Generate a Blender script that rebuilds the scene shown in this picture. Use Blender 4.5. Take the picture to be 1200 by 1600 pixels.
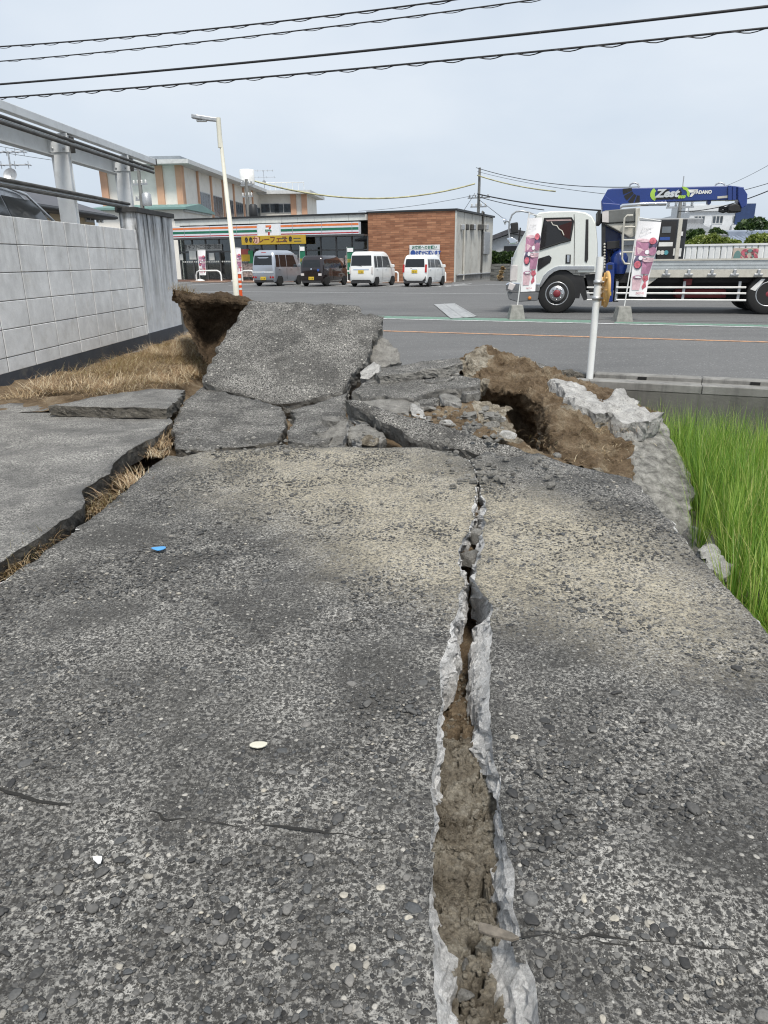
import bpy, bmesh, math, random
import numpy as np
from mathutils import Matrix, Vector
from mathutils.geometry import delaunay_2d_cdt
random.seed(7); rng = np.random.default_rng(11)
for o in list(bpy.data.objects): bpy.data.objects.remove(o)
SC = bpy.context.scene; COL = SC.collection
R_ = math.radians
# ------------------------------------------------------------------ camera
F, PITCH, ROLL, EYE = 1130., R_(19.18), R_(0.5), 1.35
def rotx(a): c, s = math.cos(a), math.sin(a); return np.array([[1,0,0],[0,c,-s],[0,s,c]])
def rotz(a): c, s = math.cos(a), math.sin(a); return np.array([[c,-s,0],[s,c,0],[0,0,1.]])
RM = rotx(math.pi/2-PITCH) @ rotz(-ROLL); CP = np.array([0,0,EYE])
cam = bpy.data.objects.new('camera', bpy.data.cameras.new('camera')); COL.objects.link(cam)
cam.matrix_world = Matrix.Translation(CP) @ Matrix(RM.tolist()).to_4x4()
cam.data.sensor_fit = 'HORIZONTAL'; cam.data.sensor_width = 36; cam.data.lens = F/1200*36
cam.data.clip_start = .05; cam.data.clip_end = 3000
SC.camera = cam
# ------------------------------------------------------------------ sky, sun, exposure
SUN_EL, SUN_AZ = R_(62), R_(168)          # high, behind the camera
w = bpy.data.worlds.new('World'); SC.world = w; w.use_nodes = True
nt = w.node_tree; nt.nodes.clear()
sky = nt.nodes.new('ShaderNodeTexSky'); sky.sky_type = 'NISHITA'; sky.sun_disc = False
sky.sun_elevation = SUN_EL; sky.sun_rotation = SUN_AZ; sky.dust_density = 4; sky.air_density = 1.0; sky.ozone_density = 2
tc = nt.nodes.new('ShaderNodeTexCoord'); mp = nt.nodes.new('ShaderNodeMapping'); mp.inputs['Scale'].default_value = (1,1,2.6)
nz = nt.nodes.new('ShaderNodeTexNoise'); nz.inputs['Scale'].default_value = 1.7; nz.inputs['Detail'].default_value = 5; nz.inputs['Roughness'].default_value = .5
rp = nt.nodes.new('ShaderNodeValToRGB')
rp.color_ramp.elements[0].position = .33; rp.color_ramp.elements[0].color = (5.6,6.6,7.85,1)
rp.color_ramp.elements[1].position = .68; rp.color_ramp.elements[1].color = (7.7,8.35,9.1,1)
mx = nt.nodes.new('ShaderNodeMix'); mx.data_type = 'RGBA'; mx.inputs['Factor'].default_value = .86
bg = nt.nodes.new('ShaderNodeBackground'); bg.inputs['Strength'].default_value = .061
wo = nt.nodes.new('ShaderNodeOutputWorld')
L = nt.links.new
L(tc.outputs['Generated'], mp.inputs['Vector']); L(mp.outputs['Vector'], nz.inputs['Vector']); L(nz.outputs['Fac'], rp.inputs['Fac'])
L(sky.outputs['Color'], mx.inputs['A']); L(rp.outputs['Color'], mx.inputs['B']); L(mx.outputs['Result'], bg.inputs['Color']); L(bg.outputs['Background'], wo.inputs['Surface'])
sun = bpy.data.objects.new('sun', bpy.data.lights.new('sun', 'SUN')); COL.objects.link(sun)
sun.data.energy = 2.2; sun.data.angle = R_(12); sun.data.color = (1,.95,.87)
sd = Vector((math.sin(SUN_AZ)*math.cos(SUN_EL), math.cos(SUN_AZ)*math.cos(SUN_EL), math.sin(SUN_EL)))
sun.rotation_euler = sd.to_track_quat('Z', 'Y').to_euler()
SC.view_settings.view_transform = 'Standard'; SC.view_settings.look = 'None'; SC.view_settings.gamma = 1; SC.view_settings.exposure = .86
SC.view_settings.use_curve_mapping = False
SC.render.engine = 'CYCLES'
SC.cycles.max_bounces = 4; SC.cycles.diffuse_bounces = 3; SC.cycles.glossy_bounces = 3; SC.cycles.transparent_max_bounces = 10; SC.cycles.filter_width = 1.15; SC.cycles.use_denoising = True
# ------------------------------------------------------------------ pixel -> place (a pixel gives a direction only)
def ray(px, py): return RM @ np.array([(px-600)/F, -(py-800)/F, -1.])
def at_z(px, py, z=0.): d = ray(px, py); return CP + d*((z-EYE)/d[2])
def at_y(px, py, Y): d = ray(px, py); return CP + d*(Y/d[1])
def at_pl(px, py, p, n): d = ray(px, py); return CP + d*(np.dot(np.array(p)-CP, n)/np.dot(d, n))
def plane3(a, b, c): n = np.cross(np.array(b)-a, np.array(c)-a); return np.array(a), n/np.linalg.norm(n)
# ------------------------------------------------------------------ noise
def _h(i, j, k, s=0):
    n = (i.astype(np.int64)*374761393 + j.astype(np.int64)*668265263 + k.astype(np.int64)*2147483647 + s*1442695041) & 0x7fffffff
    n = (n ^ (n >> 13))*1274126177 & 0x7fffffff
    n = (n ^ (n >> 16))*1911520717 & 0x7fffffff
    return ((n ^ (n >> 15)) & 0xffffff)/float(0xffffff)
def vnoise(p, s=0):
    p = np.asarray(p, float); i = np.floor(p).astype(np.int64); f = p-i; f = f*f*(3-2*f); r = 0
    for dx in (0,1):
        for dy in (0,1):
            for dz in (0,1):
                wgt = (f[...,0] if dx else 1-f[...,0])*(f[...,1] if dy else 1-f[...,1])*(f[...,2] if dz else 1-f[...,2])
                r = r + wgt*_h(i[...,0]+dx, i[...,1]+dy, i[...,2]+dz, s)
    return r*2-1
def fbm(p, oct=4, s=0, gain=.5):
    r, a = 0, 1.
    p = np.asarray(p, float)
    for o in range(oct): r = r + a*vnoise(p*2**o + 17.3*o, s+o); a *= gain
    return r
def vfbm(p, oct=4, s=0): return np.stack([fbm(p, oct, s+31*k) for k in range(3)], -1)
def worley(p, s=0):
    p = np.asarray(p, float); i = np.floor(p).astype(np.int64); best = np.full(p.shape[:-1], 9.)
    for dx in (-1,0,1):
        for dy in (-1,0,1):
            for dz in (-1,0,1):
                c = i + np.array([dx,dy,dz])
                q = np.stack([_h(c[...,0], c[...,1], c[...,2], s+t) for t in (1,2,3)], -1) + c
                best = np.minimum(best, ((q-p)**2).sum(-1))
    return np.sqrt(best)
def inpoly(pts, poly):
    x, y = pts[:,0], pts[:,1]; ins = np.zeros(len(pts), bool); j = len(poly)-1
    for i in range(len(poly)):
        xi, yi, xj, yj = poly[i][0], poly[i][1], poly[j][0], poly[j][1]
        if yi != yj: ins ^= ((yi > y) != (yj > y)) & (x < (xj-xi)*(y-yi)/(yj-yi)+xi)
        j = i
    return ins
# ------------------------------------------------------------------ objects
def tag(o, label=None, cat=None, group=None, kind=None):
    if label: o['label'] = label
    if cat: o['category'] = cat
    if group: o['group'] = group
    if kind: o['kind'] = kind
    return o
def thing(name, label, cat, loc=(0,0,0), rz=0., group=None):
    o = bpy.data.objects.new(name, None); COL.objects.link(o); o.empty_display_size = .1
    o.location = tuple(float(c) for c in loc); o.rotation_euler = (0,0,rz)
    return tag(o, label, cat, group)
def obj(name, me, parent=None, loc=None):
    o = bpy.data.objects.new(name, me); COL.objects.link(o)
    if parent is not None: o.parent = parent
    if loc is not None: o.location = tuple(float(c) for c in loc)
    return o
def dup(root, loc=None, rz=None, label=None):
    def cp(o, par):
        c = o.copy(); COL.objects.link(c); c.parent = par
        for ch in o.children: cp(ch, c)
        return c
    r = cp(root, root.parent)
    if loc is not None: r.location = tuple(float(c) for c in loc)
    if rz is not None: r.rotation_euler = (0,0,rz)
    if label: r['label'] = label
    return r
def mesh_np(name, V, Fc, mats, mi=None, smooth=False):
    me = bpy.data.meshes.new(name); V = np.asarray(V, np.float32)
    if isinstance(Fc, np.ndarray):
        n, k = Fc.shape
        me.vertices.add(len(V)); me.vertices.foreach_set('co', V.ravel())
        me.loops.add(n*k); me.loops.foreach_set('vertex_index', Fc.astype(np.int32).ravel())
        me.polygons.add(n); me.polygons.foreach_set('loop_start', np.arange(0, n*k, k, dtype=np.int32))
        me.update(calc_edges=True)
    else: me.from_pydata(V.tolist(), [], [list(map(int, f)) for f in Fc])
    for m in (mats if isinstance(mats, (list, tuple)) else [mats]): me.materials.append(m)
    if mi is not None: me.polygons.foreach_set('material_index', np.asarray(mi, np.int32))
    if np.isscalar(smooth): smooth = np.full(len(me.polygons), bool(smooth))
    me.polygons.foreach_set('use_smooth', np.asarray(smooth, bool))
    me.validate(); me.update(); return me
class MB:
    """collects shapes, builds ONE mesh"""
    def __init__(s): s.v = []; s.f = []; s.mi = []; s.sm = []; s.M = None
    def add(s, vs, fs, mi=0, sm=False):
        b = len(s.v)
        for p in vs:
            p = Vector([float(c) for c in p]); s.v.append(tuple(s.M @ p) if s.M is not None else tuple(p))
        for f in fs: s.f.append([b+i for i in f]); s.mi.append(mi); s.sm.append(sm)
        return s
    def box(s, c, d, rz=0., mi=0, M=None, ch=0.):
        x, y, z = d[0]/2, d[1]/2, d[2]/2
        if ch > 0:
            vs = []; ids = {}
            for sx in (-1,1):
                for sy in (-1,1):
                    for sz in (-1,1):
                        for k in range(3):
                            q = [x-ch, y-ch, z-ch]; q[k] += ch; ids[(sx,sy,sz,k)] = len(vs); vs.append((sx*q[0], sy*q[1], sz*q[2]))
            fs = []
            for k in range(3):
                a, b = (k+1) % 3, (k+2) % 3
                for sg in (-1,1):
                    def key(sa, sb, kk=k): t = [0,0,0]; t[k] = sg; t[a] = sa; t[b] = sb; return ids[(t[0],t[1],t[2],kk)]
                    q = [key(-1,-1), key(1,-1), key(1,1), key(-1,1)]; fs.append(q if sg > 0 else q[::-1])
                    for sa in (-1,1):   # edge chamfers between axis k and axis a
                        if True:
                            q = [key(sa,-1,k), key(sa,1,k), key(sa,1,a), key(sa,-1,a)]; fs.append(q if sg*sa < 0 else q[::-1])
            for sx in (-1,1):
                for sy in (-1,1):
                    for sz in (-1,1):
                        q = [ids[(sx,sy,sz,k)] for k in range(3)]; fs.append(q if sx*sy*sz > 0 else q[::-1])
        else:
            vs = [(sx*x, sy*y, sz*z) for sx in (-1,1) for sy in (-1,1) for sz in (-1,1)]
            fs = [(0,1,3,2),(4,6,7,5),(0,4,5,1),(2,3,7,6),(0,2,6,4),(1,5,7,3)]
        T = Matrix.Translation([float(q) for q in c]) @ Matrix.Rotation(rz, 4, 'Z')
        if M is not None: T = Matrix.Translation([float(q) for q in c]) @ M
        return s.add([T @ Vector(v) for v in vs], fs, mi)
    def span(s, a, b, mi=0, ch=0.):   # box between two corners
        return s.box([(a[i]+b[i])/2 for i in range(3)], [abs(b[i]-a[i]) for i in range(3)], mi=mi, ch=ch)
    def prism(s, poly, axis, a, b, mi=0, sm=False):
        """poly of 2-D points extruded along axis (0,1,2) from a to b"""
        def P(p, t): q = [p[0], p[1]]; q.insert(axis, t); return q
        ar = sum(poly[i][0]*poly[(i+1) % len(poly)][1]-poly[(i+1) % len(poly)][0]*poly[i][1] for i in range(len(poly)))
        n = len(poly); vs = [P(p, a) for p in poly]+[P(p, b) for p in poly]
        fs = [list(range(n))[::-1], list(range(n, 2*n))]+[(i, (i+1) % n, n+(i+1) % n, n+i) for i in range(n)]
        flip = (ar < 0) ^ (axis == 1) ^ (b < a)
        return s.add(vs, [f[::-1] for f in fs] if flip else fs, mi, sm)
    def tube(s, pts, r, n=8, mi=0, cap=True, sm=True, closed=False):
        P = [Vector([float(c) for c in p]) for p in pts]; rs = r if isinstance(r, (list, tuple, np.ndarray)) else [r]*len(P)
        vs = []; fs = []; up = None
        for i, p in enumerate(P):
            t = (P[min(i+1, len(P)-1)]-P[max(i-1, 0)])
            if closed: t = P[(i+1) % len(P)]-P[i-1]
            t.normalize()
            if up is None: up = t.orthogonal().normalized()
            up = (up-t*up.dot(t)); up = up.normalized() if up.length > 1e-6 else t.orthogonal().normalized(); sd_ = t.cross(up)
            for k in range(n): a = 2*math.pi*k/n; vs.append(p+(up*math.cos(a)+sd_*math.sin(a))*float(rs[i]))
        m = len(P)
        for i in range(m if closed else m-1):
            for k in range(n): j = (i+1) % m; fs.append((i*n+k, i*n+(k+1) % n, j*n+(k+1) % n, j*n+k))
        s.add(vs, fs, mi, sm)
        if cap and not closed: s.add(vs[:n], [list(range(n))[::-1]], mi); s.add(vs[-n:], [list(range(n))], mi)
        return s
    def lathe(s, prof, n=24, M=None, mi=0, sm=True, cap=True):
        """prof [(r, h)] turned about local z"""
        vs = []; fs = []; T = M or Matrix.Identity(4)
        for (r, h) in prof:
            for k in range(n): a = 2*math.pi*k/n; vs.append(T @ Vector((r*math.cos(a), r*math.sin(a), h)))
        for i in range(len(prof)-1):
            for k in range(n): fs.append((i*n+k, i*n+(k+1) % n, (i+1)*n+(k+1) % n, (i+1)*n+k))
        s.add(vs, fs, mi, sm)
        if cap:
            if prof[0][0] > 1e-5: s.add(vs[:n], [list(range(n))[::-1]], mi)
            if prof[-1][0] > 1e-5: s.add(vs[-n:], [list(range(n))], mi)
        return s
    def loft(s, rings, mi=0, sm=True, cap=(True,True)):
        n = len(rings[0]); vs = [p for r in rings for p in r]; fs = []
        for i in range(len(rings)-1):
            for k in range(n): fs.append((i*n+k, i*n+(k+1) % n, (i+1)*n+(k+1) % n, (i+1)*n+k))
        s.add(vs, fs, mi, sm)
        if cap[0]: s.add(rings[0], [list(range(n))[::-1]], mi)
        if cap[1]: s.add(rings[-1], [list(range(n))], mi)
        return s
    def quad(s, a, b, c, d, mi=0): return s.add([a,b,c,d], [(0,1,2,3)], mi)
    def mesh(s, name, mats): return mesh_np(name, s.v, s.f, mats, s.mi, s.sm)
    def build(s, name, mats, parent=None, loc=None, bev=0., seg=2):
        o = obj(name, s.mesh(name, mats), parent, loc)
        if bev > 0:
            m = o.modifiers.new('bevel', 'BEVEL'); m.width = bev; m.segments = seg; m.limit_method = 'ANGLE'; m.angle_limit = R_(35)
        return o
def text(body, h, mat_, parent, M, name='lettering', align='CENTER', bold=0., depth=.004, sx=1.):
    cu = bpy.data.curves.new('t', 'FONT'); cu.body = body; cu.size = h; cu.align_x = align; cu.align_y = 'CENTER'; cu.extrude = depth; cu.offset = bold; cu.resolution_u = 3
    t = bpy.data.objects.new('t', cu); COL.objects.link(t); dg = bpy.context.evaluated_depsgraph_get(); dg.update()
    me = bpy.data.meshes.new_from_object(t.evaluated_get(dg)); bpy.data.objects.remove(t); me.materials.clear(); me.materials.append(mat_)
    me.transform(M @ Matrix.Diagonal((sx,1,1,1))); me.name = name
    return obj(name, me, parent)
def face_y(x, y, z, rz=0): # text standing upright, read from -y
    return Matrix.Translation((x,y,z)) @ Matrix.Rotation(rz, 4, 'Z') @ Matrix.Rotation(math.pi/2, 4, 'X')
# ------------------------------------------------------------------ materials
class NT:
    def __init__(s, name):
        s.m = bpy.data.materials.new(name); s.m.use_nodes = True; s.t = s.m.node_tree; s.b = s.t.nodes['Principled BSDF']
    def n(s, t, **k):
        x = s.t.nodes.new('ShaderNode'+t)
        for a, v in k.items(): setattr(x, a, v)
        return x
    def l(s, a, b): s.t.links.new(a, b)
    def _in(s, sock, v):
        if v is None: return
        if hasattr(v, 'links') or isinstance(v, bpy.types.NodeSocket): s.l(v, sock)
        else: sock.default_value = v
    def math(s, op, a, b=None, c=None, clamp=False):
        x = s.n('Math', operation=op, use_clamp=clamp); s._in(x.inputs[0], a); s._in(x.inputs[1], b); s._in(x.inputs[2], c); return x.outputs[0]
    def pos(s, obj_=False, scale=None):
        o = s.n('TexCoord').outputs['Object'] if obj_ else s.n('NewGeometry').outputs['Position']
        if scale is not None:
            mp_ = s.n('Mapping'); mp_.inputs['Scale'].default_value = scale; s.l(o, mp_.inputs['Vector']); o = mp_.outputs['Vector']
        return o
    def noise(s, vec, scale, det=5, rough=.55, dist=0.):
        x = s.n('TexNoise'); s.l(vec, x.inputs['Vector']); x.inputs['Scale'].default_value = scale; x.inputs['Detail'].default_value = det
        x.inputs['Roughness'].default_value = rough; x.inputs['Distortion'].default_value = dist; return x.outputs['Fac']
    def vor(s, vec, scale, feature='F1', rand=1.):
        x = s.n('TexVoronoi', feature=feature); s.l(vec, x.inputs['Vector']); x.inputs['Scale'].default_value = scale; x.inputs['Randomness'].default_value = rand
        return x.outputs['Distance'], x.outputs.get('Color')
    def ramp(s, f, *st):
        x = s.n('ValToRGB'); s.l(f, x.inputs['Fac']); e = x.color_ramp.elements
        while len(e) < len(st): e.new(.5)
        for q, (p, c) in zip(e, st): q.position = p; q.color = (*c, 1) if not np.isscalar(c) else (c, c, c, 1)
        return x.outputs['Color']
    def mix(s, f, a, b, mode='MIX'):
        x = s.n('Mix', data_type='RGBA', blend_type=mode); s._in(x.inputs['Factor'], f)
        for k, v in (('A', a), ('B', b)):
            if isinstance(v, bpy.types.NodeSocket): s.l(v, x.inputs[k])
            else: x.inputs[k].default_value = (*v, 1) if len(v) == 3 else v
        return x.outputs['Result']
    def bump(s, h, strength=.4, dist=.01, prev=None):
        x = s.n('Bump'); x.inputs['Strength'].default_value = strength; x.inputs['Distance'].default_value = dist; s.l(h, x.inputs['Height'])
        if prev is not None: s.l(prev, x.inputs['Normal'])
        return x.outputs['Normal']
    def out(s, col=None, rough=None, normal=None, metal=None, **k):
        if col is not None:
            if isinstance(col, bpy.types.NodeSocket): s.l(col, s.b.inputs['Base Color'])
            else: s.b.inputs['Base Color'].default_value = (*col, 1)
        s._in(s.b.inputs['Roughness'], rough); s._in(s.b.inputs['Metallic'], metal)
        if normal is not None: s.l(normal, s.b.inputs['Normal'])
        for a, v in k.items(): s._in(s.b.inputs[a.replace('_', ' ')], v)
        return s.m
def mat(name, col, rough=.6, metal=0., var=.14, vs=3., bump=0., bs=80., spec=None, coat=0., dirt=0., dirtcol=(.1,.085,.065)):
    t = NT(name); p = t.pos(True); c = np.array(col)
    f = t.noise(p, vs, 6, .6)
    cc = t.ramp(f, (.3, tuple(c*(1-var))), (.7, tuple(np.minimum(c*(1+var), 1))))
    if dirt:
        g = t.ramp(t.noise(p, vs*2.3, 8, .7), (.5, 0.), (.72, 1.)); cc = t.mix(t.math('MULTIPLY', g, dirt), cc, dirtcol)
    nm = t.bump(t.noise(p, bs, 4), bump, .01) if bump else None
    rr = t.math('ADD', rough-.06, t.math('MULTIPLY', f, .12))
    t.out(cc, rr, nm, metal)
    if spec is not None: t.b.inputs['Specular IOR Level'].default_value = spec
    if coat: t.b.inputs['Coat Weight'].default_value = coat; t.b.inputs['Coat Roughness'].default_value = .06
    return t.m
# ================================================================== materials of the ground and the debris
def slab_material(name, dust=True, fine=False, light=1., big=1.):
    t = NT(name); p = t.pos()
    wp = t.n('VectorMath', operation='ADD'); nz_ = t.n('TexNoise'); t.l(p, nz_.inputs['Vector']); nz_.inputs['Scale'].default_value = 25; nz_.inputs['Detail'].default_value = 2
    sc_ = t.n('VectorMath', operation='SCALE'); t.l(nz_.outputs['Color'], sc_.inputs[0]); sc_.inputs['Scale'].default_value = .016
    t.l(p, wp.inputs[0]); t.l(sc_.outputs[0], wp.inputs[1]); q = wp.outputs[0]
    base = t.ramp(t.noise(p, 1.3, 6, .6), (.3, (.025*light,.0237*light,.0215*light)), (.7, (.050*light,.0475*light,.0428*light)))
    if fine:
        base = t.ramp(t.noise(p, 9, 8, .7), (.3, (.052,.051,.049)), (.72, (.15,.147,.14)))
        spk = t.ramp(t.noise(p, 160, 3, .6), (.42, (.5,.5,.5)), (.6, (1.3,1.3,1.3))); base = t.mix(1., base, spk, 'MULTIPLY')
    # stones of the exposed aggregate, two sizes
    d1, c1 = t.vor(q, 95 if fine else 62/big); d2, c2 = t.vor(q, 190/big)
    sep = t.n('SeparateColor'); t.l(c1, sep.inputs[0]); sep2 = t.n('SeparateColor'); t.l(c2, sep2.inputs[0])
    s1 = t.ramp(sep.outputs[0], (0, (.018,.0176,.0172)), (.45, (.056,.0545,.052)), (.75, (.115,.112,.106)), (.92, (.21,.205,.19)), (1, (.42,.40,.36)))
    s2 = t.ramp(sep2.outputs[0], (0, (.015,.0147,.0143)), (.55, (.058,.0565,.054)), (.85, (.15,.146,.138)), (1, (.40,.39,.36)))
    m1 = t.math('MULTIPLY', t.ramp(d1, (.30, 1.), (.46, 0.)), t.math('GREATER_THAN', sep.outputs[1], .30))
    m2 = t.math('MULTIPLY', t.ramp(d2, (.26, 1.), (.5, 0.)), t.math('GREATER_THAN', sep2.outputs[1], .35))
    if fine: m1 = t.math('MULTIPLY', m1, .25); m2 = t.math('MULTIPLY', m2, .4)
    # pale cement skin left between the stones
    pm = t.math('MULTIPLY', t.ramp(t.noise(p, 2.6, 5, .6, .6), (.38, .16), (.66, 1.)), t.ramp(t.noise(q, 85, 6, .8), (.475, 0.), (.565, 1.)))
    pale = t.mix(t.noise(p, 30, 3), (.22,.212,.195), (.60,.582,.54))
    c = t.mix(pm, base, pale)
    if dust:
        sx = t.n('SeparateXYZ'); t.l(p, sx.inputs[0]); g = None
        for (cx, cy, rx, ry, am) in ((-.3,4.5,.95,.7,1.1),(.2,3.5,.6,.7,1.0),(.85,3.3,.6,.75,1.15),(1.2,2.5,.4,.5,.5),(-.7,5.2,1.1,.3,.7)):
            ex = t.math('POWER', t.math('DIVIDE', t.math('SUBTRACT', sx.outputs[0], cx), rx), 2.); ey = t.math('POWER', t.math('DIVIDE', t.math('SUBTRACT', sx.outputs[1], cy), ry), 2.)
            e = t.math('MULTIPLY', t.math('POWER', 2.718, t.math('MULTIPLY', t.math('ADD', ex, ey), -1.)), am); g = e if g is None else t.math('ADD', g, e)
        g = t.math('MULTIPLY', g, t.math('ADD', .35, t.math('MULTIPLY', t.noise(p, 2.2, 6, .6, .8), 1.3)))
        dm = t.math('MULTIPLY', t.ramp(g, (.22, 0.), (1.0, .92)), t.ramp(t.noise(q, 58, 6, .8), (.40, .08), (.56, 1.)))
        c = t.mix(t.math('MULTIPLY', dm, .92), c, t.mix(t.noise(p, 14, 4), (.29,.252,.18), (.56,.505,.385)))
        m1 = t.math('MULTIPLY', m1, t.math('SUBTRACT', 1., t.math('MULTIPLY', dm, .4))); m2 = t.math('MULTIPLY', m2, t.math('SUBTRACT', 1., t.math('MULTIPLY', dm, .35)))
    c = t.mix(m2, c, s2); c = t.mix(m1, c, s1)
    hgt = t.math('ADD', t.math('MULTIPLY', t.math('SUBTRACT', .5, d1), m1), t.math('MULTIPLY', t.math('SUBTRACT', .4, d2), .45)); hgt = t.math('ADD', hgt, t.math('MULTIPLY', t.noise(p, 90, 5, .7), .5))
    n1 = t.bump(hgt, .35 if fine else .8, .006 if not fine else .003); n2 = t.bump(t.noise(p, 7, 4), .25, .02, n1)
    return t.out(c, .88, n2)
M_SLAB = slab_material('exposed_aggregate_concrete')
M_SLAB2 = slab_material('aggregate_concrete_lighter', dust=False, light=1.0, big=1.7)
M_FINE = slab_material('smooth_concrete', dust=False, fine=True)
def broken_material(name, c0, c1, stones=.3):
    t = NT(name); p = t.pos()
    c = t.ramp(t.noise(p, 11, 7, .7, .4), (.32, c0), (.66, c1))
    d, vc = t.vor(p, 45); sep = t.n('SeparateColor'); t.l(vc, sep.inputs[0])
    m = t.math('MULTIPLY', t.ramp(d, (.2, 1.), (.4, 0.)), t.math('GREATER_THAN', sep.outputs[1], 1-stones))
    c = t.mix(t.math('MULTIPLY', m, .65), c, t.ramp(sep.outputs[0], (0, (.08,.08,.08)), (1, (.3,.28,.25))))
    h = t.math('ADD', t.noise(p, 70, 9, .8), t.math('MULTIPLY', m, .3)); h2 = t.noise(p, 34, 6, .75)
    return t.out(t.mix(1., c, t.ramp(t.noise(p, 130, 5, .8), (.35, (.62,.62,.62)), (.62, (1.15,1.15,1.15))), 'MULTIPLY'), .92, t.bump(h, 1., .012, t.bump(h2, .9, .016)))
M_WHITE = broken_material('fresh_broken_concrete', (.52,.512,.50), (.88,.87,.85), .12)
M_BROKEN = broken_material('weathered_broken_concrete', (.13,.125,.115), (.31,.30,.275), .4)
M_PALE = broken_material('pale_broken_concrete', (.25,.245,.235), (.60,.59,.565), .3)
M_FACE = broken_material('stained_cast_face', (.06,.058,.052), (.40,.39,.36), .3)
M_DARKB = broken_material('dirty_broken_concrete', (.055,.05,.042), (.17,.155,.13), .4)
def soil_material(name, a, b, c3, big=4.):
    t = NT(name); p = t.pos()
    c = t.ramp(t.noise(p, big, 7, .65, .5), (.3, a), (.5, b), (.7, c3))
    d, vc = t.vor(p, 60); g = t.ramp(t.noise(p, 80, 4, .7), (.3, (.6,.6,.6)), (.7, (1.35,1.33,1.3))); c = t.mix(1., c, g, 'MULTIPLY')
    h = t.math('ADD', t.math('ADD', t.noise(p, 24, 9, .8), t.noise(p, 95, 5, .8)), t.math('MULTIPLY', d, -.3))
    return t.out(c, .95, t.bump(h, 1., .02), Specular_IOR_Level=.2)
M_SOIL = soil_material('dry_brown_soil', (.085,.058,.034), (.18,.132,.085), (.31,.255,.18))
M_SOILG = soil_material('grey_brown_clay', (.11,.09,.066), (.28,.25,.2), (.48,.45,.385), 9.)
M_SOILD = soil_material('dark_soil', (.05,.035,.021), (.085,.06,.038), (.15,.11,.07))  # darkest soil tone, for the bank and the tilted slab's underside
M_MUD = soil_material('paddy_mud', (.10,.09,.07), (.15,.135,.105), (.22,.2,.16), 3.)
def pebble_material(name, island):
    t = NT(name)
    rnd = t.n('NewGeometry').outputs['Random Per Island'] if island else t.n('ObjectInfo').outputs['Random']
    c = t.ramp(rnd, (0, (.025,.0245,.024)), (.3, (.058,.057,.055)), (.55, (.10,.0975,.092)), (.75, (.06,.064,.067)), (.93, (.17,.162,.15)), (1, (.40,.37,.31)))
    f = t.noise(t.pos(), 120, 5, .7); c = t.mix(1., c, t.ramp(f, (.3, (.7,.7,.7)), (.7, (1.25,1.25,1.25))), 'MULTIPLY')
    return t.out(c, .7, t.bump(f, .3, .003))
M_PEB, M_PEBS = pebble_material('pebble_stone', False), pebble_material('pebble_stone_mass', True)
def asphalt_material():
    t = NT('asphalt'); p = t.pos()
    c = t.ramp(t.noise(p, .25, 6, .6), (.3, (.112,.112,.111)), (.7, (.15,.15,.148)))
    d, vc = t.vor(p, 28); sep = t.n('SeparateColor'); t.l(vc, sep.inputs[0]); d2, vc2 = t.vor(p, 90); sep2 = t.n('SeparateColor'); t.l(vc2, sep2.inputs[0])
    sp = t.math('MULTIPLY', t.math('GREATER_THAN', sep.outputs[0], .72), t.ramp(d, (.15, 1.), (.35, 0.)))
    c = t.mix(t.math('MULTIPLY', sp, .6), c, (.42,.42,.42)); c = t.mix(t.math('MULTIPLY', t.math('GREATER_THAN', sep2.outputs[0], .6), .35), c, (.04,.04,.042))
    st = t.ramp(t.noise(t.pos(scale=(.3,1.6,1)), .9, 5, .6), (.45, 0.), (.75, 1.)); c = t.mix(t.math('MULTIPLY', st, .35), c, (.06,.06,.062))
    return t.out(c, .85, t.bump(t.math('ADD', d, t.noise(p, 60, 3)), .5, .006))
M_ASPH = asphalt_material()
def paint_material(name, col, wear=.5):
    t = NT(name); p = t.pos(); f = t.noise(p, 9, 8, .75)
    return t.out(t.mix(t.math('MULTIPLY', t.ramp(f, (.45, 0.), (.62, 1.)), wear), col, (.12,.12,.12)), .75)
M_LINE = paint_material('road_paint_white', (.62,.63,.63), .6); M_ORANGE = paint_material('road_paint_orange', (.55,.29,.15), .85)
M_GREEN = paint_material('road_paint_green', (.13,.26,.19), .95)
M_GROUND = mat('far_ground', (.16,.155,.14), .95, var=.25, vs=.2)
def kerb_material(name, a, b, bs=30):
    t = NT(name); p = t.pos()
    c = t.ramp(t.noise(p, 2.2, 8, .7), (.3, a), (.7, b)); s = t.ramp(t.noise(t.pos(scale=(6,6,.5)), 1.2, 6, .65), (.48, 0.), (.7, 1.))
    c = t.mix(t.math('MULTIPLY', s, .55), c, (.05,.05,.048)); return t.out(c, .9, t.bump(t.noise(p, bs, 6, .7), .5, .01))
M_KERB = kerb_material('kerb_concrete', (.15,.145,.135), (.27,.265,.25)); M_RETAIN = kerb_material('old_retaining_concrete', (.10,.098,.088), (.17,.165,.15))
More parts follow.
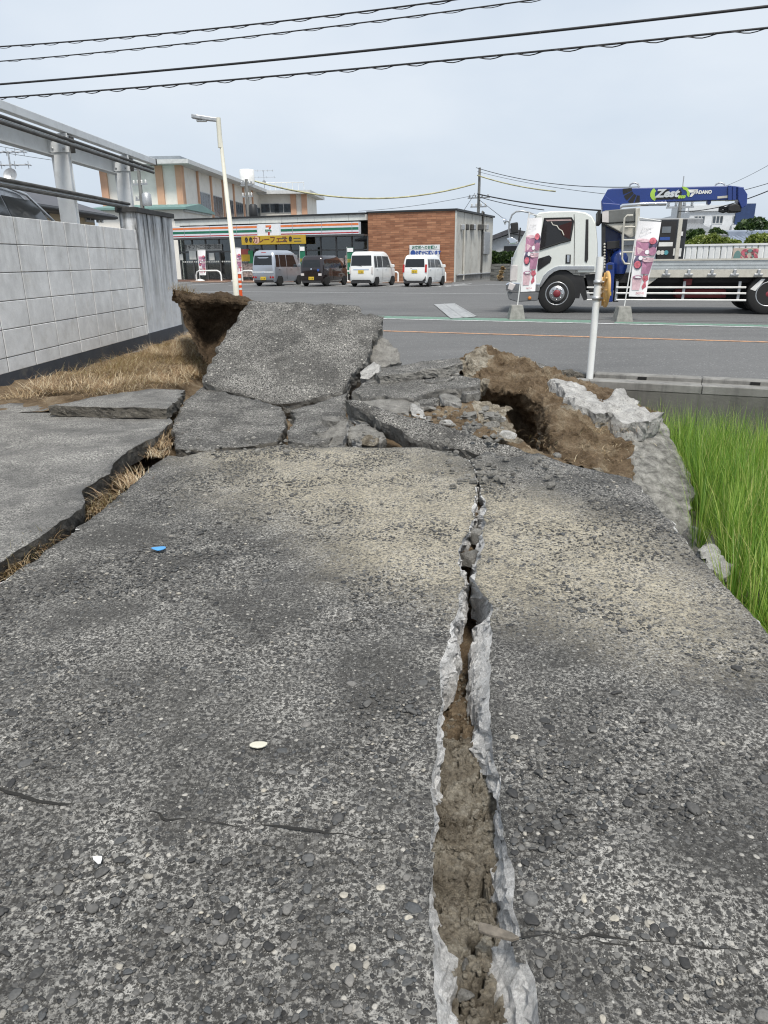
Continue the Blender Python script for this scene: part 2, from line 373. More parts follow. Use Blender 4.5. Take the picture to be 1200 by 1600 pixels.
# ================================================================== road frame: u along the road (to the right and nearer), v across it
RA = R_(22.3); CU = np.array([math.cos(RA), -math.sin(RA)]); CV = np.array([math.sin(RA), math.cos(RA)])
def uv(u, v, z=0.): p = CU*u+CV*v; return np.array([p[0], p[1], z])
def to_uv(p): return float(np.dot(p[:2], CU)), float(np.dot(p[:2], CV))
VK, VR, VP_ = 8.62, 9.25, 18.1          # outer face of the kerb, start of the asphalt, start of the parking area
BIG = 900
def sheet(name, quads, m, kind='structure'):
    me = mesh_np(name, [p for q in quads for p in q], [list(range(4*i, 4*i+4)) for i in range(len(quads))], m); o = obj(name, me); o['kind'] = kind; return o
sheet('ground', [[uv(-BIG,VK+.02,-.03), uv(BIG,VK+.02,-.03), uv(BIG,BIG,-.03), uv(-BIG,BIG,-.03)],
                 [uv(-BIG,-BIG,-.95), uv(BIG,-BIG,-.95), uv(BIG,VK+.02,-.95), uv(-BIG,VK+.02,-.95)],
                 [uv(-BIG,VK+.02,-.95), uv(BIG,VK+.02,-.95), uv(BIG,VK+.02,-.03), uv(-BIG,VK+.02,-.03)]], M_GROUND)
sheet('road', [[uv(-120,VR,0), uv(120,VR,0), uv(120,VP_,0), uv(-120,VP_,0)]], M_ASPH)
sheet('parking_area', [[uv(-70,VP_+.002,.004), uv(60,VP_+.002,.004), uv(60,62,.004), uv(-70,62,.004)]], M_ASPH)
# painted markings
lines = MB()
def stripe(u0, v0, u1, v1, wd, z=.008):
    d = np.array([u1-u0, v1-v0]); d = d/np.linalg.norm(d)*wd/2; n = np.array([-d[1], d[0]])
    lines.quad(uv(u0-n[0],v0-n[1],z), uv(u1-n[0],v1-n[1],z), uv(u1+n[0],v1+n[1],z), uv(u0+n[0],v0+n[1],z))
stripe(-60,16.9,60,16.9,.16)
for c in (-25.6,-22.15,-18.85,-15.6,-12.35,-28.9,-32.2):
    stripe(c-.2,38.6,c-.2,43.6,.12); stripe(c+.2,38.6,c+.2,43.6,.12)
stripe(-13.1,38.5,-8.6,44.8,.16)
stripe(-60,30.6,-4,30.6,.12)
tag(lines.build('white_road_marking', M_LINE), kind='structure')
sheet('orange_road_marking', [[uv(-120,13.83,.006), uv(120,13.83,.006), uv(120,13.98,.006), uv(-120,13.98,.006)]], M_ORANGE)
sheet('green_road_marking', [[uv(-60,17.05,.007), uv(-2.0,17.05,.007), uv(-2.0,17.75,.007), uv(-60,17.75,.007)], [uv(-1.5,17.05,.007), uv(40,17.05,.007), uv(40,17.5,.007), uv(-1.5,17.5,.007)]], M_GREEN)
# kerb and gutter along the near edge of the road, only where it still stands
U0 = to_uv(at_z(770, 585))[0]
kb = tag(thing('kerb', 'low concrete kerb with drain holes along the near road edge', None, uv(0,0)), kind='structure'); del kb['label']
for i, us in enumerate(np.arange(U0-1.2, 12, 1.2)):
    b = MB(); b.M = Matrix.Rotation(-RA, 4, 'Z')
    b.span((us,VK-.02,-.06), (us+1.195,VK+.10,.03+.004*(i % 2)), ch=.008); b.span((us,VK+.10,-.06), (us+1.195,VK+.46,-.005)); b.span((us,VK+.46,-.06), (us+1.195,VR+.01,.045), ch=.012)
    o = b.build('kerb_block', M_KERB, kb)
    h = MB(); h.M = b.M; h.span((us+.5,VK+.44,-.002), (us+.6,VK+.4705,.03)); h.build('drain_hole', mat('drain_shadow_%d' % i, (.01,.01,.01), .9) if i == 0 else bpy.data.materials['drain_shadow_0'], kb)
b = MB(); b.M = Matrix.Rotation(-RA, 4, 'Z'); b.span((U0-.5,VK-.02,-1.), (14,VK+.28,-.062))
tag(b.build('retaining_wall', M_RETAIN), 'dark stained concrete retaining wall below the road kerb beside the rice field', 'wall')
sheet('paddy_mud', [[(1.3,-6,-.80), (14,-6,-.80), (14,14,-.80), (1.3,14,-.80)]], M_MUD)
# ================================================================== helpers for broken concrete and soil
def densify(P, seg, Q=None):
    out, o2 = [], []
    n = len(P)
    for i in range(n):
        a, b = P[i], P[(i+1) % n]; k = max(1, int(np.linalg.norm(b-a)/seg))
        for j in range(k):
            t_ = j/k; out.append(a+(b-a)*t_)
            if Q is not None: o2.append(Q[i]+(Q[(i+1) % n]-Q[i])*t_)
    return np.array(out), (np.array(o2) if Q is not None else None)
def slab_mesh(name, top, thick, mats, seg=.05, grid=.08, rough=.03, amp=.006, rows=5, bot=None, seed=0, under=1.5, inset=0., dome=0., srough=None, nf=11):
    """a plate of broken concrete: outline `top` (3-D, planar), ragged sides, rough underside; mats = top, sides, underside"""
    top = np.array(top, float); n = np.zeros(3)
    for i in range(len(top)): n += np.cross(top[i], top[(i+1) % len(top)])
    if n[2] < 0: top = top[::-1]; n = -n; bot = None if bot is None else np.array(bot)[::-1]
    n /= np.linalg.norm(n); c = top.mean(0)
    P, B = densify(top, seg, None if bot is None else np.array(bot, float))
    e1 = np.cross(n, [0,0,1.]); e1 = np.array([1.,0,0]) if np.linalg.norm(e1) < .05 else e1/np.linalg.norm(e1); e2 = np.cross(n, e1)
    j = vfbm(P*9, 4, seed)*rough; j -= np.outer(j@n, n); P = P+j
    if B is not None: B = B+vfbm(B*14, 4, seed+5)*rough*1.6*np.array([1,1,.6])
    p2 = np.stack([(P-c)@e1, (P-c)@e2], -1)
    lo, hi = p2.min(0), p2.max(0); gx, gy = np.meshgrid(np.arange(lo[0], hi[0], grid), np.arange(lo[1], hi[1], grid)); g = np.stack([gx.ravel(), gy.ravel()], -1)
    g = g+rng.uniform(-.3, .3, g.shape)*grid; g = g[inpoly(g, p2)]
    if len(g):   # keep a margin from the outline
        dm = np.full(len(g), 9.)
        for k in range(0, len(p2)): dm = np.minimum(dm, ((g-p2[k])**2).sum(1))
        g = g[dm > (grid*.45)**2]
    N = len(p2); allp = [Vector(q) for q in np.vstack([p2, g])]
    vs, _, fs, ov, _, _ = delaunay_2d_cdt(allp, [(i, (i+1) % N) for i in range(N)], [], 1, 1e-6)
    back = {}; V2 = np.array([[q.x, q.y] for q in vs])
    for i, o_ in enumerate(ov):
        for q in o_: back[q] = i
    T = c+V2[:,:1]*e1+V2[:,1:]*e2
    hz = fbm(T*3.1, 3, seed)*amp*1.6+(np.abs(fbm(T*nf, 5, seed+3, .6))-.4)*amp*1.3
    T = T+np.outer(hz, n)
    if dome: r2 = (V2**2).sum(1)/max((V2**2).sum(1).max(), 1e-6); T = T+np.outer((1-r2)*dome, n)
    rim = [back[i] for i in range(N)]; ptop = T[rim]
    V = [T]; cnt = len(T); Fc = [list(f) for f in fs]
    # orient
    for f in Fc:
        a, b_, d = T[f[0]], T[f[1]], T[f[2]]
        if np.dot(np.cross(b_-a, d-a), n) < 0: f.reverse()
    mi = [0]*len(Fc); sm = [True]*len(Fc)
    prev = rim; inw = c-ptop; inw -= np.outer(inw@n, n); inw /= np.linalg.norm(inw, axis=1)[:,None]+1e-9
    for r in range(1, rows+1):
        q = r/rows
        if B is not None:
            h = min(1., q/.62); pos_ = ptop+(B-ptop)*h
            if q > .62: pos_ = B+np.array([0,0,-1.])*(q-.62)/.38*thick*.6
        else: pos_ = ptop-n*thick*q+inw*inset*q
        sr_ = rough*.75 if srough is None else srough; pos_ = pos_+(vfbm(pos_*6, 4, seed+9)*.8+(np.abs(vfbm(pos_*26, 5, seed+15))-.35)*.95)*sr_*(1 if r < rows else .6)
        cur = list(range(cnt, cnt+N)); V.append(pos_); cnt += N
        for i in range(N): k = (i+1) % N; Fc.append([prev[i], cur[i], cur[k], prev[k]]); mi.append(1); sm.append(False)
        prev = cur
    U = T-n*thick*(1 if B is None else 1.2)+vfbm(T*6, 4, seed+20)*rough*under; U[rim] = V[-1]
    nb = cnt; V.append(U)
    Fc += [[nb+i for i in reversed(f)] for f in Fc[:len(fs)]]; mi += [2]*len(fs); sm += [False]*len(fs)
    return mesh_np(name, np.vstack(V), Fc, mats, mi, sm)
def px_plane(out, anchors):
    """outline pixels on the plane through three anchored points (px, py, world Y)"""
    p, n = plane3(*[at_y(*a) for a in anchors]); return [at_pl(x, y, p, n) for x, y in out]
def slab_px(name, label, out, anchors, thick, mats, cat='slab', **k):
    o = obj(name, slab_mesh(name, px_plane(out, anchors), thick, mats, **k)); return tag(o, label, cat)
def net(C_, nu, nv):
    """Catmull-Rom refinement of a control net (rows x cols x 3)"""
    C_ = np.array(C_, float)
    def up(A, n):
        m = A.shape[0]; t_ = np.linspace(0, m-1, n); i = np.minimum(t_.astype(int), m-2); f = (t_-i).reshape(-1, *([1]*(A.ndim-1)))
        g = lambda k: A[np.clip(i+k, 0, m-1)]
        return .5*((2*g(0))+(-g(-1)+g(1))*f+(2*g(-1)-5*g(0)+4*g(1)-g(2))*f*f+(-g(-1)+3*g(0)-3*g(1)+g(2))*f**3)
    return np.swapaxes(up(np.swapaxes(up(C_, nu), 0, 1), nv), 0, 1)
def net_normals(G):
    a = np.gradient(G, axis=0); b = np.gradient(G, axis=1); n = np.cross(a, b); return n/(np.linalg.norm(n, axis=-1, keepdims=True)+1e-9)
def grid_faces(nu, nv, flip=False):
    i, j = np.meshgrid(np.arange(nu-1), np.arange(nv-1), indexing='ij'); a = (i*nv+j).ravel(); q = np.stack([a, a+nv, a+nv+1, a+1], -1)
    return q[:,::-1] if flip else q
def clods(p, s=0): return .7*(1-worley(p, s)*1.25)+.35*(1-worley(p*2.3, s+7)*1.2)+.18*(1-worley(p*5.1, s+9))
def soil_surface(name, C_, nu, nv, amp, freq, mats, mi_fn=None, seed=0, parent=None, smooth=False, fine=.4):
    G = net(C_, nu, nv); n = net_normals(G); d = clods(G*freq, seed)*amp+fbm(G*freq*.5, 3, seed+4)*amp*.8+fbm(G*freq*6, 3, seed+6)*amp*fine*.5
    G = G+n*d[...,None]+vfbm(G*freq*3, 2, seed+11)*amp*.3
    Fq = grid_faces(nu, nv); mi = None
    if mi_fn is not None:
        cen = G.reshape(-1,3)[Fq].mean(1); ij = np.stack(np.meshgrid(np.linspace(0,1,nu-1), np.linspace(0,1,nv-1), indexing='ij'), -1).reshape(-1,2); mi = mi_fn(cen, ij)
    return obj(name, mesh_np(name, G.reshape(-1,3), Fq, mats, mi, smooth), parent)
def rock_mesh(name, size, mats, seed, sub=3, flat=.35, white=0.):
    bm = bmesh.new(); bmesh.ops.create_icosphere(bm, subdivisions=sub, radius=1); V = np.array([v.co[:] for v in bm.verts]); Fc = [[v.index for v in f.verts] for f in bm.faces]; bm.free()
    r_ = np.random.default_rng(seed)
    for k in range(9):   # cut facets
        d = r_.normal(size=3); d /= np.linalg.norm(d); h = r_.uniform(.45,.8); e = V@d; V = V-np.outer(np.maximum(e-h, 0), d)
    V = V*np.array(size)*1.25; V = V+vfbm(V*(1.6/max(size)), 4, seed)*max(size)*.07
    return mesh_np(name, V, np.array(Fc), mats, None, False)
# ================================================================== the two foreground slabs and the crack between them
LO = [(697,1800),(683,1600),(676,1540),(675,1483),(674,1421),(675,1363),(670,1333),(677,1288),(672,1210),(680,1177),(682,1122),(687,1090),(689,1037),(705,992),(715,945),(727,907),(715,880),(714,862),(730,837),(737,815),(736,792),(746,772),(744,745),(735,722)]
LI = [(735,1800),(717,1600),(708,1541),(690,1490),(677,1421),(678,1363),(673,1333),(681,1288),(690,1226),(691,1164),(690,1122),(696,1090),(709,1060),(716,1005),(722,960),(732,912),(722,885),(722,868),(738,842),(742,818),(741,795),(748,773),(745,745),(736,722)]
RO = [(890,1800),(844,1600),(834,1519),(815,1467),(807,1421),(802,1372),(789,1340),(784,1281),(779,1220),(766,1177),(763,1119),(762,1037),(765,1000),(770,947),(755,930),(740,910),(747,875),(757,850),(754,827),(756,800),(762,785),(752,770),(746,745),(737,721)]
RI = [(800,1800),(778,1600),(763,1512),(768,1447),(767,1410),(766,1360),(779,1308),(773,1262),(760,1210),(735,1171),(748,1126),(730,1065),(733,1022),(755,965),(742,935),(735,905),(738,880),(744,860),(746,830),(748,803),(752,787),(749,772),(746,746),(736.5,721.5)]
W_ = lambda L_, z=0.: [at_z(x, y, z) for x, y in L_]
def inner(L_, deep): return [at_z(x, y, -min(deep, .015+deep*max(0, (y-730)/120))) for x, y in L_]
FARL = [(712,708),(655,699),(600,700),(540,699),(490,698),(440,694),(395,699),(330,704),(285,714)]
LEFTE = [(262,712),(235,732),(200,765),(160,797),(110,837),(60,872),(0,911),(-150,1013),(-480,1240)]
topL = W_(LO+FARL+LEFTE); topL += [np.array([-2.05,.35,0]), np.array([-.6,.35,0])]
down = lambda L_: [p+np.array([0,0,-.1]) for p in L_]
botL = inner(LI, .085)+down(W_(FARL+LEFTE))+[np.array([-2.05,.35,-.1]), np.array([-.6,.35,-.1])]
RFAR = [(760,707),(800,716),(842,709),(880,722),(925,735),(965,742),(985,747)]
REDGE = [(1040,803),(1088,866),(1130,912),(1200,985),(1330,1140)]
topR = W_(RO[::-1]); topR = W_(RO)+W_(RFAR)+W_(REDGE)+[np.array([1.62,.35,0]), np.array([.3,.35,0])]
botR = inner(RI, .115)+down(W_(RFAR))+[p+np.array([.05,0,-.1]) for p in W_(REDGE)]+[np.array([1.62,.35,-.1]), np.array([.3,.35,-.1])]
slabL = obj('driveway_slab', slab_mesh('driveway_slab', topL, .16, [M_SLAB, M_WHITE, M_SOIL], seg=.011, grid=.055, rough=.013, amp=.004, rows=10, bot=botL, seed=2, srough=.018))
tag(slabL, 'broad dark pebbly concrete driveway slab left of the long crack', 'slab', 'foreground driveway slabs')
slabR = obj('driveway_slab', slab_mesh('driveway_slab', topR, .16, [M_SLAB, M_WHITE, M_SOIL], seg=.011, grid=.055, rough=.013, amp=.004, rows=10, bot=botR, seed=4, srough=.018))
tag(slabR, 'dusty pebbly concrete driveway slab right of the crack, bordering the rice', 'slab', 'foreground driveway slabs')
# soil and clay in the crack
ys = np.linspace(1795, 735, 620); rowsG = []
def interp(L_, y): a = np.array(L_, float); k = np.argsort(a[:,1]); return np.interp(y, a[k,1], a[k,0])
for y in ys:
    dz = np.interp(y, [735,800,840,870,905,940,1000,1075,1100,1150,1180,1300,1800], [-.04,-.09,-.13,-.11,-.2,-.3,-.32,-.26,-.2,-.15,-.1,-.1,-.085])
    xl, xr = interp(LI, y)-16, interp(RI, y)+18
    rowsG.append([at_z(x, y, dz-(.03 if k in (0,55) else 0)) for k, x in enumerate(np.linspace(xl, xr, 56))])
G = np.array(rowsG); Gn = G+vfbm(G*9, 3, 2)*.03; d = clods(Gn*11, 3)*.034+fbm(G*45, 4, 5)*.013+(1-worley(Gn*34, 8))*.008-.02; crev = np.maximum(0, .085-np.abs(fbm(Gn*6.5, 3, 21)))*1.3+np.maximum(0, .06-np.abs(fbm(Gn*15, 3, 27)))*.8; G[...,2] += d-crev
crs = obj('soil', mesh_np('soil', G.reshape(-1,3), grid_faces(*G.shape[:2], flip=False), [M_SOILG, M_SOIL], (G.reshape(-1,3)[grid_faces(*G.shape[:2])].mean(1)[:,1] > 2.02).astype(int), False))
tag(crs, 'crumbly grey-brown clay exposed inside the long driveway crack', 'soil', kind='stuff')
Vc, Fcc, cc_ = [], [], 0; rc = np.random.default_rng(31)
bm = bmesh.new(); bmesh.ops.create_icosphere(bm, subdivisions=1, radius=1); KV = np.array([v.co[:] for v in bm.verts]); KF = np.array([[v.index for v in f.verts] for f in bm.faces]); bm.free()
for _ in range(900):
    i_, j_ = rc.integers(0, 470), rc.integers(9, 47); s_ = .003+.012*rc.beta(1.2, 4); v = KV*s_*rc.uniform(.6,1.2,3); v = v+vfbm(KV*1.4+rc.uniform(0,99), 2)*s_*.4; Vc.append(v+G[i_,j_]+np.array([0,0,s_*.3])); Fcc.append(KF+cc_); cc_ += len(v)
tag(obj('soil_crumbs', mesh_np('soil_crumbs', np.vstack(Vc), np.vstack(Fcc), M_SOILG, None, False)), 'small dry crumbs of clay lying on the soil inside the crack', 'soil', kind='stuff')
def rock(name, label, p, size, mt, seed, rot=None, cat='rock'):
    o = obj(name, rock_mesh(name, size, mt, seed), loc=p); r_ = random.Random(seed); o.rotation_euler = rot or (r_.uniform(-.4,.4), r_.uniform(-.4,.4), r_.uniform(0,6)); return tag(o, label, cat)
rock('rubble_stone', 'rounded grey stone jammed in the narrow upper crack', at_z(731,873,-.09), (.055,.06,.05), M_BROKEN, 3)
rock('rubble_stone', 'small dark stone wedged in the crack above the rounded grey one', at_z(744,842,-.07), (.045,.05,.045), M_BROKEN, 8)
rock('rubble_stone', 'chip of dark grey stone in the crack nearest the viewer', at_z(730,1510,-.085), (.017,.013,.01), M_BROKEN, 12)
rock('rubble_stone', 'narrow grey stone standing in the crack at the bottom edge', at_z(725,1555,-.085), (.009,.02,.011), M_BROKEN, 15)
st = MB(); a, b_ = at_z(746,1449,.012), at_z(812,1467,.016); ax = Vector(b_-a).normalized(); sd_ = Vector((0,0,1)).cross(ax)
pl = [Vector(a)+ax*((b_-a)@np.array(ax))*t_+sd_*w_ for t_, w_ in ((0,.004),(.03,.012),(.25,.013),(.8,.008),(1,.001),(.85,-.009),(.3,-.012),(.05,-.008))]
st.add([p+Vector((0,0,.004)) for p in pl]+[p-Vector((0,0,.004)) for p in pl], [list(range(8))[::-1], list(range(8,16))]+[(i,(i+1) % 8,8+(i+1) % 8,8+i) for i in range(8)])
tag(st.build('wood_splinter', mat('weathered_wood', (.15,.13,.105), .85, var=.45, vs=30, bump=.4, bs=150), bev=.0015), 'short weathered wood splinter bridging the crack edge', 'wood')
# fine joint lines and litter lying on the slabs
def litter(name, label, px, py, pts, m, z=.006, tilt=0., scale=.001):
    b = MB(); c = at_z(px, py, z); n_ = len(pts)
    P = [(x*scale, y*scale, .004+.25*abs(x*scale)*tilt) for x, y in pts]
    b.add([(p[0],p[1],p[2]) for p in P]+[(p[0],p[1],p[2]-.0025) for p in P], [list(range(n_)), list(range(n_,2*n_))[::-1]]+[(i,n_+i,n_+(i+1) % n_,(i+1) % n_) for i in range(n_)])
    return tag(b.build(name, m, loc=c), label, 'litter')
litter('plastic_cap', 'flattened bright blue plastic cap lying on the left slab', 248, 858, [(34*math.cos(a)+3*math.cos(3*a),25*math.sin(a)+4*math.sin(2*a)) for a in np.linspace(0,6.28,14)[:-1]], mat('blue_plastic', (.08,.30,.62), .4), .008, .4)
litter('seashell_chip', 'white curved shard on the slab near the lower left', 152, 1346, [(-14,10),(-4,13),(8,11),(11,2),(12,-10),(6,-11),(-2,-4),(-10,2)], mat('white_shard', (.72,.72,.70), .5), .008, .5)
litter('pale_pebble', 'pale yellowish flat pebble lying left of the crack', 404, 1165, [(26*math.cos(a)*(1+.1*math.sin(2*a)),15*math.sin(a)) for a in np.linspace(0,6.28,13)[:-1]], mat('pale_stone', (.55,.53,.44), .7), .009, .2)
def fissure(px, wd, z=.004):
    b = MB(); P = densify(np.array([at_z(x,y,z) for x,y in px]), .03)[0]; n_ = int(len(P)*.99)
    return P
# hairline cracks: thin raised lips of concrete, the gap's shade painted as near-black strips
M_GAP = mat('painted_crack_shade', (.018,.017,.015), .95)
def hairline(px, parent, name='crack_lip', wd=.011):
    pts = np.array([at_z(x, y, 0) for x, y in px]); segs = []
    for i in range(len(pts)-1):
        k = max(2, int(np.linalg.norm(pts[i+1]-pts[i])/.02)); segs += [pts[i]+(pts[i+1]-pts[i])*t_ for t_ in np.arange(k)/k]
    P = np.array(segs+[pts[-1]]); P += vfbm(P*18, 4, 3)*.012*np.array([1,1,0]); t_ = np.gradient(P, axis=0); t_ /= np.linalg.norm(t_, axis=1)[:,None]; n_ = np.stack([-t_[:,1], t_[:,0], 0*t_[:,0]], -1)
    s_ = np.linspace(0, 1, len(P)); w__ = wd*np.clip(.4+.9*fbm(P*9, 3, 8), .2, 1)*np.clip(np.minimum(s_, 1-s_)*12, .1, 1)
    up = np.array([0,0,1.]); lip = .006*np.clip(np.minimum(s_, 1-s_)*8, 0, 1)
    rows_ = [P-n_*(.05+w__[:,None])-up*.004, P-n_*w__[:,None]+up*lip[:,None], P-n_*w__[:,None]*.5-up*.001+up*.001, P+n_*w__[:,None]-up*.001]
    G_ = np.stack([rows_[0], rows_[1], rows_[1]-up*.02], 1); fq = grid_faces(len(P), 3)
    Gd = np.stack([P-n_*w__[:,None]*.5+up*.0045, P+n_*w__[:,None]*.5+up*.0045], 1); obj('crack_shade_strip', mesh_np('crack_shade_strip', Gd.reshape(-1,3), grid_faces(len(P), 2, True), [M_GAP], None, False), parent)  # flat near-black strip stands in for the shade inside the gap
    return obj(name, mesh_np(name, G_.reshape(-1,3), fq, [M_SLAB], None, False), parent)
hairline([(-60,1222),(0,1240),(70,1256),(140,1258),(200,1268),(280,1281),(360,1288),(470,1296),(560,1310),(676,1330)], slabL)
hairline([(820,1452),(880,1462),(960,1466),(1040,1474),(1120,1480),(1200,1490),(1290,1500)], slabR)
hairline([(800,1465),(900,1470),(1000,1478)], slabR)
# pebbles of the exposed aggregate
bm = bmesh.new(); bmesh.ops.create_icosphere(bm, subdivisions=2, radius=1); IV = np.array([v.co[:] for v in bm.verts]); IF = np.array([[v.index for v in f.verts] for f in bm.faces]); bm.free()
keep = (IV[IF][:,:,2].max(1) > -.05); IF = IF[keep]; us_ = np.unique(IF); mp_ = {v: i for i, v in enumerate(us_)}; IV = IV[us_]; IF = np.array([[mp_[v] for v in f] for f in IF])
bm = bmesh.new(); bmesh.ops.create_icosphere(bm, subdivisions=1, radius=1); JV = np.array([v.co[:] for v in bm.verts]); JF = np.array([[v.index for v in f.verts] for f in bm.faces]); bm.free()
kj = (JV[JF][:,:,2].max(1) > .1); JF = JF[kj]; uj = np.unique(JF); mj = {v: i for i, v in enumerate(uj)}; JV = JV[uj]; JF = np.array([[mj[v] for v in f] for f in JF])
def pebshape(V, sd): r_ = np.random.default_rng(sd); W2 = V*np.array([1, r_.uniform(.45,.85), r_.uniform(.16,.32)]); return W2+vfbm(V*1.1+sd, 2, sd)*.22*np.array([1,1,.4])
variants = []
for k in range(8):
    variants.append(mesh_np('pebble', pebshape(IV, 50+k), IF, M_PEB, None, True))
jv = [pebshape(JV, 80+k) for k in range(8)]
def scatter_pebbles(slab, poly, box, n, nparts, seed):
    r_ = np.random.default_rng(seed); P = np.stack([r_.uniform(box[0],box[1],n), r_.uniform(box[2],box[3],n)], -1)
    P = P[inpoly(P, [p[:2] for p in poly])]
    e = np.array([p[:2] for p in densify(np.array(poly), .03)[0]])
    keep_ = np.array([((e-p)**2).sum(1).min() > .022**2 for p in P]); P = P[keep_]
    clump = vnoise(np.c_[P*2.2, 0*P[:,0]], 5)*.5+.5; P = P[r_.uniform(size=len(P)) < .35+.75*clump]
    s = .0045+.0085*r_.beta(1.4, 3.2, len(P))+(r_.uniform(size=len(P)) < .045)*r_.uniform(.004,.011,len(P))
    dist = np.hypot(P[:,0], P[:,1]); show = s/(dist**2+EYE**2); order = np.argsort(-show*(P[:,1] > .75)*(np.abs(P[:,0]) < .3+.62*P[:,1]))
    for i in order[:nparts]:
        o = bpy.data.objects.new('pebble', variants[int(r_.integers(8))]); COL.objects.link(o); o.parent = slab
        o.location = (P[i,0], P[i,1], float(r_.uniform(-.0005,.0015))); o.scale = (s[i]*1.15,)*3; o.rotation_euler = (float(r_.normal(0,.12)), float(r_.normal(0,.12)), float(r_.uniform(0,6.28)))
    rest = order[nparts:]; V, Fc = [], []; c = 0
    for i in rest:
        v = jv[int(r_.integers(8))]*s[i]; a = r_.uniform(0,6.28); ca, sa = math.cos(a), math.sin(a)
        V.append(np.stack([v[:,0]*ca-v[:,1]*sa+P[i,0], v[:,0]*sa+v[:,1]*ca+P[i,1], v[:,2]+.0005], -1)); Fc.append(JF+c); c += len(v)
    o = obj('small_pebbles', mesh_np('small_pebbles', np.vstack(V), np.vstack(Fc), M_PEBS, None, True), slab); o['kind'] = 'stuff'
scatter_pebbles(slabL, topL, (-2.1,.4,.6,5.6), 30000, 290, 1)
scatter_pebbles(slabR, topR, (.05,1.75,.6,5.2), 16000, 250, 2)
# ================================================================== soil bed and broken pieces
gx = np.linspace(-4.2,1.75,150); gy = np.linspace(-1.5,9.3,240); GX, GY = np.meshgrid(gx, gy, indexing='ij')
Gb = np.stack([GX, GY, np.full_like(GX, -.3)], -1); Gb[...,2] += np.clip((GY-5.6)/1.2, 0, 1)*.13+np.clip((-2.2-GX)/.25, 0, 1)*.20+fbm(Gb*2.2, 3, 3)*.05*np.clip((GY-5)/1, 0, 1)+clods(Gb*9, 6)*.03*np.clip((GY-5.2)/1, 0, 1)
over = (np.stack([GX,GY],-1)@CV > VK-.25); Gb[...,2] = np.where(over, np.minimum(Gb[...,2], -.08), Gb[...,2]); pit = np.clip(1.6-np.hypot((GX-1.62)/.42, (GY-7.0)/1.0)*1.6, 0, 1); Gb[...,2] -= pit*.75
tag(obj('soil_bed', mesh_np('soil_bed', Gb.reshape(-1,3), grid_faces(150,240), [M_SOIL], None, False)), kind='structure')
# left neighbour slab (smooth) and the lifted wedge behind it
ME = [(0,877),(64,837),(128,792),(131,779),(127,765),(152,749),(171,739),(176,723),(208,701),(240,685),(269,659)]
mo = [at_z(x,y,.05) for x,y in ME]+[at_z(262,648,.05), at_z(90,631,.05), at_z(-60,629,.05), at_z(-500,640,.05), np.array([-4.6,1.2,.05]), np.array([-2.1,1.2,.05]), at_z(-200,1000,.05)]
o = obj('driveway_slab', slab_mesh('driveway_slab', mo, .13, [M_FINE, M_DARKB, M_SOIL], seg=.03, grid=.09, rough=.014, amp=.006, rows=5, seed=6, inset=.03))
tag(o, 'smooth grey concrete slab at the left, its broken edge raised over the joint', 'slab')
slab_px('broken_slab', 'thin wedge of smooth concrete lifted along its front edge before the dry grass', [(75,632),(120,624),(185,612),(240,607),(288,609),(284,620),(272,632),(262,641),(200,638),(140,635)], [(90,632,6.45),(262,641,6.25),(240,607,7.6)], .09, [M_FINE, M_DARKB, M_SOIL], seg=.03, grid=.08, rough=.02, seed=9)
# cracked plates in the middle
PK = dict(seg=.025, grid=.06, rough=.022, amp=.004)
slab_px('broken_slab', 'cracked pebbly plate at the foot of the big tilted slab', [(276,704),(270,662),(288,628),(318,603),(352,614),(400,625),(441,637),(447,652),(444,672),(434,690),(395,697),(330,702)], [(276,704,5.33),(434,690,5.5),(330,605,7.6)], .12, [M_SLAB2, M_DARKB, M_SOIL], seed=10, **PK)
slab_px('broken_slab', 'dark pebbly plate right of the short crack, below the tilted slab', [(447,688),(462,655),(455,641),(500,628),(543,614),(537,640),(552,668),(505,690),(488,694)], [(447,688,5.5),(500,690,5.5),(520,620,7.2)], .12, [M_SLAB2, M_BROKEN, M_SOIL], seed=11, **PK)
# the big slab thrown up
A = [(387,472),(430,470),(500,474),(560,477),(570,489),(600,495),(598,510),(585,524),(580,545),(560,575),(548,592),(545,604),(520,617),(470,628),(440,633),(400,622),(350,611),(318,600),(322,578),(346,536)]
bigA = slab_px('tilted_slab', 'large pebbly concrete slab tipped up steeply toward the road', A, [(318,600,7.45),(545,604,7.55),(480,473,9.15)], .2, [M_SLAB2, M_BROKEN, M_SOILD], seg=.03, grid=.06, rough=.035, amp=.005, rows=6, seed=12)
# lifted earth left of it: an overhanging clod of dark soil with dry grass on top
def Y_(x, y, Y): return at_y(x, y, Y)
tag(soil_surface('soil_bank', [
    [Y_(268,470,12.0), Y_(310,485,12.0), Y_(350,490,12.0), Y_(400,500,12.0), Y_(440,505,12.0)],
    [Y_(270,455,9.9), Y_(310,462,9.9), Y_(350,465,9.8), Y_(392,472,9.75), Y_(420,490,9.5)],
    [Y_(273,457,9.45), Y_(312,467,9.45), Y_(352,469,9.4), Y_(392,476,9.4), Y_(420,492,9.3)],
    [Y_(279,478,9.42), Y_(315,486,9.55), Y_(350,488,9.6), Y_(388,490,9.5), Y_(420,500,9.3)],
    [Y_(292,512,9.3), Y_(318,520,9.75), Y_(345,520,9.75), Y_(370,520,9.5), Y_(420,525,9.3)],
    [Y_(304,542,9.0), Y_(320,550,9.6), Y_(335,550,9.5), Y_(360,560,9.2), Y_(400,570,8.8)],
    [Y_(316,566,8.6), Y_(323,570,9.2), Y_(332,575,9.0), Y_(350,590,8.8), Y_(390,600,8.4)]], 70, 90, .035, 9, [M_SOILD, M_SOIL], lambda c, ij: (ij[:,0] < .12).astype(int), 5), 'overhanging bank of dark soil in the hollow beside the tilted slab', 'soil')
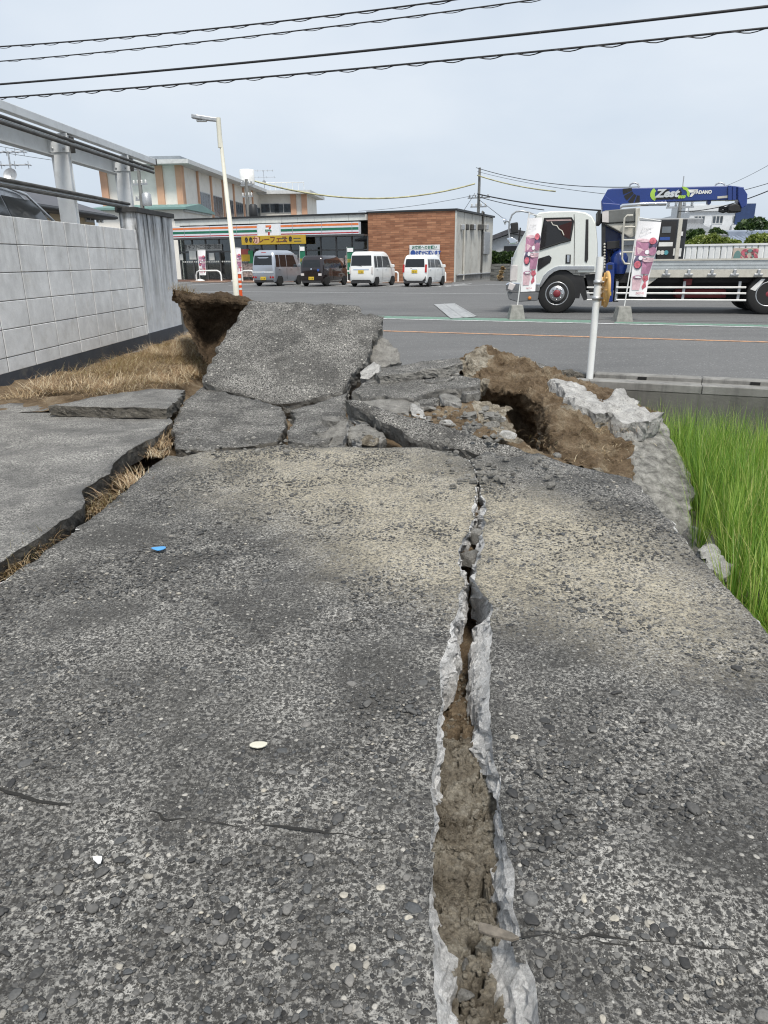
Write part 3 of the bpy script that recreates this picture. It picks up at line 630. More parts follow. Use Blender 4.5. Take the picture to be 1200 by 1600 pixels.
# rubble to the right of the tilted slab
slab_px('concrete_chunk', 'angular pale concrete chunk leaning behind the right edge of the tilted slab', [(584,540),(592,527),(606,532),(620,548),(629,566),(610,571),(590,572),(580,562)], [(584,540,8.6),(629,566,8.3),(590,572,8.2)], .3, [M_BROKEN, M_BROKEN, M_DARKB], 'rubble', seg=.03, grid=.04, rough=.03, amp=.02, seed=14)
slab_px('concrete_chunk', 'small whitish block of broken concrete beside the tilted slab', [(562,580),(583,565),(595,570),(590,580),(575,592),(563,592)], [(562,580,7.85),(595,570,7.9),(575,592,7.7)], .12, [M_PALE, M_PALE, M_DARKB], 'rubble', seg=.02, grid=.03, rough=.012, seed=15)
slab_px('broken_slab', 'thin long concrete plate lying along the road edge', [(586,577),(630,570),(680,563),(716,560),(721,566),(700,574),(650,578),(620,584),(592,588)], [(586,580,7.9),(718,562,8.2),(630,571,8.15)], .09, [M_SLAB2, M_BROKEN, M_DARKB], seed=16, seg=.03, grid=.05, rough=.025, amp=.01)
E_ = [(548,612),(575,596),(600,590),(660,585),(715,587),(749,593),(746,604),(715,607),(690,608),(665,612),(650,624),(600,620),(570,624)]
slab_px('broken_slab', 'flat concrete plate with a thick broken right edge among the rubble', E_, [(548,612,7.2),(746,604,7.3),(660,585,7.95)], .17, [M_SLAB2, M_BROKEN, M_DARKB], seed=17, seg=.03, grid=.06, rough=.022, amp=.008)
slab_px('broken_slab', 'pale dusted plate fragment lying between the tilted slab and the rubble', [(545,622),(575,625),(640,622),(655,632),(640,645),(600,640),(560,632)], [(545,622,6.9),(640,622,6.95),(600,640,6.6)], .1, [M_BROKEN, M_PALE, M_DARKB], seed=18, seg=.03, grid=.05, rough=.02)
F_ = [(538,624),(560,627),(600,640),(650,655),(700,668),(760,685),(800,697),(842,709),(800,716),(760,713),(735,705),(700,700),(655,690),(620,670),(580,648),(548,634)]
slab_px('tilted_slab', 'long narrow slab raised on edge across the middle of the rubble', F_, [(538,624,6.35),(655,690,5.65),(842,709,5.3)], .16, [M_SLAB2, M_BROKEN, M_SOIL], seed=19, seg=.025, grid=.05, rough=.02, amp=.008, inset=-.02)
slab_px('concrete_chunk', 'pale crumbled concrete lump below the raised narrow slab', [(488,692),(500,678),(520,668),(540,664),(545,678),(538,690),(515,696)], [(488,692,5.55),(540,690,5.6),(530,668,5.8)], .1, [M_BROKEN, M_PALE, M_DARKB], 'rubble', seed=20, seg=.02, grid=.02, rough=.025, amp=.03)
slab_px('concrete_chunk', 'grey broken lump half under the raised narrow slab', [(545,672),(560,664),(585,668),(600,680),(596,695),(560,696),(548,690)], [(545,690,5.7),(600,690,5.75),(570,666,6.0)], .12, [M_BROKEN, M_BROKEN, M_DARKB], 'rubble', seed=21, seg=.02, grid=.03, rough=.025, amp=.02)
rock('rubble_stone', 'rusty tan stone under the edge of the raised narrow slab', at_y(578,689,5.6), (.06,.05,.04), M_SOILG, 22)
slab_px('concrete_chunk', 'small white jagged concrete shard above the raised narrow slab', [(640,640),(646,629),(655,634),(664,645),(674,656),(660,652),(648,648)], [(640,640,6.55),(674,656,6.35),(646,629,6.7)], .06, [M_PALE, M_DARKB, M_DARKB], 'rubble', seed=23, seg=.02, grid=.03, rough=.015, amp=.01)
# loose soil between the plates
tag(soil_surface('soil_heap', [
    [Y_(600,650,6.8), Y_(680,640,7.0), Y_(750,632,7.2), Y_(800,640,7.2)],
    [Y_(630,665,6.3), Y_(690,650,6.6), Y_(745,640,6.9), Y_(790,650,6.9)],
    [Y_(660,680,6.0), Y_(710,668,6.2), Y_(760,662,6.3), Y_(800,670,6.4)],
    [Y_(690,700,5.7), Y_(740,692,5.8), Y_(785,690,5.9), Y_(812,700,5.9)]], 70, 90, .05, 7, [M_SOIL, M_SOILG], lambda c, ij: (ij[:,1] > .62).astype(int), 8), 'loose reddish soil and gravel filling the gap between broken plates', 'soil')
rs = random.Random(3)
CH = [(700,663,6.25,.07),(735,652,6.5,.09),(768,664,6.2,.06),(790,682,6.0,.08),(755,640,6.8,.07),(672,640,6.7,.05),(780,655,6.5,.05),(720,676,6.0,.04)]
LMP_L = ['pale lump in the middle of the loose soil between the plates','largest grey lump in the loose soil between the plates','grey lump in the loose soil left of the dark hollow','pale lump at the lower right end of the loose soil','grey lump at the upper right end of the loose soil','small grey lump at the upper left end of the loose soil','small pale lump beside the brown soil lump','smallest grey lump beside the raised narrow slab']
for i, (x,y,Y,s) in enumerate(CH):
    tag(obj('rubble_stone', rock_mesh('rubble_stone', (s,s*.7,s*.5), [M_PALE if i % 3 == 0 else M_BROKEN][0], 40+i), loc=at_y(x,y,Y)), LMP_L[i], 'rock', 'lumps in the loose soil')
# splinters and thin plates thrown about between the large pieces
SPL = [(560,655,6.3,40,12,.3),(600,612,7.2,34,9,-.2),(632,600,7.6,46,10,.1),(668,628,6.9,40,12,-.3),(612,582,7.95,40,8,.25),(690,592,7.6,52,9,-.1),(705,622,6.9,38,12,.3),(735,614,7.2,30,10,-.4),(575,604,7.45,30,9,.5),(640,574,8.15,44,8,-.15),(520,655,6.1,34,10,.2),(500,672,5.8,28,9,-.3),(556,684,5.7,24,9,.6),(622,660,6.1,40,9,.45),(682,682,5.75,44,9,.4),(740,668,6.1,30,12,-.2),(768,650,6.5,32,10,.3),(330,640,6.6,26,6,.2),(352,668,6.0,24,6,-.2)]
rs = random.Random(12)
SPL_L = ['splinter of concrete propped below the upper end of the raised narrow slab','splinter lying on the flat plate close to the tilted slab','long splinter along the back of the flat thick-edged plate','splinter over the loose soil just below the thick broken edge','splinter leaning beside the small whitish block','flat splinter on the right half of the flat thick-edged plate','splinter on the loose soil under the thick plate corner','short splinter between the thick plate corner and the brown soil lump','steep little splinter at the foot of the tilted slab by the flat plate','splinter in front of the thin long plate at the road edge','splinter on the dark plate right of the short crack','small splinter near the lower edge of the dark plate','steep chip beside the tan stone under the raised narrow slab','splinter lying lengthwise on the upper half of the raised narrow slab','splinter lying lengthwise on the lower half of the raised narrow slab','splinter on loose soil nearest the dark hollow','splinter on loose soil at the foot of the brown soil lump','upper of two small splinters on the cracked plate below the tilted slab','lower of two small splinters on the cracked plate below the tilted slab']
for i, (x, y, Y, w_, h_, rot) in enumerate(SPL):
    k = 9; out_ = []
    for q in range(k): a = 2*math.pi*q/k; r0 = rs.uniform(.75,1.15); ex, ey = w_/2*r0*math.cos(a), h_/2*r0*math.sin(a); out_.append((x+ex*math.cos(rot)-ey*math.sin(rot)*.4, y+ex*math.sin(rot)*.5+ey*math.cos(rot)))
    top3 = [at_y(px_, py_, Y-(py_-y)/h_*rs.uniform(.22,.34)) for px_, py_ in out_]; c = np.mean(top3, 0); P_, n_ = plane3(top3[0], top3[3], top3[6]); top3 = [at_pl(px_, py_, P_, n_) for px_, py_ in out_]
    tag(obj('concrete_splinter', slab_mesh('concrete_splinter', top3, rs.uniform(.035,.08), [M_SLAB2 if i % 2 else M_BROKEN, M_BROKEN if i % 3 else M_PALE, M_DARKB], seg=.025, grid=.04, rough=.016, amp=.01, rows=3, seed=100+i)), SPL_L[i], 'rubble', 'loose concrete splinters')
# thin flakes and thin slab on the soil block
slab_px('concrete_flake', 'thin curled flake of concrete sprung up from the right slab', [(806,745),(835,735),(866,725),(869,729),(850,740),(825,746)], [(806,745,5.05),(866,725,5.25),(825,746,5.02)], .02, [M_PALE, M_BROKEN, M_DARKB], 'rubble', seed=30, seg=.02, grid=.04, rough=.008)
slab_px('concrete_flake', 'flat grey flake lying right beside the curled white flake', [(828,744),(850,738),(885,738),(878,748),(850,751)], [(828,744,5.0),(885,738,5.1),(850,751,4.95)], .02, [M_SLAB2, M_BROKEN, M_DARKB], 'rubble', seed=31, seg=.02, grid=.04, rough=.008)
# ------------------------------------------------------------------ the overturned retaining wall block with its soil
blk = thing('fallen_wall_block', 'massive overturned retaining wall piece with brown soil stuck to it', 'rubble', at_y(940,700,6.6)*np.array([1,1,0])+np.array([0,0,-.6]))
IB = np.array(blk.location)
def kid(o): o.parent = blk; o.location = tuple(-IB); return o
kid(soil_surface('soil', [
    [Y_(716,600,9.2), Y_(760,590,9.3), Y_(815,590,9.2), Y_(870,600,9.0), Y_(960,620,8.6), Y_(1040,660,8.0)],
    [Y_(722,572,8.55), Y_(756,553,8.75), Y_(810,562,8.6), Y_(862,585,8.1), Y_(945,620,7.6), Y_(1012,648,7.15)],
    [Y_(724,582,8.3), Y_(754,565,8.3), Y_(806,580,8.1), Y_(858,598,7.75), Y_(938,634,7.25), Y_(1006,655,7.0)],
    [Y_(738,612,7.75), Y_(762,606,7.6), Y_(806,612,7.5), Y_(862,624,7.1), Y_(935,660,6.75), Y_(998,668,6.75)],
    [Y_(754,630,7.95), Y_(784,640,7.95), Y_(822,646,7.8), Y_(866,652,6.65), Y_(930,688,6.4), Y_(990,694,6.45)],
    [Y_(780,650,8.3), Y_(806,662,8.5), Y_(836,672,8.1), Y_(868,682,6.3), Y_(928,714,6.05), Y_(988,722,6.15)],
    [Y_(800,680,8.2), Y_(820,694,8.3), Y_(842,700,7.6), Y_(872,706,6.05), Y_(930,738,5.75), Y_(988,752,5.85)],
    [Y_(815,712,7.4), Y_(836,718,7.4), Y_(852,722,6.7), Y_(880,724,5.85), Y_(935,760,5.6), Y_(985,790,5.75)]], 210, 270, .075, 4.8, [M_SOIL, M_SOILG], lambda c, ij: (fbm(c*2.2, 3, 2)+(.25-ij[:,1])*.5 > .22).astype(int), 12))
CT = [(862,588),(872,586),(905,604),(935,616),(950,622),(966,610),(990,618),(1012,640),(1032,652),(1010,660),(985,656),(955,646),(930,643),(900,634),(878,614)]
kid(obj('broken_top', slab_mesh('broken_top', px_plane(CT, [(862,586,7.7),(1032,652,6.7),(955,640,6.75)]), .2, [M_PALE, M_PALE, M_BROKEN], seg=.025, grid=.03, rough=.035, amp=.04, seed=33, nf=6)))
CF = [(1008,654),(1032,652),(1050,688),(1066,722),(1080,740),(1088,766),(1078,790),(1084,806),(1078,832),(1066,842),(1038,826),(1012,798),(990,768),(984,728),(986,700),(990,672)]
kid(obj('concrete_face', slab_mesh('concrete_face', px_plane(CF, [(1020,654,6.95),(1086,772,5.95),(988,740,6.05)]), .32, [M_FACE, M_PALE, M_BROKEN], seg=.025, grid=.024, rough=.035, amp=.012, rows=6, seed=34, nf=5.)))
slab_px('broken_slab', 'thin dark slab resting on top of the soil of the overturned wall block', [(808,560),(815,556),(845,567),(868,578),(872,592),(858,590),(832,577),(810,567)], [(808,562,8.6),(868,580,8.3),(858,590,8.15)], .08, [M_SLAB2, M_DARKB, M_DARKB], seed=35, seg=.03, grid=.05, rough=.015)
tag(soil_surface('gravel_pile', [[Y_(862,590,8.6), Y_(890,588,8.7), Y_(925,592,8.7)],[Y_(866,584,8.75), Y_(890,577,8.8), Y_(915,586,8.8)],[Y_(868,582,9.1), Y_(890,582,9.2), Y_(918,588,9.2)]], 40, 50, .025, 22, [M_DARKB], None, 14), 'small heap of dark gravel at the foot of the white post', 'gravel', kind='stuff')
slab_px('concrete_chunk', 'crumpled pale concrete fragment lying in the mud beside the rice', [(1092,852),(1105,847),(1125,857),(1140,874),(1152,884),(1146,893),(1122,898),(1108,886),(1096,872)], [(1092,855,4.35),(1150,886,4.2),(1110,890,4.1)], .12, [M_PALE, M_PALE, M_BROKEN], 'rubble', seed=36, seg=.02, grid=.03, rough=.03, amp=.05)
rock('rubble_stone', 'grey stone in the mud under the overturned wall block', at_z(1080,850,-.72), (.16,.14,.1), M_BROKEN, 61)
# scattered crumbs of concrete round the breaks (too many to count)
V, Fc, c = [], [], 0; rr = np.random.default_rng(5)
for (x0,x1,y0,y1,n) in ((280,560,640,705,70),(540,740,600,690,110),(690,785,640,690,50),(560,740,585,610,40),(700,880,705,760,60)):
    for _ in range(n):
        p = at_z(rr.uniform(x0,x1), rr.uniform(y0,y1), .03); s = rr.uniform(.008,.03); v = JV*s*np.array([1,.8,.7]); v = v+vfbm(JV+rr.uniform(0,99), 2)*s*.35; V.append(v+p+np.array([0,0,-s*.2])); Fc.append(JF+c); c += len(v)
tag(obj('concrete_crumbs', mesh_np('concrete_crumbs', np.vstack(V), np.vstack(Fc), M_BROKEN)), 'crumbs of broken concrete strewn around the breaks', 'rubble', kind='stuff')
# ================================================================== rice and dry grass
def leaf_material(name, ramp_, trans=.35, tip=None):
    t = NT(name); rnd = t.n('NewGeometry').outputs['Random Per Island']; c = t.ramp(rnd, *ramp_)
    t.out(c, .5)
    tr = t.n('BsdfTranslucent'); t.l(t.mix(1., c, (1.2,1.3,.8), 'MULTIPLY'), tr.inputs['Color']); ms = t.n('MixShader'); ms.inputs[0].default_value = trans
    t.l(t.b.outputs[0], ms.inputs[1]); t.l(tr.outputs[0], ms.inputs[2]); t.l(ms.outputs[0], t.t.nodes['Material Output'].inputs['Surface']); return t.m
M_RICE = leaf_material('rice_leaf', ((0, (.06,.14,.02)), (.45, (.18,.33,.045)), (.88, (.34,.47,.09)), (.95, (.5,.5,.18)), (1, (.55,.45,.22))))
M_DRY = leaf_material('dry_grass', ((0, (.11,.065,.032)), (.35, (.27,.17,.085)), (.7, (.45,.335,.2)), (1, (.68,.6,.44))), .2)
def blades(base, hd, lean, ht, wd, bend, seg=4, seed=0):
    """ribbons: base Nx3, heading, lean (rad), height, width, bend"""
    n = len(base); V = np.zeros((n, seg+1, 2, 3)); pos_ = base.copy(); side = np.stack([-np.sin(hd), np.cos(hd), 0*hd], -1); ang = lean.copy()
    for k in range(seg+1):
        w__ = wd*(1-(k/seg)**1.6*.95)*(.6+.4*min(1, k*2/seg)); V[:,k,0] = pos_-side*w__[:,None]/2; V[:,k,1] = pos_+side*w__[:,None]/2
        d_ = np.stack([np.sin(ang)*np.cos(hd), np.sin(ang)*np.sin(hd), np.cos(ang)], -1); pos_ = pos_+d_*(ht/seg)[:,None]; ang = ang+bend/seg
    Fq = []
    idx = np.arange(n)[:,None]*(seg+1)*2
    for k in range(seg): q = k*2; Fq.append(np.concatenate([idx+q, idx+q+1, idx+q+3, idx+q+2], 1))
    return V.reshape(-1,3), np.vstack(Fq)
r_ = np.random.default_rng(9); bx, by = [], []
for X in np.arange(1.98, 7.6, .2):
    for Y in np.arange(2.6, 9.0, .22):
        p = np.array([X+r_.normal(0,.03), Y+r_.normal(0,.03)])
        if p@CV > VK-.28 or (X < 2.62 and Y > 5.1) or (X < 2.2 and 3.9 < Y) or X > .75*Y+.9 or X < .33*Y+.1: continue
        n = int(r_.integers(66,100)); a = r_.uniform(0,6.28,n); bx.append(np.c_[p[0]+np.cos(a)*r_.uniform(0,.05,n), p[1]+np.sin(a)*r_.uniform(0,.05,n), np.full(n,-.81)]); by.append(a)
base = np.vstack(bx); hd = np.concatenate(by); n = len(base)
V, Fq = blades(base, hd, np.abs(r_.normal(.10,.09,n)), r_.uniform(.5,.8,n), r_.uniform(.004,.009,n), np.abs(r_.normal(.4,.4,n)), 5)
tag(obj('rice_plants', mesh_np('rice_plants', V, Fq, M_RICE, None, True)), 'dense bright green young rice growing in the paddy', 'rice', kind='stuff')
# dry grass between wall and slabs, along the joint and on the lifted bank
def dry(pts, n, hmin, hmax, spread, seed, name, label, flat=.9):
    r2 = np.random.default_rng(seed); pts = np.array(pts); i = r2.integers(0, len(pts), n); b = pts[i]+np.c_[r2.normal(0,spread,(n,2)), np.zeros(n)]
    hd_ = 5*vnoise(b*1.3, seed)+r2.normal(0,.8,n); V, Fq = blades(b, hd_, np.abs(r2.normal(flat*.72,.3,n)), r2.uniform(hmin,hmax,n), r2.uniform(.0025,.006,n), np.abs(r2.normal(1.1,.6,n)), 5)
    return tag(obj(name, mesh_np(name, V, Fq, M_DRY, None, True)), label, 'dry grass', kind='stuff')
gp = []
for _ in range(700):
    t_ = r_.uniform(); py = r_.uniform(0,1); Y = 7.2+6.6*t_**.8; xw = -4.13+.045*(Y-7.9); xr = np.interp(Y, [7.2,8.5,10,14], [-2.7,-2.3,-2.15,-2.5]); x = xw+.33+(xr-xw-.33)*r_.uniform()
    mm_ = float(vnoise(np.array([[x*2.2,Y*2.2,0]]),3)[0]); gp.append((x, Y, .0+.08*(1-abs((x-xw)/(xr-xw)*2-1))+.07*max(mm_,-.3)+.04*r_.uniform()))
dry(gp, 46000, .07, .24, .09, 3, 'dry_grass_strip', 'matted dry brown grass along the foot of the block wall', 1.55)
jp = [at_z(x, y, -.04) for x, y in ((5,893),(40,870),(70,850),(150,800),(180,780),(200,760),(205,752),(160,795),(245,712),(252,698),(260,680),(262,670),(10,897))]
dry(jp, 1500, .05, .16, .05, 4, 'dry_grass_tufts', 'straw tufts growing in the joint between the left slab and the driveway', 1.05)
dry([at_y(x, y, 9.6) for x, y in ((273,452),(280,455),(290,458),(300,462),(284,456))], 260, .06, .16, .06, 6, 'dry_grass_fringe', 'short straw fringe on top of the dark soil bank', .8)
dry([at_y(x, y, Y) for x, y, Y in ((880,640,7.0),(900,660,6.7),(930,670,6.5),(870,690,6.2),(950,700,6.2),(880,712,5.95),(960,660,6.7),(850,610,7.6))], 900, .03, .1, .16, 8, 'root_fibres', 'fine straw roots hanging from the brown soil of the overturned block', 1.5)
# ground raised under the dry grass
gxx = np.linspace(0,1,30); gyy = np.linspace(6.6,15.5,70); GG = np.zeros((30,70,3))
for j, Y in enumerate(gyy):
    xw = -4.3+.045*(Y-7.9); xr = np.interp(Y, [6.6,8.5,10,15.5], [-2.2,-2.1,-2.0,-2.2])
    GG[:,j,0] = xw+(xr-xw)*gxx; GG[:,j,1] = Y; GG[:,j,2] = -.02+.08*np.sin(gxx*math.pi)-.14*np.clip((gxx-.7)/.3,0,1)
GG[...,2] += fbm(GG*4, 3, 7)*.03
tag(obj('verge', mesh_np('verge', GG.reshape(-1,3), grid_faces(30,70), [M_SOIL], None, True)), kind='structure')
# ================================================================== block wall on the left with its pier and the steel frame above
M_PLAS_W = mat('white_plastic', (.72,.72,.70), .45); M_STEEL = mat('galvanised_steel', (.45,.46,.47), .45, .6, var=.2, vs=9); M_DARK = mat('dark_metal', (.03,.031,.033), .5, .2)
M_BLACK = mat('black_rubber', (.013,.013,.014), .75, var=.3); M_CHROME = mat('chrome', (.75,.76,.78), .12, 1., var=.04); M_WHITEP = mat('white_paint', (.78,.79,.78), .35, var=.04, dirt=.12)
def block_material(name, base, stain, streak=.6, board=False):
    t = NT(name); p = t.pos()
    c = t.ramp(t.noise(p, 5, 8, .65), (.3, tuple(np.array(base)*.82)), (.7, tuple(np.array(base)*1.12)))
    c = t.mix(t.math('MULTIPLY', t.ramp(t.noise(p, 120, 4, .7), (.4, 0.), (.7, 1.)), .3), c, tuple(np.array(base)*.55))
    sx = t.n('SeparateXYZ'); t.l(p, sx.inputs[0])
    s = t.ramp(t.noise(t.pos(scale=(7,7,.55) if not board else (5,5,.6)), 1., 7, .65), (.47, 0.), (.63, 1.)); hi = t.ramp(sx.outputs[2], (.0, .25), (1., 1.)) if not board else t.math('ADD', .9, 0)
    hz_ = t.n('MapRange'); t.l(sx.outputs[2], hz_.inputs[0]); hz_.inputs[1].default_value = 1.0 if not board else .2; hz_.inputs[2].default_value = 1.85 if not board else 2.1
    c = t.mix(t.math('MULTIPLY', t.math('MULTIPLY', s, streak), hz_.outputs[0]), c, stain)
    low = t.ramp(t.noise(p, 3.1, 6, .7), (.55, 0.), (.72, 1.)); c = t.mix(t.math('MULTIPLY', low, .3), c, (.34,.30,.22))
    return t.out(c, .9, t.bump(t.noise(p, 140, 5, .7), .35, .006))
M_BLOCK = block_material('pale_block', (.77,.77,.76), (.22,.215,.2), .35); M_JOINT = mat('mortar_joint', (.2,.197,.187), .95); M_BASE = block_material('dark_painted_footing', (.055,.062,.075), (.2,.21,.22), .5)
M_PIER = block_material('streaked_board_concrete', (.62,.64,.66), (.03,.031,.032), 1., True); M_CAP = mat('pier_cap_black', (.045,.045,.045), .8, var=.4, vs=8, bump=.3)
W0_, W1_ = np.array([-4.18,7.9]), np.array([-3.87,14.35]); WD = (W1_-W0_)/np.linalg.norm(W1_-W0_); WN = np.array([WD[1], -WD[0]]); WRZ = math.atan2(WD[1], WD[0])
wall = thing('block_wall', 'pale concrete block wall with dark footing beside the dry grass', 'wall', (W0_[0], W0_[1], 0), WRZ)   # local x along the wall, local -y towards the driveway
def onwall(px, py, off=0.):   # pixel on the wall's front face -> local x, z
    p = at_pl(px, py, (*(W0_+WN*off), 0), (*WN, 0)); return float((p[:2]-W0_)@WD), float(p[2])
xe, ztop = onwall(213, 358); _, z0 = onwall(0, 337); ztop = (ztop+z0)/2; zb = .5*(onwall(0,580)[1]+onwall(228,528)[1]); xs = -3.5
b = MB(); b.span((xs,.0,-.3), (xe,.14,zb)); b.build('footing', M_BASE, wall)
b = MB(); b.span((xs,.008,zb), (xe,.13,ztop-.008)); b.build('mortar', M_JOINT, wall)
rowh = (ztop-zb)/5.55; bl = (onwall(210,358)[0]-onwall(20,340)[0])/6; xref = onwall(20,340)[0]
zs = [ztop-rowh*k for k in range(6)]+[zb]; bmesh_cache = {}
for r in range(6):
    xx = xref-math.ceil((xref-xs)/bl)*bl
    while xx < xe-.02:
        x0, x1 = max(xx, xs), min(xx+bl, xe); key = (round(x1-x0, 3), r == 5)
        if x1-x0 > .05:
            if key not in bmesh_cache:
                m_ = MB(); m_.box((0,0,0), (x1-x0-.018,.14,zs[r]-zs[r+1]-.009), ch=.004); bmesh_cache[key] = m_.mesh('block', M_BLOCK)
            o = obj('block', bmesh_cache[key], wall, ((x0+x1)/2, .07+rng.uniform(-.0015,.0015), (zs[r]+zs[r+1])/2))
        xx += bl
# pier
xa, xb = xe+.005, onwall(284,515)[0]; zp = onwall(240,331)[1]
pier = thing('wall_pier', 'tall streaked board-formed concrete pier with black cap at the wall end', 'pier', (*(W0_+WD*xa), 0), WRZ)
b = MB(); lp = xb-xa
for k in range(7): b.span((lp*k/7+.003,-.012-.003*(k % 2),.22), (lp*(k+1)/7-.003,.26,zp-.06))
b.span((.004,-.004,.2), (lp-.004,.25,zp-.06)); b.build('shaft', M_PIER, pier)
b = MB(); b.span((-.0,-.03,-.3), (lp+.02,.28,.22)); b.build('footing', M_BASE, pier)
b = MB(); b.span((-.05,-.05,zp-.06), (lp+.05,.30,zp+.02), ch=.006); b.build('cap', M_CAP, pier, bev=.004)
# yard behind the wall
b = MB(); b.M = Matrix.Translation((W0_[0], W0_[1], 0)) @ Matrix.Rotation(WRZ, 4, 'Z'); b.span((-14,.28,-.9), (9.5,40,.55)); tag(b.build('yard_ground', M_GROUND), kind='structure')
# steel frame: posts, box beam, top rail, two dark pipe rails
M_FRAME = mat('pale_grey_steel_paint', (.62,.64,.65), .5, var=.08, vs=2, dirt=.3, dirtcol=(.25,.24,.21)); M_RUST = mat('dark_dirty_steel', (.07,.068,.064), .75, var=.5, vs=6)
frm = thing('steel_frame', 'pale grey steel carport frame rising behind the block wall', 'frame', (*W0_, .55), WRZ)
OFF = .34
def fw(px, py, off=OFF):
    p = at_pl(px, py, (*(W0_-WN*off), 0), (*WN, 0)); return float((p[:2]-W0_)@WD), float(p[2])-.55
posts_ = [(80,98,230,345,125),(185,194,262,330,211)]
xr_end = fw(241,245)[0]; zr = .5*(fw(241,247)[1]+fw(0,158)[1])
pz = zr-.13
for (pxl, pxb, pyt, pyb, pxr) in posts_:
    x1 = fw(pxr,pyb)[0]; x0 = x1-.10; dp = .24
    b = MB(); b.span((x0,OFF,-.1), (x0+.012,OFF+dp,pz)); b.span((x1-.012,OFF,-.1), (x1,OFF+dp,pz)); b.span((x0+.012,OFF+.01,-.1), (x1-.012,OFF+.03,pz)); b.span((x0+.012,OFF+dp-.03,-.1), (x1-.012,OFF+dp-.01,pz)); po = b.build('post', M_FRAME, frm, bev=.004)
    b = MB(); b.span((x0-.014,OFF-.03,pz-.22), (x0-.001,OFF+dp+.03,pz+.02)); pt = b.build('bracket_plate', M_FRAME, po, bev=.003)
    for dy in (.04, dp-.04):
        for dz in (.05,.17): b = MB(); b.lathe([(.016,0),(.016,.012),(.008,.016)], 8, Matrix.Translation((x0-.014,OFF+dy,pz-dz)) @ Matrix.Rotation(-math.pi/2, 4, 'Y')); b.build('bolt', M_STEEL, po)
    b = MB(); b.span((x1+.005,OFF-.01,pz-.2), (x1+.14,OFF+.14,pz+.0)); b.build('bracket_box', M_RUST, po)
for (xa_, xb_) in ((xs-2,xr_end),):
    b = MB(); b.span((xa_,OFF-.02,zr-.10), (xb_,OFF+.09,zr)); b.build('top_rail', M_FRAME, frm, bev=.006)
    b = MB(); b.span((xb_,OFF-.025,zr-.105), (xb_+.05,OFF+.095,zr+.004)); b.build('rail_end', M_RUST, frm)
p1x = fw(90,345)[0]
b = MB(); b.span((xs-2,OFF+.26,pz-.24), (xr_end-.9,OFF+.275,pz-.02)); b.span((xs-2,OFF+.20,pz-.02), (xr_end-.9,OFF+.34,pz-.005)); b.span((xs-2,OFF+.2,pz-.255), (xr_end-.9,OFF+.34,pz-.24)); b.build('beam', M_FRAME, frm)
b = MB(); b.span((xs-2,OFF+3.4,pz-.2), (xr_end-.9,OFF+3.5,pz+.02)); b.build('beam', M_FRAME, frm)
for zz, px_e, off in ((.5*(fw(0,188,.2)[1]+fw(243,266,.2)[1]), 243, .2), (.5*(fw(0,279,.2)[1]+fw(190,323,.2)[1]), 200, .2)):
    x1 = fw(px_e, 300, off)[0]
    for k, (dy, dz, rr_, m_) in enumerate(((0,.03,.022,M_RUST),(.03,-.005,.02,M_FRAME),(0,-.035,.022,M_RUST))):
        b = MB(); b.tube([(xs-2,off+dy,zz+dz), (x1,off+dy,zz+dz)], rr_, 8); b.build('guard_rail', m_, frm)
# ================================================================== parked car behind the wall
def roundrect(x0, x1, hw, r, n=4, z=0.):
    P = []
    for cx, cy, a0 in ((x1-r,hw-r,0),(x0+r,hw-r,90),(x0+r,-hw+r,180),(x1-r,-hw+r,270)):
        for k in range(n+1): a = R_(a0+90*k/n); P.append((cx+r*math.cos(a), cy+r*math.sin(a), z))
    return P
class Body:
    """car body lofted from level rings: rows (z, x_rear, x_front, half width, corner radius)"""
    def __init__(s, rows): s.r = np.array(rows, float)
    def g(s, z, k): return float(np.interp(z, s.r[:,0], s.r[:,k]))
    def shell(s, b, mi=0, n=4):
        b.loft([roundrect(x0,x1,hw,min(rd,hw-.02),n,z) for z,x0,x1,hw,rd in s.r], mi)
    def side(s, poly, sgn, off=.006, th=.02, n=6):
        """panel following the flank; poly [(x, z)]"""
        b = MB(); P = densify(np.array([(x,z,0.) for x,z in poly]), .12)[0]; m = len(P)
        out_ = [(x, sgn*(s.g(z,3)+off), z) for x,z,_ in P]; in_ = [(x, sgn*(s.g(z,3)+off-th), z) for x,z,_ in P]; c = P.mean(0); cc = (c[0], sgn*(s.g(c[1],3)+off), c[1])
        b.add(out_+in_+[cc], [(i,(i+1) % m,2*m) for i in range(m)]+[(i,m+i,m+(i+1) % m,(i+1) % m) for i in range(m)], sm=False); return b
    def end(s, poly, rear=True, off=.006, th=.02):
        """panel on the tail or nose; poly [(y, z)]"""
        b = MB(); P = densify(np.array([(y,z,0.) for y,z in poly]), .12)[0]; m = len(P); sg = -1 if rear else 1; k = 1 if rear else 2
        f = lambda z: s.g(z,k)+sg*off
        out_ = [(f(z), y, z) for y,z,_ in P]; in_ = [(f(z)-sg*th, y, z) for y,z,_ in P]; c = P.mean(0)
        b.add(out_+in_+[(f(c[1]),c[0],c[1])], [(i,(i+1) % m,2*m) for i in range(m)]+[(i,m+i,m+(i+1) % m,(i+1) % m) for i in range(m)]); return b
M_CGLASS = mat('tinted_car_glass', (.012,.014,.016), .08, 0., var=.2, spec=.6); M_TYRE = mat('tyre_rubber', (.018,.018,.018), .85, var=.2); M_ALLOY = mat('wheel_alloy', (.5,.51,.52), .35, .8)
M_REDL = mat('red_lamp', (.42,.02,.018), .25); M_CLEARL = mat('clear_lamp', (.62,.58,.56), .2); M_PLATE = mat('yellow_plate', (.75,.52,.05), .5); M_INK = mat('black_ink', (.02,.02,.02), .6)
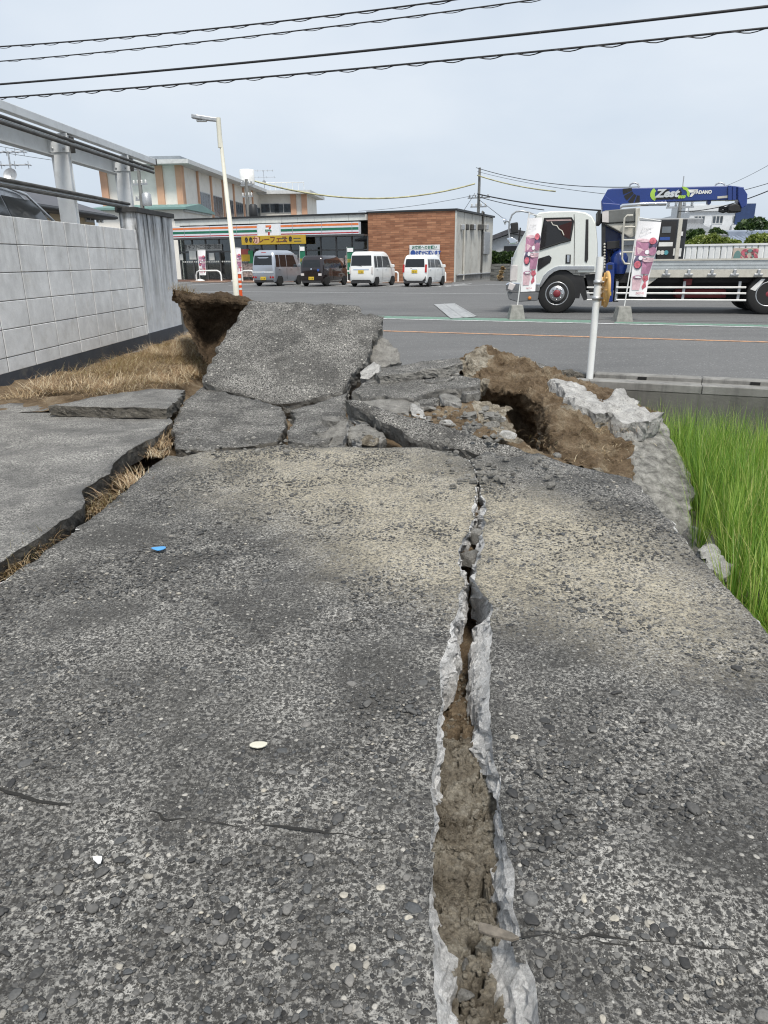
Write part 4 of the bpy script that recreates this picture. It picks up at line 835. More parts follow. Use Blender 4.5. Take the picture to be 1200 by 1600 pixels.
def wheel(parent, x, y, r, wd, hubm, M_=None, spokes=5, n=28):
    sg = 1 if y > 0 else -1; T = Matrix.Translation((x,y,r)) @ Matrix.Rotation(-sg*math.pi/2, 4, 'X')
    wh = obj('wheel', MB().lathe([(r*.62,-.5*wd),(r*.9,-.5*wd),(r,-.36*wd),(r,.36*wd),(r*.9,.5*wd),(r*.64,.5*wd)], n, T).mesh('wheel', M_TYRE), parent)
    b = MB(); b.lathe([(r*.66,.3*wd),(r*.66,.47*wd),(r*.6,.49*wd),(r*.56,.33*wd),(r*.16,.30*wd),(r*.14,.40*wd),(.001,.41*wd)], n, T, cap=False)
    for k in range(spokes): a = 2*math.pi*k/spokes; b.M = T @ Matrix.Rotation(a, 4, 'Z'); b.box((r*.36,0,.36*wd), (r*.5,r*.14,.12*wd)); b.M = None
    b.build('rim', hubm, wh); return wh
gc = thing('parked_car', 'dark grey car parked behind the block wall, only its roof showing', 'car', (-5.75,10.9,.55), R_(93)); gc.scale = (1.1,1.1,1.2)
GB = Body([(.25,-2.1,2.1,.80,.3),(.6,-2.2,2.2,.86,.3),(.85,-2.15,2.1,.86,.3),(.92,-2.05,1.1,.82,.25),(1.2,-1.75,.75,.72,.22),(1.42,-1.3,.35,.63,.25),(1.50,-1.0,.1,.55,.25)])
b = MB(); GB.shell(b); b.build('body', mat('dark_grey_car_paint', (.09,.10,.115), .25, .4, coat=.6), gc)
for sg in (-1,1):
    for x0, x1, x2, x3 in ((-1.75,-.55,-.55,-1.2),(-.5,.85,.45,-.5)): GB.side([(x0,.96),(x1,.96),(x2,1.38),(x3,1.38)], sg).build('side_window', M_CGLASS, gc)
    b = MB(); b.tube([(-1.95,sg*.8,1.0),(-1.55,sg*.69,1.3),(-1.2,sg*.62,1.44),(-.3,sg*.6,1.5),(.3,sg*.63,1.44),(.9,sg*.74,1.15)], .018, 6); b.build('roof_trim', M_CHROME, gc)
    for x in (-1.35,1.3): wheel(gc, x, sg*.78, .31, .2, M_ALLOY)
# ================================================================== lamp, delineator, white post, grate, banners
M_CREAM = mat('cream_pole_paint', (.70,.68,.58), .5, var=.06, dirt=.15)
lb = at_z(370,471); ltop = at_y(341,185,lb[1]); lh = ltop[2]
lamp = thing('street_lamp', 'slim cream lamp post with angled white lamp head in the car park', 'street lamp', lb)
b = MB(); b.tube([(0,0,0),(0,0,lh*.28),(0,0,lh*.281),(ltop[0]-lb[0],0,lh)], [.105,.10,.085,.055], 14); b.build('pole', M_CREAM, lamp)
b = MB(); b.tube([(ltop[0]-lb[0],0,lh-1.6*.55),(ltop[0]-lb[0],0,lh+.02)], .08, 12); b.build('sleeve', M_CREAM, lamp)
hx = ltop[0]-lb[0]
b = MB(); b.loft([[(hx-.05-x_, sx*w__, lh-.02+z_+tz*.06) for sx, tz in ((-1,-1),(1,-1),(1,1),(-1,1))] for x_, w__, z_ in ((0,.07,-.02),(.2,.09,.0),(.35,.13,.02),(.65,.15,.06),(.82,.1,.09))], sm=False); b.build('lamp_head', M_STEEL, lamp, bev=.02)
b = MB(); b.loft([[(hx-.4-x_, sx*w__, lh-.09+z_) for sx, z_ in ((-1,0),(1,0),(1,.04),(-1,.04))] for x_, w__ in ((0,.1),(.32,.09))], sm=False); b.build('lens', M_PLAS_W, lamp)
dl = at_z(376,470); dp = thing('delineator_post', 'short orange and white striped flexible post beside the lamp post', 'post', dl)
M_ORP = mat('orange_plastic', (.72,.10,.02), .45); b = MB(); hD = at_y(373,429,dl[1])[2]
ws = [0,.42,.5,.6,.68,.78,.86,1.]
for k in range(7): b.lathe([(.085,hD*ws[k]),(.085,hD*ws[k+1])], 14, None, k % 2, cap=(k == 6))
b.build('tube', [M_ORP, M_PLAS_W], dp); b = MB(); b.lathe([(.15,0),(.15,.03),(.09,.06)], 16); b.build('base', M_ORP, dp)
pb = at_z(921,591); ptp = at_y(938,401,pb[1]); wp = thing('mirror_post', 'leaning white steel post with round ochre disc beside the kerb', 'post', pb); tilt = np.array([ptp[0]-pb[0], 0, ptp[2]])
b = MB(); b.tube([(0,0,-.08), tilt], .04, 18); b.build('post', M_WHITEP, wp)
dc = at_y(946,452,pb[1])-pb; nrm = Vector((.98,-.10,0)).normalized(); T = Matrix.Translation(dc+np.array([.0,0,0])) @ nrm.to_track_quat('Z','Y').to_matrix().to_4x4()
hd_ = float(np.linalg.norm(at_y(944,424,pb[1])-at_y(944,481,pb[1])))/2
M_OCH = mat('ochre_plastic', (.60,.36,.12), .5, var=.12, dirt=.2)
b = MB(); b.lathe([(hd_*.3,-.02),(hd_*.9,-.012),(hd_,0),(hd_,.018),(hd_*.97,.022),(.01,.012)], 40, T); dsc = b.build('disc', M_OCH, wp)
for k in range(8):
    a = k*math.pi/4; b = MB(); b.M = T @ Matrix.Rotation(a, 4, 'Z'); b.box((hd_*.6,0,-.022), (hd_*.6,.012,.02)); b.build('rib', M_OCH, dsc)
for py in (441,466):
    c = at_y(925+(466-py)*.1+3,py,pb[1])-pb; b = MB(); b.lathe([(.048,-.02),(.05,-.02),(.05,.02),(.048,.02)], 18, Matrix.Translation((tilt[0]*c[2]/tilt[2],0,c[2]))); b.tube([(tilt[0]*c[2]/tilt[2]+.045,0,c[2]),(dc[0]-.01,dc[1],c[2])], .012, 6); b.build('clamp', M_STEEL, wp)
# steel drain grate
gq = [at_z(x,y,.008) for x,y in ((678,476),(710,474),(745,495),(704,498))]; gr = thing('drain_grate', 'steel drain grating set in the asphalt between road and car park', 'grate', gq[3])
o0 = gq[3]; e1 = gq[2]-gq[3]; e2 = gq[0]-gq[3]; M_GRATE = mat('worn_grating_steel', (.42,.42,.41), .5, .5, var=.3, vs=8)
b = MB(); b.quad((0,0,.001), e1, e1+e2, e2); b.build('channel', mat('drain_channel_dark', (.09,.09,.09), .9), gr)
for k in range(26):
    t_ = (k+.5)/26; c = e2*t_; b = MB(); hw_ = e2/26*.32; b.add([c-hw_+np.array([0,0,.004]), c+e1-hw_+np.array([0,0,.004]), c+e1+hw_+np.array([0,0,.012]), c+hw_+np.array([0,0,.012])], [(0,1,2,3)]); b.build('bar', M_GRATE, gr)
b = MB(); up_ = np.array([0,0,.014])
for s0, s1 in ((e2*0,e1*.06),(e1*.47,e1*.53),(e1*.94,e1)): b.add([s0+up_, s1+up_, s1+e2+up_, s0+e2+up_], [(0,1,2,3)])
b.build('frame', M_GRATE, gr)
# banners (nobori) : pole, arm, printed cloth, concrete foot
M_CLOTH = mat('banner_cloth', (.80,.79,.80), .8, var=.03); M_PINK = mat('print_mauve', (.42,.20,.30), .8, var=.3, vs=5.); M_PINKL = mat('print_pink', (.66,.46,.50), .8, var=.2, vs=9.); M_REDP = mat('print_strawberry', (.52,.13,.17), .8, var=.5, vs=14.); M_BERRY = mat('print_dark_berry', (.10,.08,.14), .8, var=.9, vs=16.); M_GREYP = mat('print_grey', (.35,.35,.36), .8)
M_CONCF = mat('weight_concrete', (.26,.255,.235), .9, var=.3, vs=8, bump=.5)
def banner(label, base, top_px, cloth_px, scale=1., group='smoothie banners', foot='block', sub=1):
    t_ = thing('banner', label, 'banner', base, 0, group); Yb = base[1]; bx_ = np.array(base)
    tp_ = at_y(*top_px, Yb)-bx_
    b = MB(); b.tube([(0,0,.05), tuple(tp_+np.array([0,0,.03]))], .014*scale, 8); b.build('pole', M_PLAS_W, t_)
    tl, tr, br, bl_ = [at_y(x, y, Yb)-bx_+np.array([0,-.03,0]) for x, y in cloth_px]
    b = MB(); b.tube([tuple(tp_), tuple(tr+np.array([0,.02,.02]))], .009*scale, 6); b.build('arm', M_PLAS_W, t_)
    n1, n2 = 14, 26
    def S(u, v, off=0.):
        p = (tl*(1-u)+tr*u)*(1-v)+(bl_*(1-u)+br*u)*v; wv = .035*scale*math.sin(v*7+u*2.5)*(.3+u)+.02*scale*math.sin(u*6+v*3); return p+np.array([0,wv-off,0])
    G_ = np.array([[S(u,v) for v in np.linspace(0,1,n2)] for u in np.linspace(0,1,n1)]); Gb_ = G_+np.array([0,.004,0])
    me = mesh_np('cloth', np.vstack([G_.reshape(-1,3), Gb_.reshape(-1,3)]), np.vstack([grid_faces(n1,n2,True), grid_faces(n1,n2)+n1*n2]), M_CLOTH, None, True); cl = obj('cloth', me, t_)
    def patch(name, m_, poly, off):
        P = densify(np.array([(u,v,0.) for u,v in poly]), .04)[0]; c = P.mean(0); b = MB(); m = len(P)
        b.add([S(u,v,off) for u,v,_ in P]+[S(c[0],c[1],off)], [(i,(i+1) % m,m) for i in range(m)]); return b.build(name, m_, cl)
    cup = lambda u,v,w_,h_: [(u-w_/2,v),(u+w_/2,v),(u+w_*.4,v+h_),(u-w_*.4,v+h_)]
    ov = lambda u,v,a_,b_: [(u+a_*math.cos(q),v+b_*math.sin(q)) for q in np.linspace(0,6.28,12)[:-1]]
    o1 = .008*scale
    for (m_, pl_, k) in [(M_PINKL,[(.02,.70),(.98,.70),(.98,.97),(.02,.97)],1) if False else (M_PINKL,[(.02,.33),(.98,.33),(.98,.45),(.02,.45)],1),(M_PINK,cup(.32,.25,.58,.20),2),(M_PINKL,ov(.32,.25,.29,.024),3),(M_BERRY,ov(.77,.29,.23,.075),2),(M_REDP,ov(.74,.25,.16,.045),3),(M_PINK,ov(.8,.385,.2,.055),3),(M_CLOTH,ov(.55,.40,.1,.03),3),
                        (M_BERRY,ov(.22,.54,.21,.095),2),(M_REDP,ov(.2,.57,.15,.05),3),(M_CLOTH,ov(.3,.48,.09,.03),3),(M_PINKL,[(.4,.47),(.98,.47),(.98,.53),(.4,.53)],1),(M_PINK,cup(.69,.51,.58,.18),2),(M_PINKL,ov(.69,.51,.29,.022),3),
                        (M_PINKL,cup(.32,.73,.54,.18),1),(M_PINK,ov(.32,.735,.25,.024),2),(M_CLOTH,ov(.32,.735,.17,.014),3),(M_REDP,[(.62,.68),(.72,.72),(.86,.70),(.98,.76),(.84,.79),(.92,.86),(.74,.9),(.66,.86),(.78,.8),(.6,.76)],1)]:
        patch('print', m_, pl_, o1*k)
    if sub:
        for (body, v, h_, m_) in (('ストロベリー',.10,.07,M_GREYP),('スムージーできます',.15,.055,M_GREYP),('SMOOTHIE',.955,.07,M_REDP)):
            c = S(.5,v,o1*2); d_ = tr-tl; wid = np.linalg.norm(d_); text(body, h_*wid*1.9, m_, cl, face_y(*c, math.atan2(d_[1], d_[0])), sx=.8, depth=.001)
    b = MB()
    if foot == 'block':
        b.loft([[(sx*w__, sy*w__, z_) for sx, sy in ((-1,-1),(1,-1),(1,1),(-1,1))] for w__, z_ in ((.19*scale,0),(.185*scale,.02),(.135*scale,.31*scale),(.125*scale,.33*scale))], sm=False); b.build('foot', M_CONCF, t_, bev=.012)
    else: b.lathe([(.3,0),(.34,.06),(.3,.14),(.12,.2),(.03,.22)], 18); b.build('foot', M_PLAS_W, t_)
    return t_
f1 = at_z(806,499); banner('pink smoothie banner on a concrete foot in front of the truck cab', f1, (827,334), [(824,341),(847,340),(836,455),(813,456)])
f2 = at_z(972,502); banner('pink smoothie banner on a concrete foot in front of the truck bed', f2, (998,340), [(997,345),(1033,347),(1009,464),(982,463)])
# ================================================================== convenience store (local x along the front, y into the building)
sR = at_z(709,441); SRZ = -R_(22.5); SW, SD, SH = 21., 9.5, 0
store = thing('convenience_store', 'low convenience store with striped fascia and brown brick end wall', 'store', sR, SRZ)
Sx = np.array([math.cos(SRZ), math.sin(SRZ)]); Sy = np.array([-math.sin(SRZ), math.cos(SRZ)])
def os_(px, py, y=0.):   # pixel on the front plane -> local x, z
    p = at_pl(px, py, (*(sR[:2]+Sy*y), 0), (*Sy, 0)); return float((p[:2]-sR[:2])@Sx), float(p[2])
def od(px, py):          # pixel on the right side plane -> local y, z
    p = at_pl(px, py, sR, (*Sx, 0)); return float((p[:2]-sR[:2])@Sy), float(p[2])
ST = os_(709,329)[1]; XB = os_(575,400)[0]; XL = -SW; SDp = min(od(768,400)[0], 14.)
def brick_material():
    t = NT('brown_brick_tile'); p = t.pos(True); sw = t.n('SeparateXYZ'); t.l(p, sw.inputs[0]); cb = t.n('CombineXYZ'); t.l(sw.outputs[0], cb.inputs[0]); t.l(sw.outputs[2], cb.inputs[1])
    br = t.n('TexBrick'); t.l(cb.outputs[0], br.inputs['Vector']); br.inputs['Scale'].default_value = 1.; br.inputs['Brick Width'].default_value = .62; br.inputs['Row Height'].default_value = .13; br.inputs['Mortar Size'].default_value = .012
    br.inputs['Color1'].default_value = (.20,.075,.038,1); br.inputs['Color2'].default_value = (.48,.23,.125,1); br.inputs['Mortar'].default_value = (.12,.075,.05,1); br.inputs['Bias'].default_value = -.1
    c = t.mix(.35, br.outputs['Color'], t.ramp(t.noise(t.pos(True, (1,1,5)), 1.6, 5), (.35, (.20,.08,.04)), (.65, (.50,.26,.15))))
    return t.out(c, .8, t.bump(br.outputs['Fac'], -.5, .02))
M_SWALL = mat('store_panel_ivory', (.52,.53,.50), .6, var=.06, dirt=.25, vs=1.); M_SSIDE = mat('store_side_panel', (.48,.47,.43), .7, var=.12, vs=.8, dirt=.4); M_EDGE = mat('roof_edge_black', (.02,.021,.022), .5)
M_FW = mat('fascia_white', (.66,.70,.76), .35, var=.03); M_FO = mat('fascia_orange', (.72,.20,.06), .4); M_FG = mat('fascia_green', (.015,.15,.085), .4); M_FR = mat('fascia_red', (.42,.03,.03), .4)
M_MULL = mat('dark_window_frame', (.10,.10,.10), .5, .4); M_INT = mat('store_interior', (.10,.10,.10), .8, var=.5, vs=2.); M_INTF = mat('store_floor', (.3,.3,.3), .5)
t = NT('shop_glass'); tr = t.n('BsdfTransparent'); tr.inputs[0].default_value = (.62,.66,.66,1); gl = t.n('BsdfGlossy'); gl.inputs['Roughness'].default_value = .03; fr = t.n('Fresnel'); fr.inputs[0].default_value = 1.6; ms = t.n('MixShader')
t.l(t.math('ADD', fr.outputs[0], .04), ms.inputs[0]); t.l(tr.outputs[0], ms.inputs[1]); t.l(gl.outputs[0], ms.inputs[2]); t.l(ms.outputs[0], t.t.nodes['Material Output'].inputs['Surface']); M_SGL = t.m
t = NT('tube_light'); t.b.inputs['Emission Color'].default_value = (1,.98,.92,1); t.b.inputs['Emission Strength'].default_value = 1.6; M_TUBE = t.m
M_POST = [mat('poster_white', (.66,.66,.62), .7), mat('poster_red', (.5,.12,.1), .7), mat('poster_green', (.05,.3,.13), .7), mat('poster_yellow', (.66,.44,.05), .7), mat('poster_blue', (.03,.08,.3), .7), mat('poster_photo', (.3,.24,.22), .8, var=.9, vs=9.)]
zg0, zg1 = .12, os_(500,370)[1]; zf0, zf1 = os_(400,370)[1]+.02, os_(400,353)[1]+.05
b = MB(); b.prism([(XB+.02,0),(0,0),(0,ST),(XB+.02,ST)], 1, 0, .28); b.build('brick_wall', brick_material(), store)
b = MB(); b.span((-.002,.0,-.0), (.10,.06,ST)); b.build('corner_trim', M_SWALL, store)
# side wall in tall panels
for k in range(5): b = MB(); b.span((-.08,.07+SDp*k/5+.006,.45), (.02,SDp*(k+1)/5-.006,ST-.02)); b.build('side_panel', M_SSIDE, store)
b = MB(); b.span((-.3,.3,0), (.06,SDp,.44)); b.build('side_plinth', M_KERB, store)
b = MB(); b.span((XL,SDp-.2,0), (-.1,SDp,ST)); b.build('rear_wall', M_SSIDE, store)
b = MB(); b.span((XL,.3,0), (XL+.2,SDp-.2,ST-.3)); b.build('far_side_wall', M_SSIDE, store)
b = MB(); b.span((XL,.1,ST-.25), (-.05,SDp-.05,ST-.12)); b.build('roof', M_EDGE, store)
b = MB(); b.span((XB-.05,-.06,ST), (.14,.3,ST+.12)); b.span((-.2,.3,ST), (.14,SDp+.06,ST+.12)); b.span((XL,-.3,ST-.05), (XB-.05,.3,ST+.06)); b.build('roof_edge', M_EDGE, store)
# upper panels over the windows, fascia and window band
nP = 12; wP = (XB-XL)/nP
for k in range(nP): b = MB(); b.span((XL+wP*k+.008,-.22,zf1+.1), (XL+wP*(k+1)-.008,.1,ST-.05)); b.build('upper_panel', M_SWALL, store)
b = MB(); b.span((XL,-.6,zf0-.12), (XB+.0,.12,zf0-.02)); b.build('soffit', M_MULL, store)
sgn = thing('tmp', 'x', 'y'); bpy.data.objects.remove(sgn)
xs0, xs1 = os_(410,360)[0], os_(443,360)[0]; xend = os_(566,360)[0]
b = MB(); b.span((XL,-.55,zf0), (xend,-.2,zf1)); fas = b.build('fascia', M_FW, store)
hF = zf1-zf0
for (z0_, z1_, m_) in ((.72,.90,M_FO),(.34,.56,M_FG),(.08,.17,M_FR)):
    for xa_, xb_ in ((XL,xs0-.1),(xs1+.1,xend-.02)):
        b = MB(); b.span((xa_,-.556,zf0+hF*z0_), (xb_,-.54,zf0+hF*z1_)); b.build('stripe', m_, fas)
for xx in np.arange(XL+1, xend, 2.2):
    if xx < xs0-.3 or xx > xs1+.3: b = MB(); b.span((xx-.015,-.562,zf0), (xx+.015,-.54,zf1)); b.build('fascia_joint', M_STEEL, fas)
b = MB(); b.span((xs0,-.60,zf0-.03), (xs1,-.3,zf1+.03)); ls = b.build('sign_panel', mat('sign_white', (.78,.80,.82), .35, var=.03), fas)
cx = (xs0+xs1)/2; hS = hF*.9; cz = (zf0+zf1)/2
b = MB(); b.prism([(cx-.30*hS,cz+.46*hS),(cx+.36*hS,cz+.46*hS),(cx+.36*hS,cz+.3*hS),(cx-.30*hS,cz+.26*hS)], 1, -.615, -.59); b.build('sign_seven_top', M_FO, ls)
b = MB(); b.prism([(cx+.18*hS,cz+.31*hS),(cx+.36*hS,cz+.3*hS),(cx+.17*hS,cz+.0*hS),(cx+.14*hS,cz-.48*hS),(cx-.07*hS,cz-.48*hS),(cx-.03*hS,cz-.02*hS)], 1, -.613, -.59); b.build('sign_seven_stem', M_FR, ls)
b = MB(); b.span((cx-.34*hS,-.625,cz-.17*hS), (cx+.38*hS,-.6,cz+.09*hS)); b.build('sign_word_bar', mat('sign_bar_white', (.8,.8,.8), .4), ls)
text('ELEVEn', .24*hS, M_FG, ls, face_y(cx+.02*hS,-.63,cz-.04*hS), bold=.01)
# glazed front
nW = 13; wW = (XB-XL)/nW; zt = os_(500,391)[1]
for k in range(nW+1): b = MB(); b.span((XL+wW*k-.05,.0,.1), (XL+wW*k+.05,.12,zf0-.12)); b.build('mullion', M_MULL, store)
b = MB(); b.span((XL,.01,zt-.05), (XB,.11,zt+.05)); b.build('transom', M_MULL, store)
for k in range(nW):
    for z0_, z1_ in ((.16,zt-.05),(zt+.05,zf0-.12)): b = MB(); b.span((XL+wW*k+.05,.04,z0_), (XL+wW*(k+1)-.05,.05,z1_)); b.build('window_pane', M_SGL, store)
b = MB(); b.span((XL,-.5,0), (XB,.14,.12)); b.build('front_step', mat('brown_tile_step', (.22,.13,.1), .7), store)
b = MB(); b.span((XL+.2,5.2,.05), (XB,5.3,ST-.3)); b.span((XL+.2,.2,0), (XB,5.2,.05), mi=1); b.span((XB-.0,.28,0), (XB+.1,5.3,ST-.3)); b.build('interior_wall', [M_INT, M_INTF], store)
for k in range(5): b = MB(); b.span((XL+1+k*2.6,2.4,ST-.85), (XL+2.9+k*2.6,2.52,ST-.8)); b.span((XL+1+k*2.6,1.1,ST-.8), (XL+2.9+k*2.6,1.22,ST-.75)); b.build('ceiling_light', M_TUBE, store)
for k in range(6): b = MB(); b.span((XL+.8+k*2.3,1.7,.06), (XL+2.4+k*2.3,2.2,1.3+.25*(k % 2))); sh_ = b.build('shelf', M_POST[5], store)
b = MB()
for k in range(90):
    xx = XL+wW*.2+k*.16
    if xx < XB-.2: b.span((xx,.03,1.32), (xx+.09,.038,1.42))
b.build('dotted_film', M_POST[0], store)['kind'] = 'stuff'
rp_ = random.Random(4)
for (px, py, w__, h_, m_) in ((283,402,.35,.4,0),(301,397,.6,.75,0),(331,401,.45,.5,0),(382,398,.8,.75,1),(384,403,.7,.45,3),(392,402,.4,.9,2),(386,418,1.0,.55,5),(388,427,1.0,.5,5),(460,404,.5,.5,0),(466,410,.6,.6,5),(530,412,.7,.7,5),(548,410,.8,.9,5)):
    x, z = os_(px, py); b = MB(); b.span((x-w__/2,-.01-.002*m_,z-h_/2), (x+w__/2,.0-.002*m_,z+h_/2)); b.build('poster', M_POST[m_], store)
x0, z0_ = os_(290,387); x1, _ = os_(347,387); b = MB(); b.span((x0,-.02,z0_-.22), (x1,-.005,z0_+.2)); hb = b.build('window_banner', mat('pale_banner', (.42,.42,.40), .7), store)
text('夏ギフトご注文', .36, M_INK, hb, face_y(x0+(x1-x0)*.33,-.024,z0_), sx=.95); text('受付開始!', .36, M_INK, hb, face_y(x0+(x1-x0)*.8,-.024,z0_), sx=.9)
x0, z1_ = os_(385,369.5); x1, z0_ = os_(485,381); b = MB(); b.span((x0,-.66,z0_), (x1,-.62,z1_)); yb = b.build('yellow_banner', mat('banner_yellow', (.48,.32,.03), .6, var=.05), store)
zc = (z0_+z1_)/2; hh = z1_-z0_; wv = x1-x0
text('カレーフェス', hh*.82, mat('brown_print', (.16,.05,.02), .6), yb, face_y(x0+wv*.45,-.665,zc), bold=.012)
for u in (.08,.15,.77):
    for m_, r1, dz in ((M_INK,.27,.06),(mat('print_skin_%d' % int(u*100), (.55,.36,.26), .7),.17,-.04)):
        b = MB(); b.lathe([(hh*r1,0),(hh*r1,.004)], 14, Matrix.Translation((x0+wv*u,-.662-(.004 if r1 < .3 else 0),zc+dz*hh)) @ Matrix.Rotation(math.pi/2, 4, 'X') @ Matrix.Diagonal((.85,1.15,1,1))); b.build('portrait', m_, yb)
b = MB(); b.lathe([(hh*.42,0),(hh*.42,.004)], 18, Matrix.Translation((x0+wv*.24,-.664,zc)) @ Matrix.Rotation(math.pi/2, 4, 'X')); b.build('badge', mat('print_peach', (.65,.4,.3), .7), yb)
for u, v in ((.67,.62),(.66,.3),(.87,.62),(.88,.3)): b = MB(); b.span((x0+wv*(u-.055),-.664,z0_+hh*v-.03), (x0+wv*(u+.055),-.66,z0_+hh*v+.03)); b.build('small_print', M_RUST, yb)
# side wall pipes, vents, meter box
for px, top_ in ((724,350),(753,341)):
    y_, zt_ = od(px, top_); b = MB(); pth = [(.09,y_,.1),(.09,y_,zt_)]
    if top_ == 341: pth += [(.12,y_,zt_+.35),(.12,y_-.35,zt_+.4),(.12,y_-.4,zt_+.2)]
    b.tube(pth, .07, 8); b.build('drain_pipe', M_SSIDE if px == 724 else M_RUST, store)
for px in (720,727,735,738,747,751,758): y_, z_ = od(px,355); b = MB(); b.box((.12,y_,z_), (.2,.38,.36), ch=.04); b.build('vent_hood', M_RUST if px % 2 else M_STEEL, store)
y_, z_ = od(757,380); b = MB(); b.box((.12,y_,z_), (.18,1.5,1.5), ch=.03); b.build('meter_box', M_STEEL, store)
y_, z_ = od(715,432); b = MB(); b.tube([(.09,.4,.42),(.09,SDp-.2,.42)], .05, 8); b.build('ground_pipe', M_STEEL, store)
# notice board in front of the brick wall
x0, z1_ = os_(640,383,-.5); x1, _ = os_(687,383,-.5); z0_ = os_(660,410,-.5)[1]
nb_ = thing('notice_board', 'white notice board on two posts before the brick wall', 'sign', (*(sR[:2]+Sx*((x0+x1)/2)-Sy*.5), 0), SRZ); wv = x1-x0
b = MB(); b.span((-wv/2,-.02,z0_), (wv/2,.02,z1_), ch=.005); bd = b.build('board', mat('board_white', (.72,.73,.74), .5, var=.04), nb_)
for sx in (-1,1): b = MB(); b.span((sx*(wv/2-.05)-.04,.02,0), (sx*(wv/2-.05)+.04,.08,z1_)); b.build('post', M_PLAS_W, nb_)
hB = z1_-z0_
text('お客様へのお願い', wv*.105, M_FG, bd, face_y(0,-.026,z1_-hB*.15), bold=.005); text('お静かに願います', wv*.125, M_POST[4], bd, face_y(wv*.13,-.026,z1_-hB*.46), bold=.012, sx=.85)
b = MB(); b.lathe([(hB*.17,0),(hB*.17,.006)], 20, Matrix.Translation((-wv*.38,-.02,z1_-hB*.46)) @ Matrix.Rotation(math.pi/2, 4, 'X')); b.build('pictogram', M_POST[4], bd)
for k in range(3): b = MB(); b.span((wv*.05,-.025,z0_+hB*(.12+.09*k)), (wv*.42,-.02,z0_+hB*(.15+.09*k))); b.build('small_print', M_REDP, bd)
b = MB(); b.span((-wv/2,-.024,z1_-hB*.27), (wv/2,-.02,z1_-hB*.25)); b.build('rule_line', M_STEEL, bd); b = MB(); b.span((wv*.1,-.026,z0_+.0), (wv*.5,-.021,z0_+hB*.08)); b.build('green_bar', M_FG, bd)
# wheel-stop hoops and small banners along the shop front
def hoop(px0, px1, ytop, label):
    x0, zt_ = os_(px0,ytop,-2.2); x1, _ = os_(px1,ytop,-2.2); c = sR[:2]+Sx*((x0+x1)/2)-Sy*2.2; t_ = thing('hoop_barrier', label, 'barrier', (*c,0), SRZ, 'hoop barriers before the store'); w__ = (x1-x0)/2; r0 = min(.3, w__*.4)
    b = MB(); b.tube([(-w__,0,0),(-w__,0,zt_-r0),(-w__+r0*.3,0,zt_-r0*.3),(-w__+r0,0,zt_),(w__-r0,0,zt_),(w__-r0*.3,0,zt_-r0*.3),(w__,0,zt_-r0),(w__,0,0)], .055, 8); b.build('tube', M_PLAS_W, t_)
    b = MB(); b.span((-w__-.4,-.2,0), (w__+.4,.2,.1), ch=.02); b.build('base', mat('hoop_base_tile', (.3,.2,.15), .8) if 'hoop_base_tile' not in bpy.data.materials else bpy.data.materials['hoop_base_tile'], t_)
hoop(306,345,423,'white hoop barrier before the shop window, left of the lamp post'); hoop(378,396,423,'white hoop barrier behind the lamp post, partly hidden by the silver van'); hoop(608,622,425,'white hoop barrier between the two white cars'); hoop(683,696,425,'white hoop barrier right of the rightmost white car'); hoop(540,548,424,'white hoop barrier behind the dark wagon and the first white car')
g_ = at_pl(312, 430, (*(sR[:2]-Sy*1.3),0), (*Sy,0))*np.array([1,1,0]); banner('small pink smoothie banner before the shop window, on a round white foot', g_, (308,389), [(309,391),(321,391),(322,430),(312,430)], 1.0, foot='disc', sub=0)
g_ = at_pl(368, 430, (*(sR[:2]-Sy*1.3),0), (*Sy,0))*np.array([1,1,0]); banner('small pink smoothie banner just behind the lamp post', g_, (364,386), [(365,388),(376,388),(379,428),(367,428)], 1.0, foot='disc', sub=0)
def green_banner(label, px, top, bot, base):
    g_ = at_pl(base[0], 430, (*(sR[:2]-Sy*1.3),0), (*Sy,0)); g_[2] = 0; t_ = thing('banner', label, 'banner', g_, 0, 'green banners before the store'); p0, p1 = at_y(px[0],top,g_[1])-g_, at_y(px[1],bot,g_[1])-g_
    b = MB(); b.tube([(0,0,0),(p0[0],0,p0[2]+.05)], .02, 6); b.build('pole', M_PLAS_W, t_)
    b = MB(); b.add([(p0[0],-.02,p0[2]),(p1[0],-.04,p0[2]),(p1[0],-.0,p1[2]),(p0[0],-.03,p1[2])]+[(p0[0],-.012,p0[2]),(p1[0],-.032,p0[2]),(p1[0],.008,p1[2]),(p0[0],-.022,p1[2])], [(3,2,1,0),(4,5,6,7),(0,1,5,4),(1,2,6,5),(2,3,7,6),(3,0,4,7)]); cl = b.build('cloth', M_FG, t_)
    h_ = p0[2]-p1[2]; cxx = (p0[0]+p1[0])/2; wd = p1[0]-p0[0]
    b = MB(); b.span((p0[0]+.02,-.06,p0[2]-h_*.16), (p1[0]-.02,-.05,p0[2]-.02)); b.build('header', M_CLOTH, cl)
    for sx in (-.22,.22): text('宅配便\n受付中' if sx < 0 else '店頭で\nどうぞ', wd*.3, M_POST[3], cl, face_y(cxx+wd*sx,-.06,p0[2]-h_*.5), sx=.6)
    b = MB(); b.lathe([(.25,0),(.26,.06),(.04,.14)], 12); b.build('foot', M_PLAS_W, t_)
green_banner('green banner with yellow lettering between the silver van and the dark wagon', (468,478), 385, 428, (469,441)); green_banner('green banner with white top between the dark wagon and the first white car', (542,553), 387, 428, (543,441))
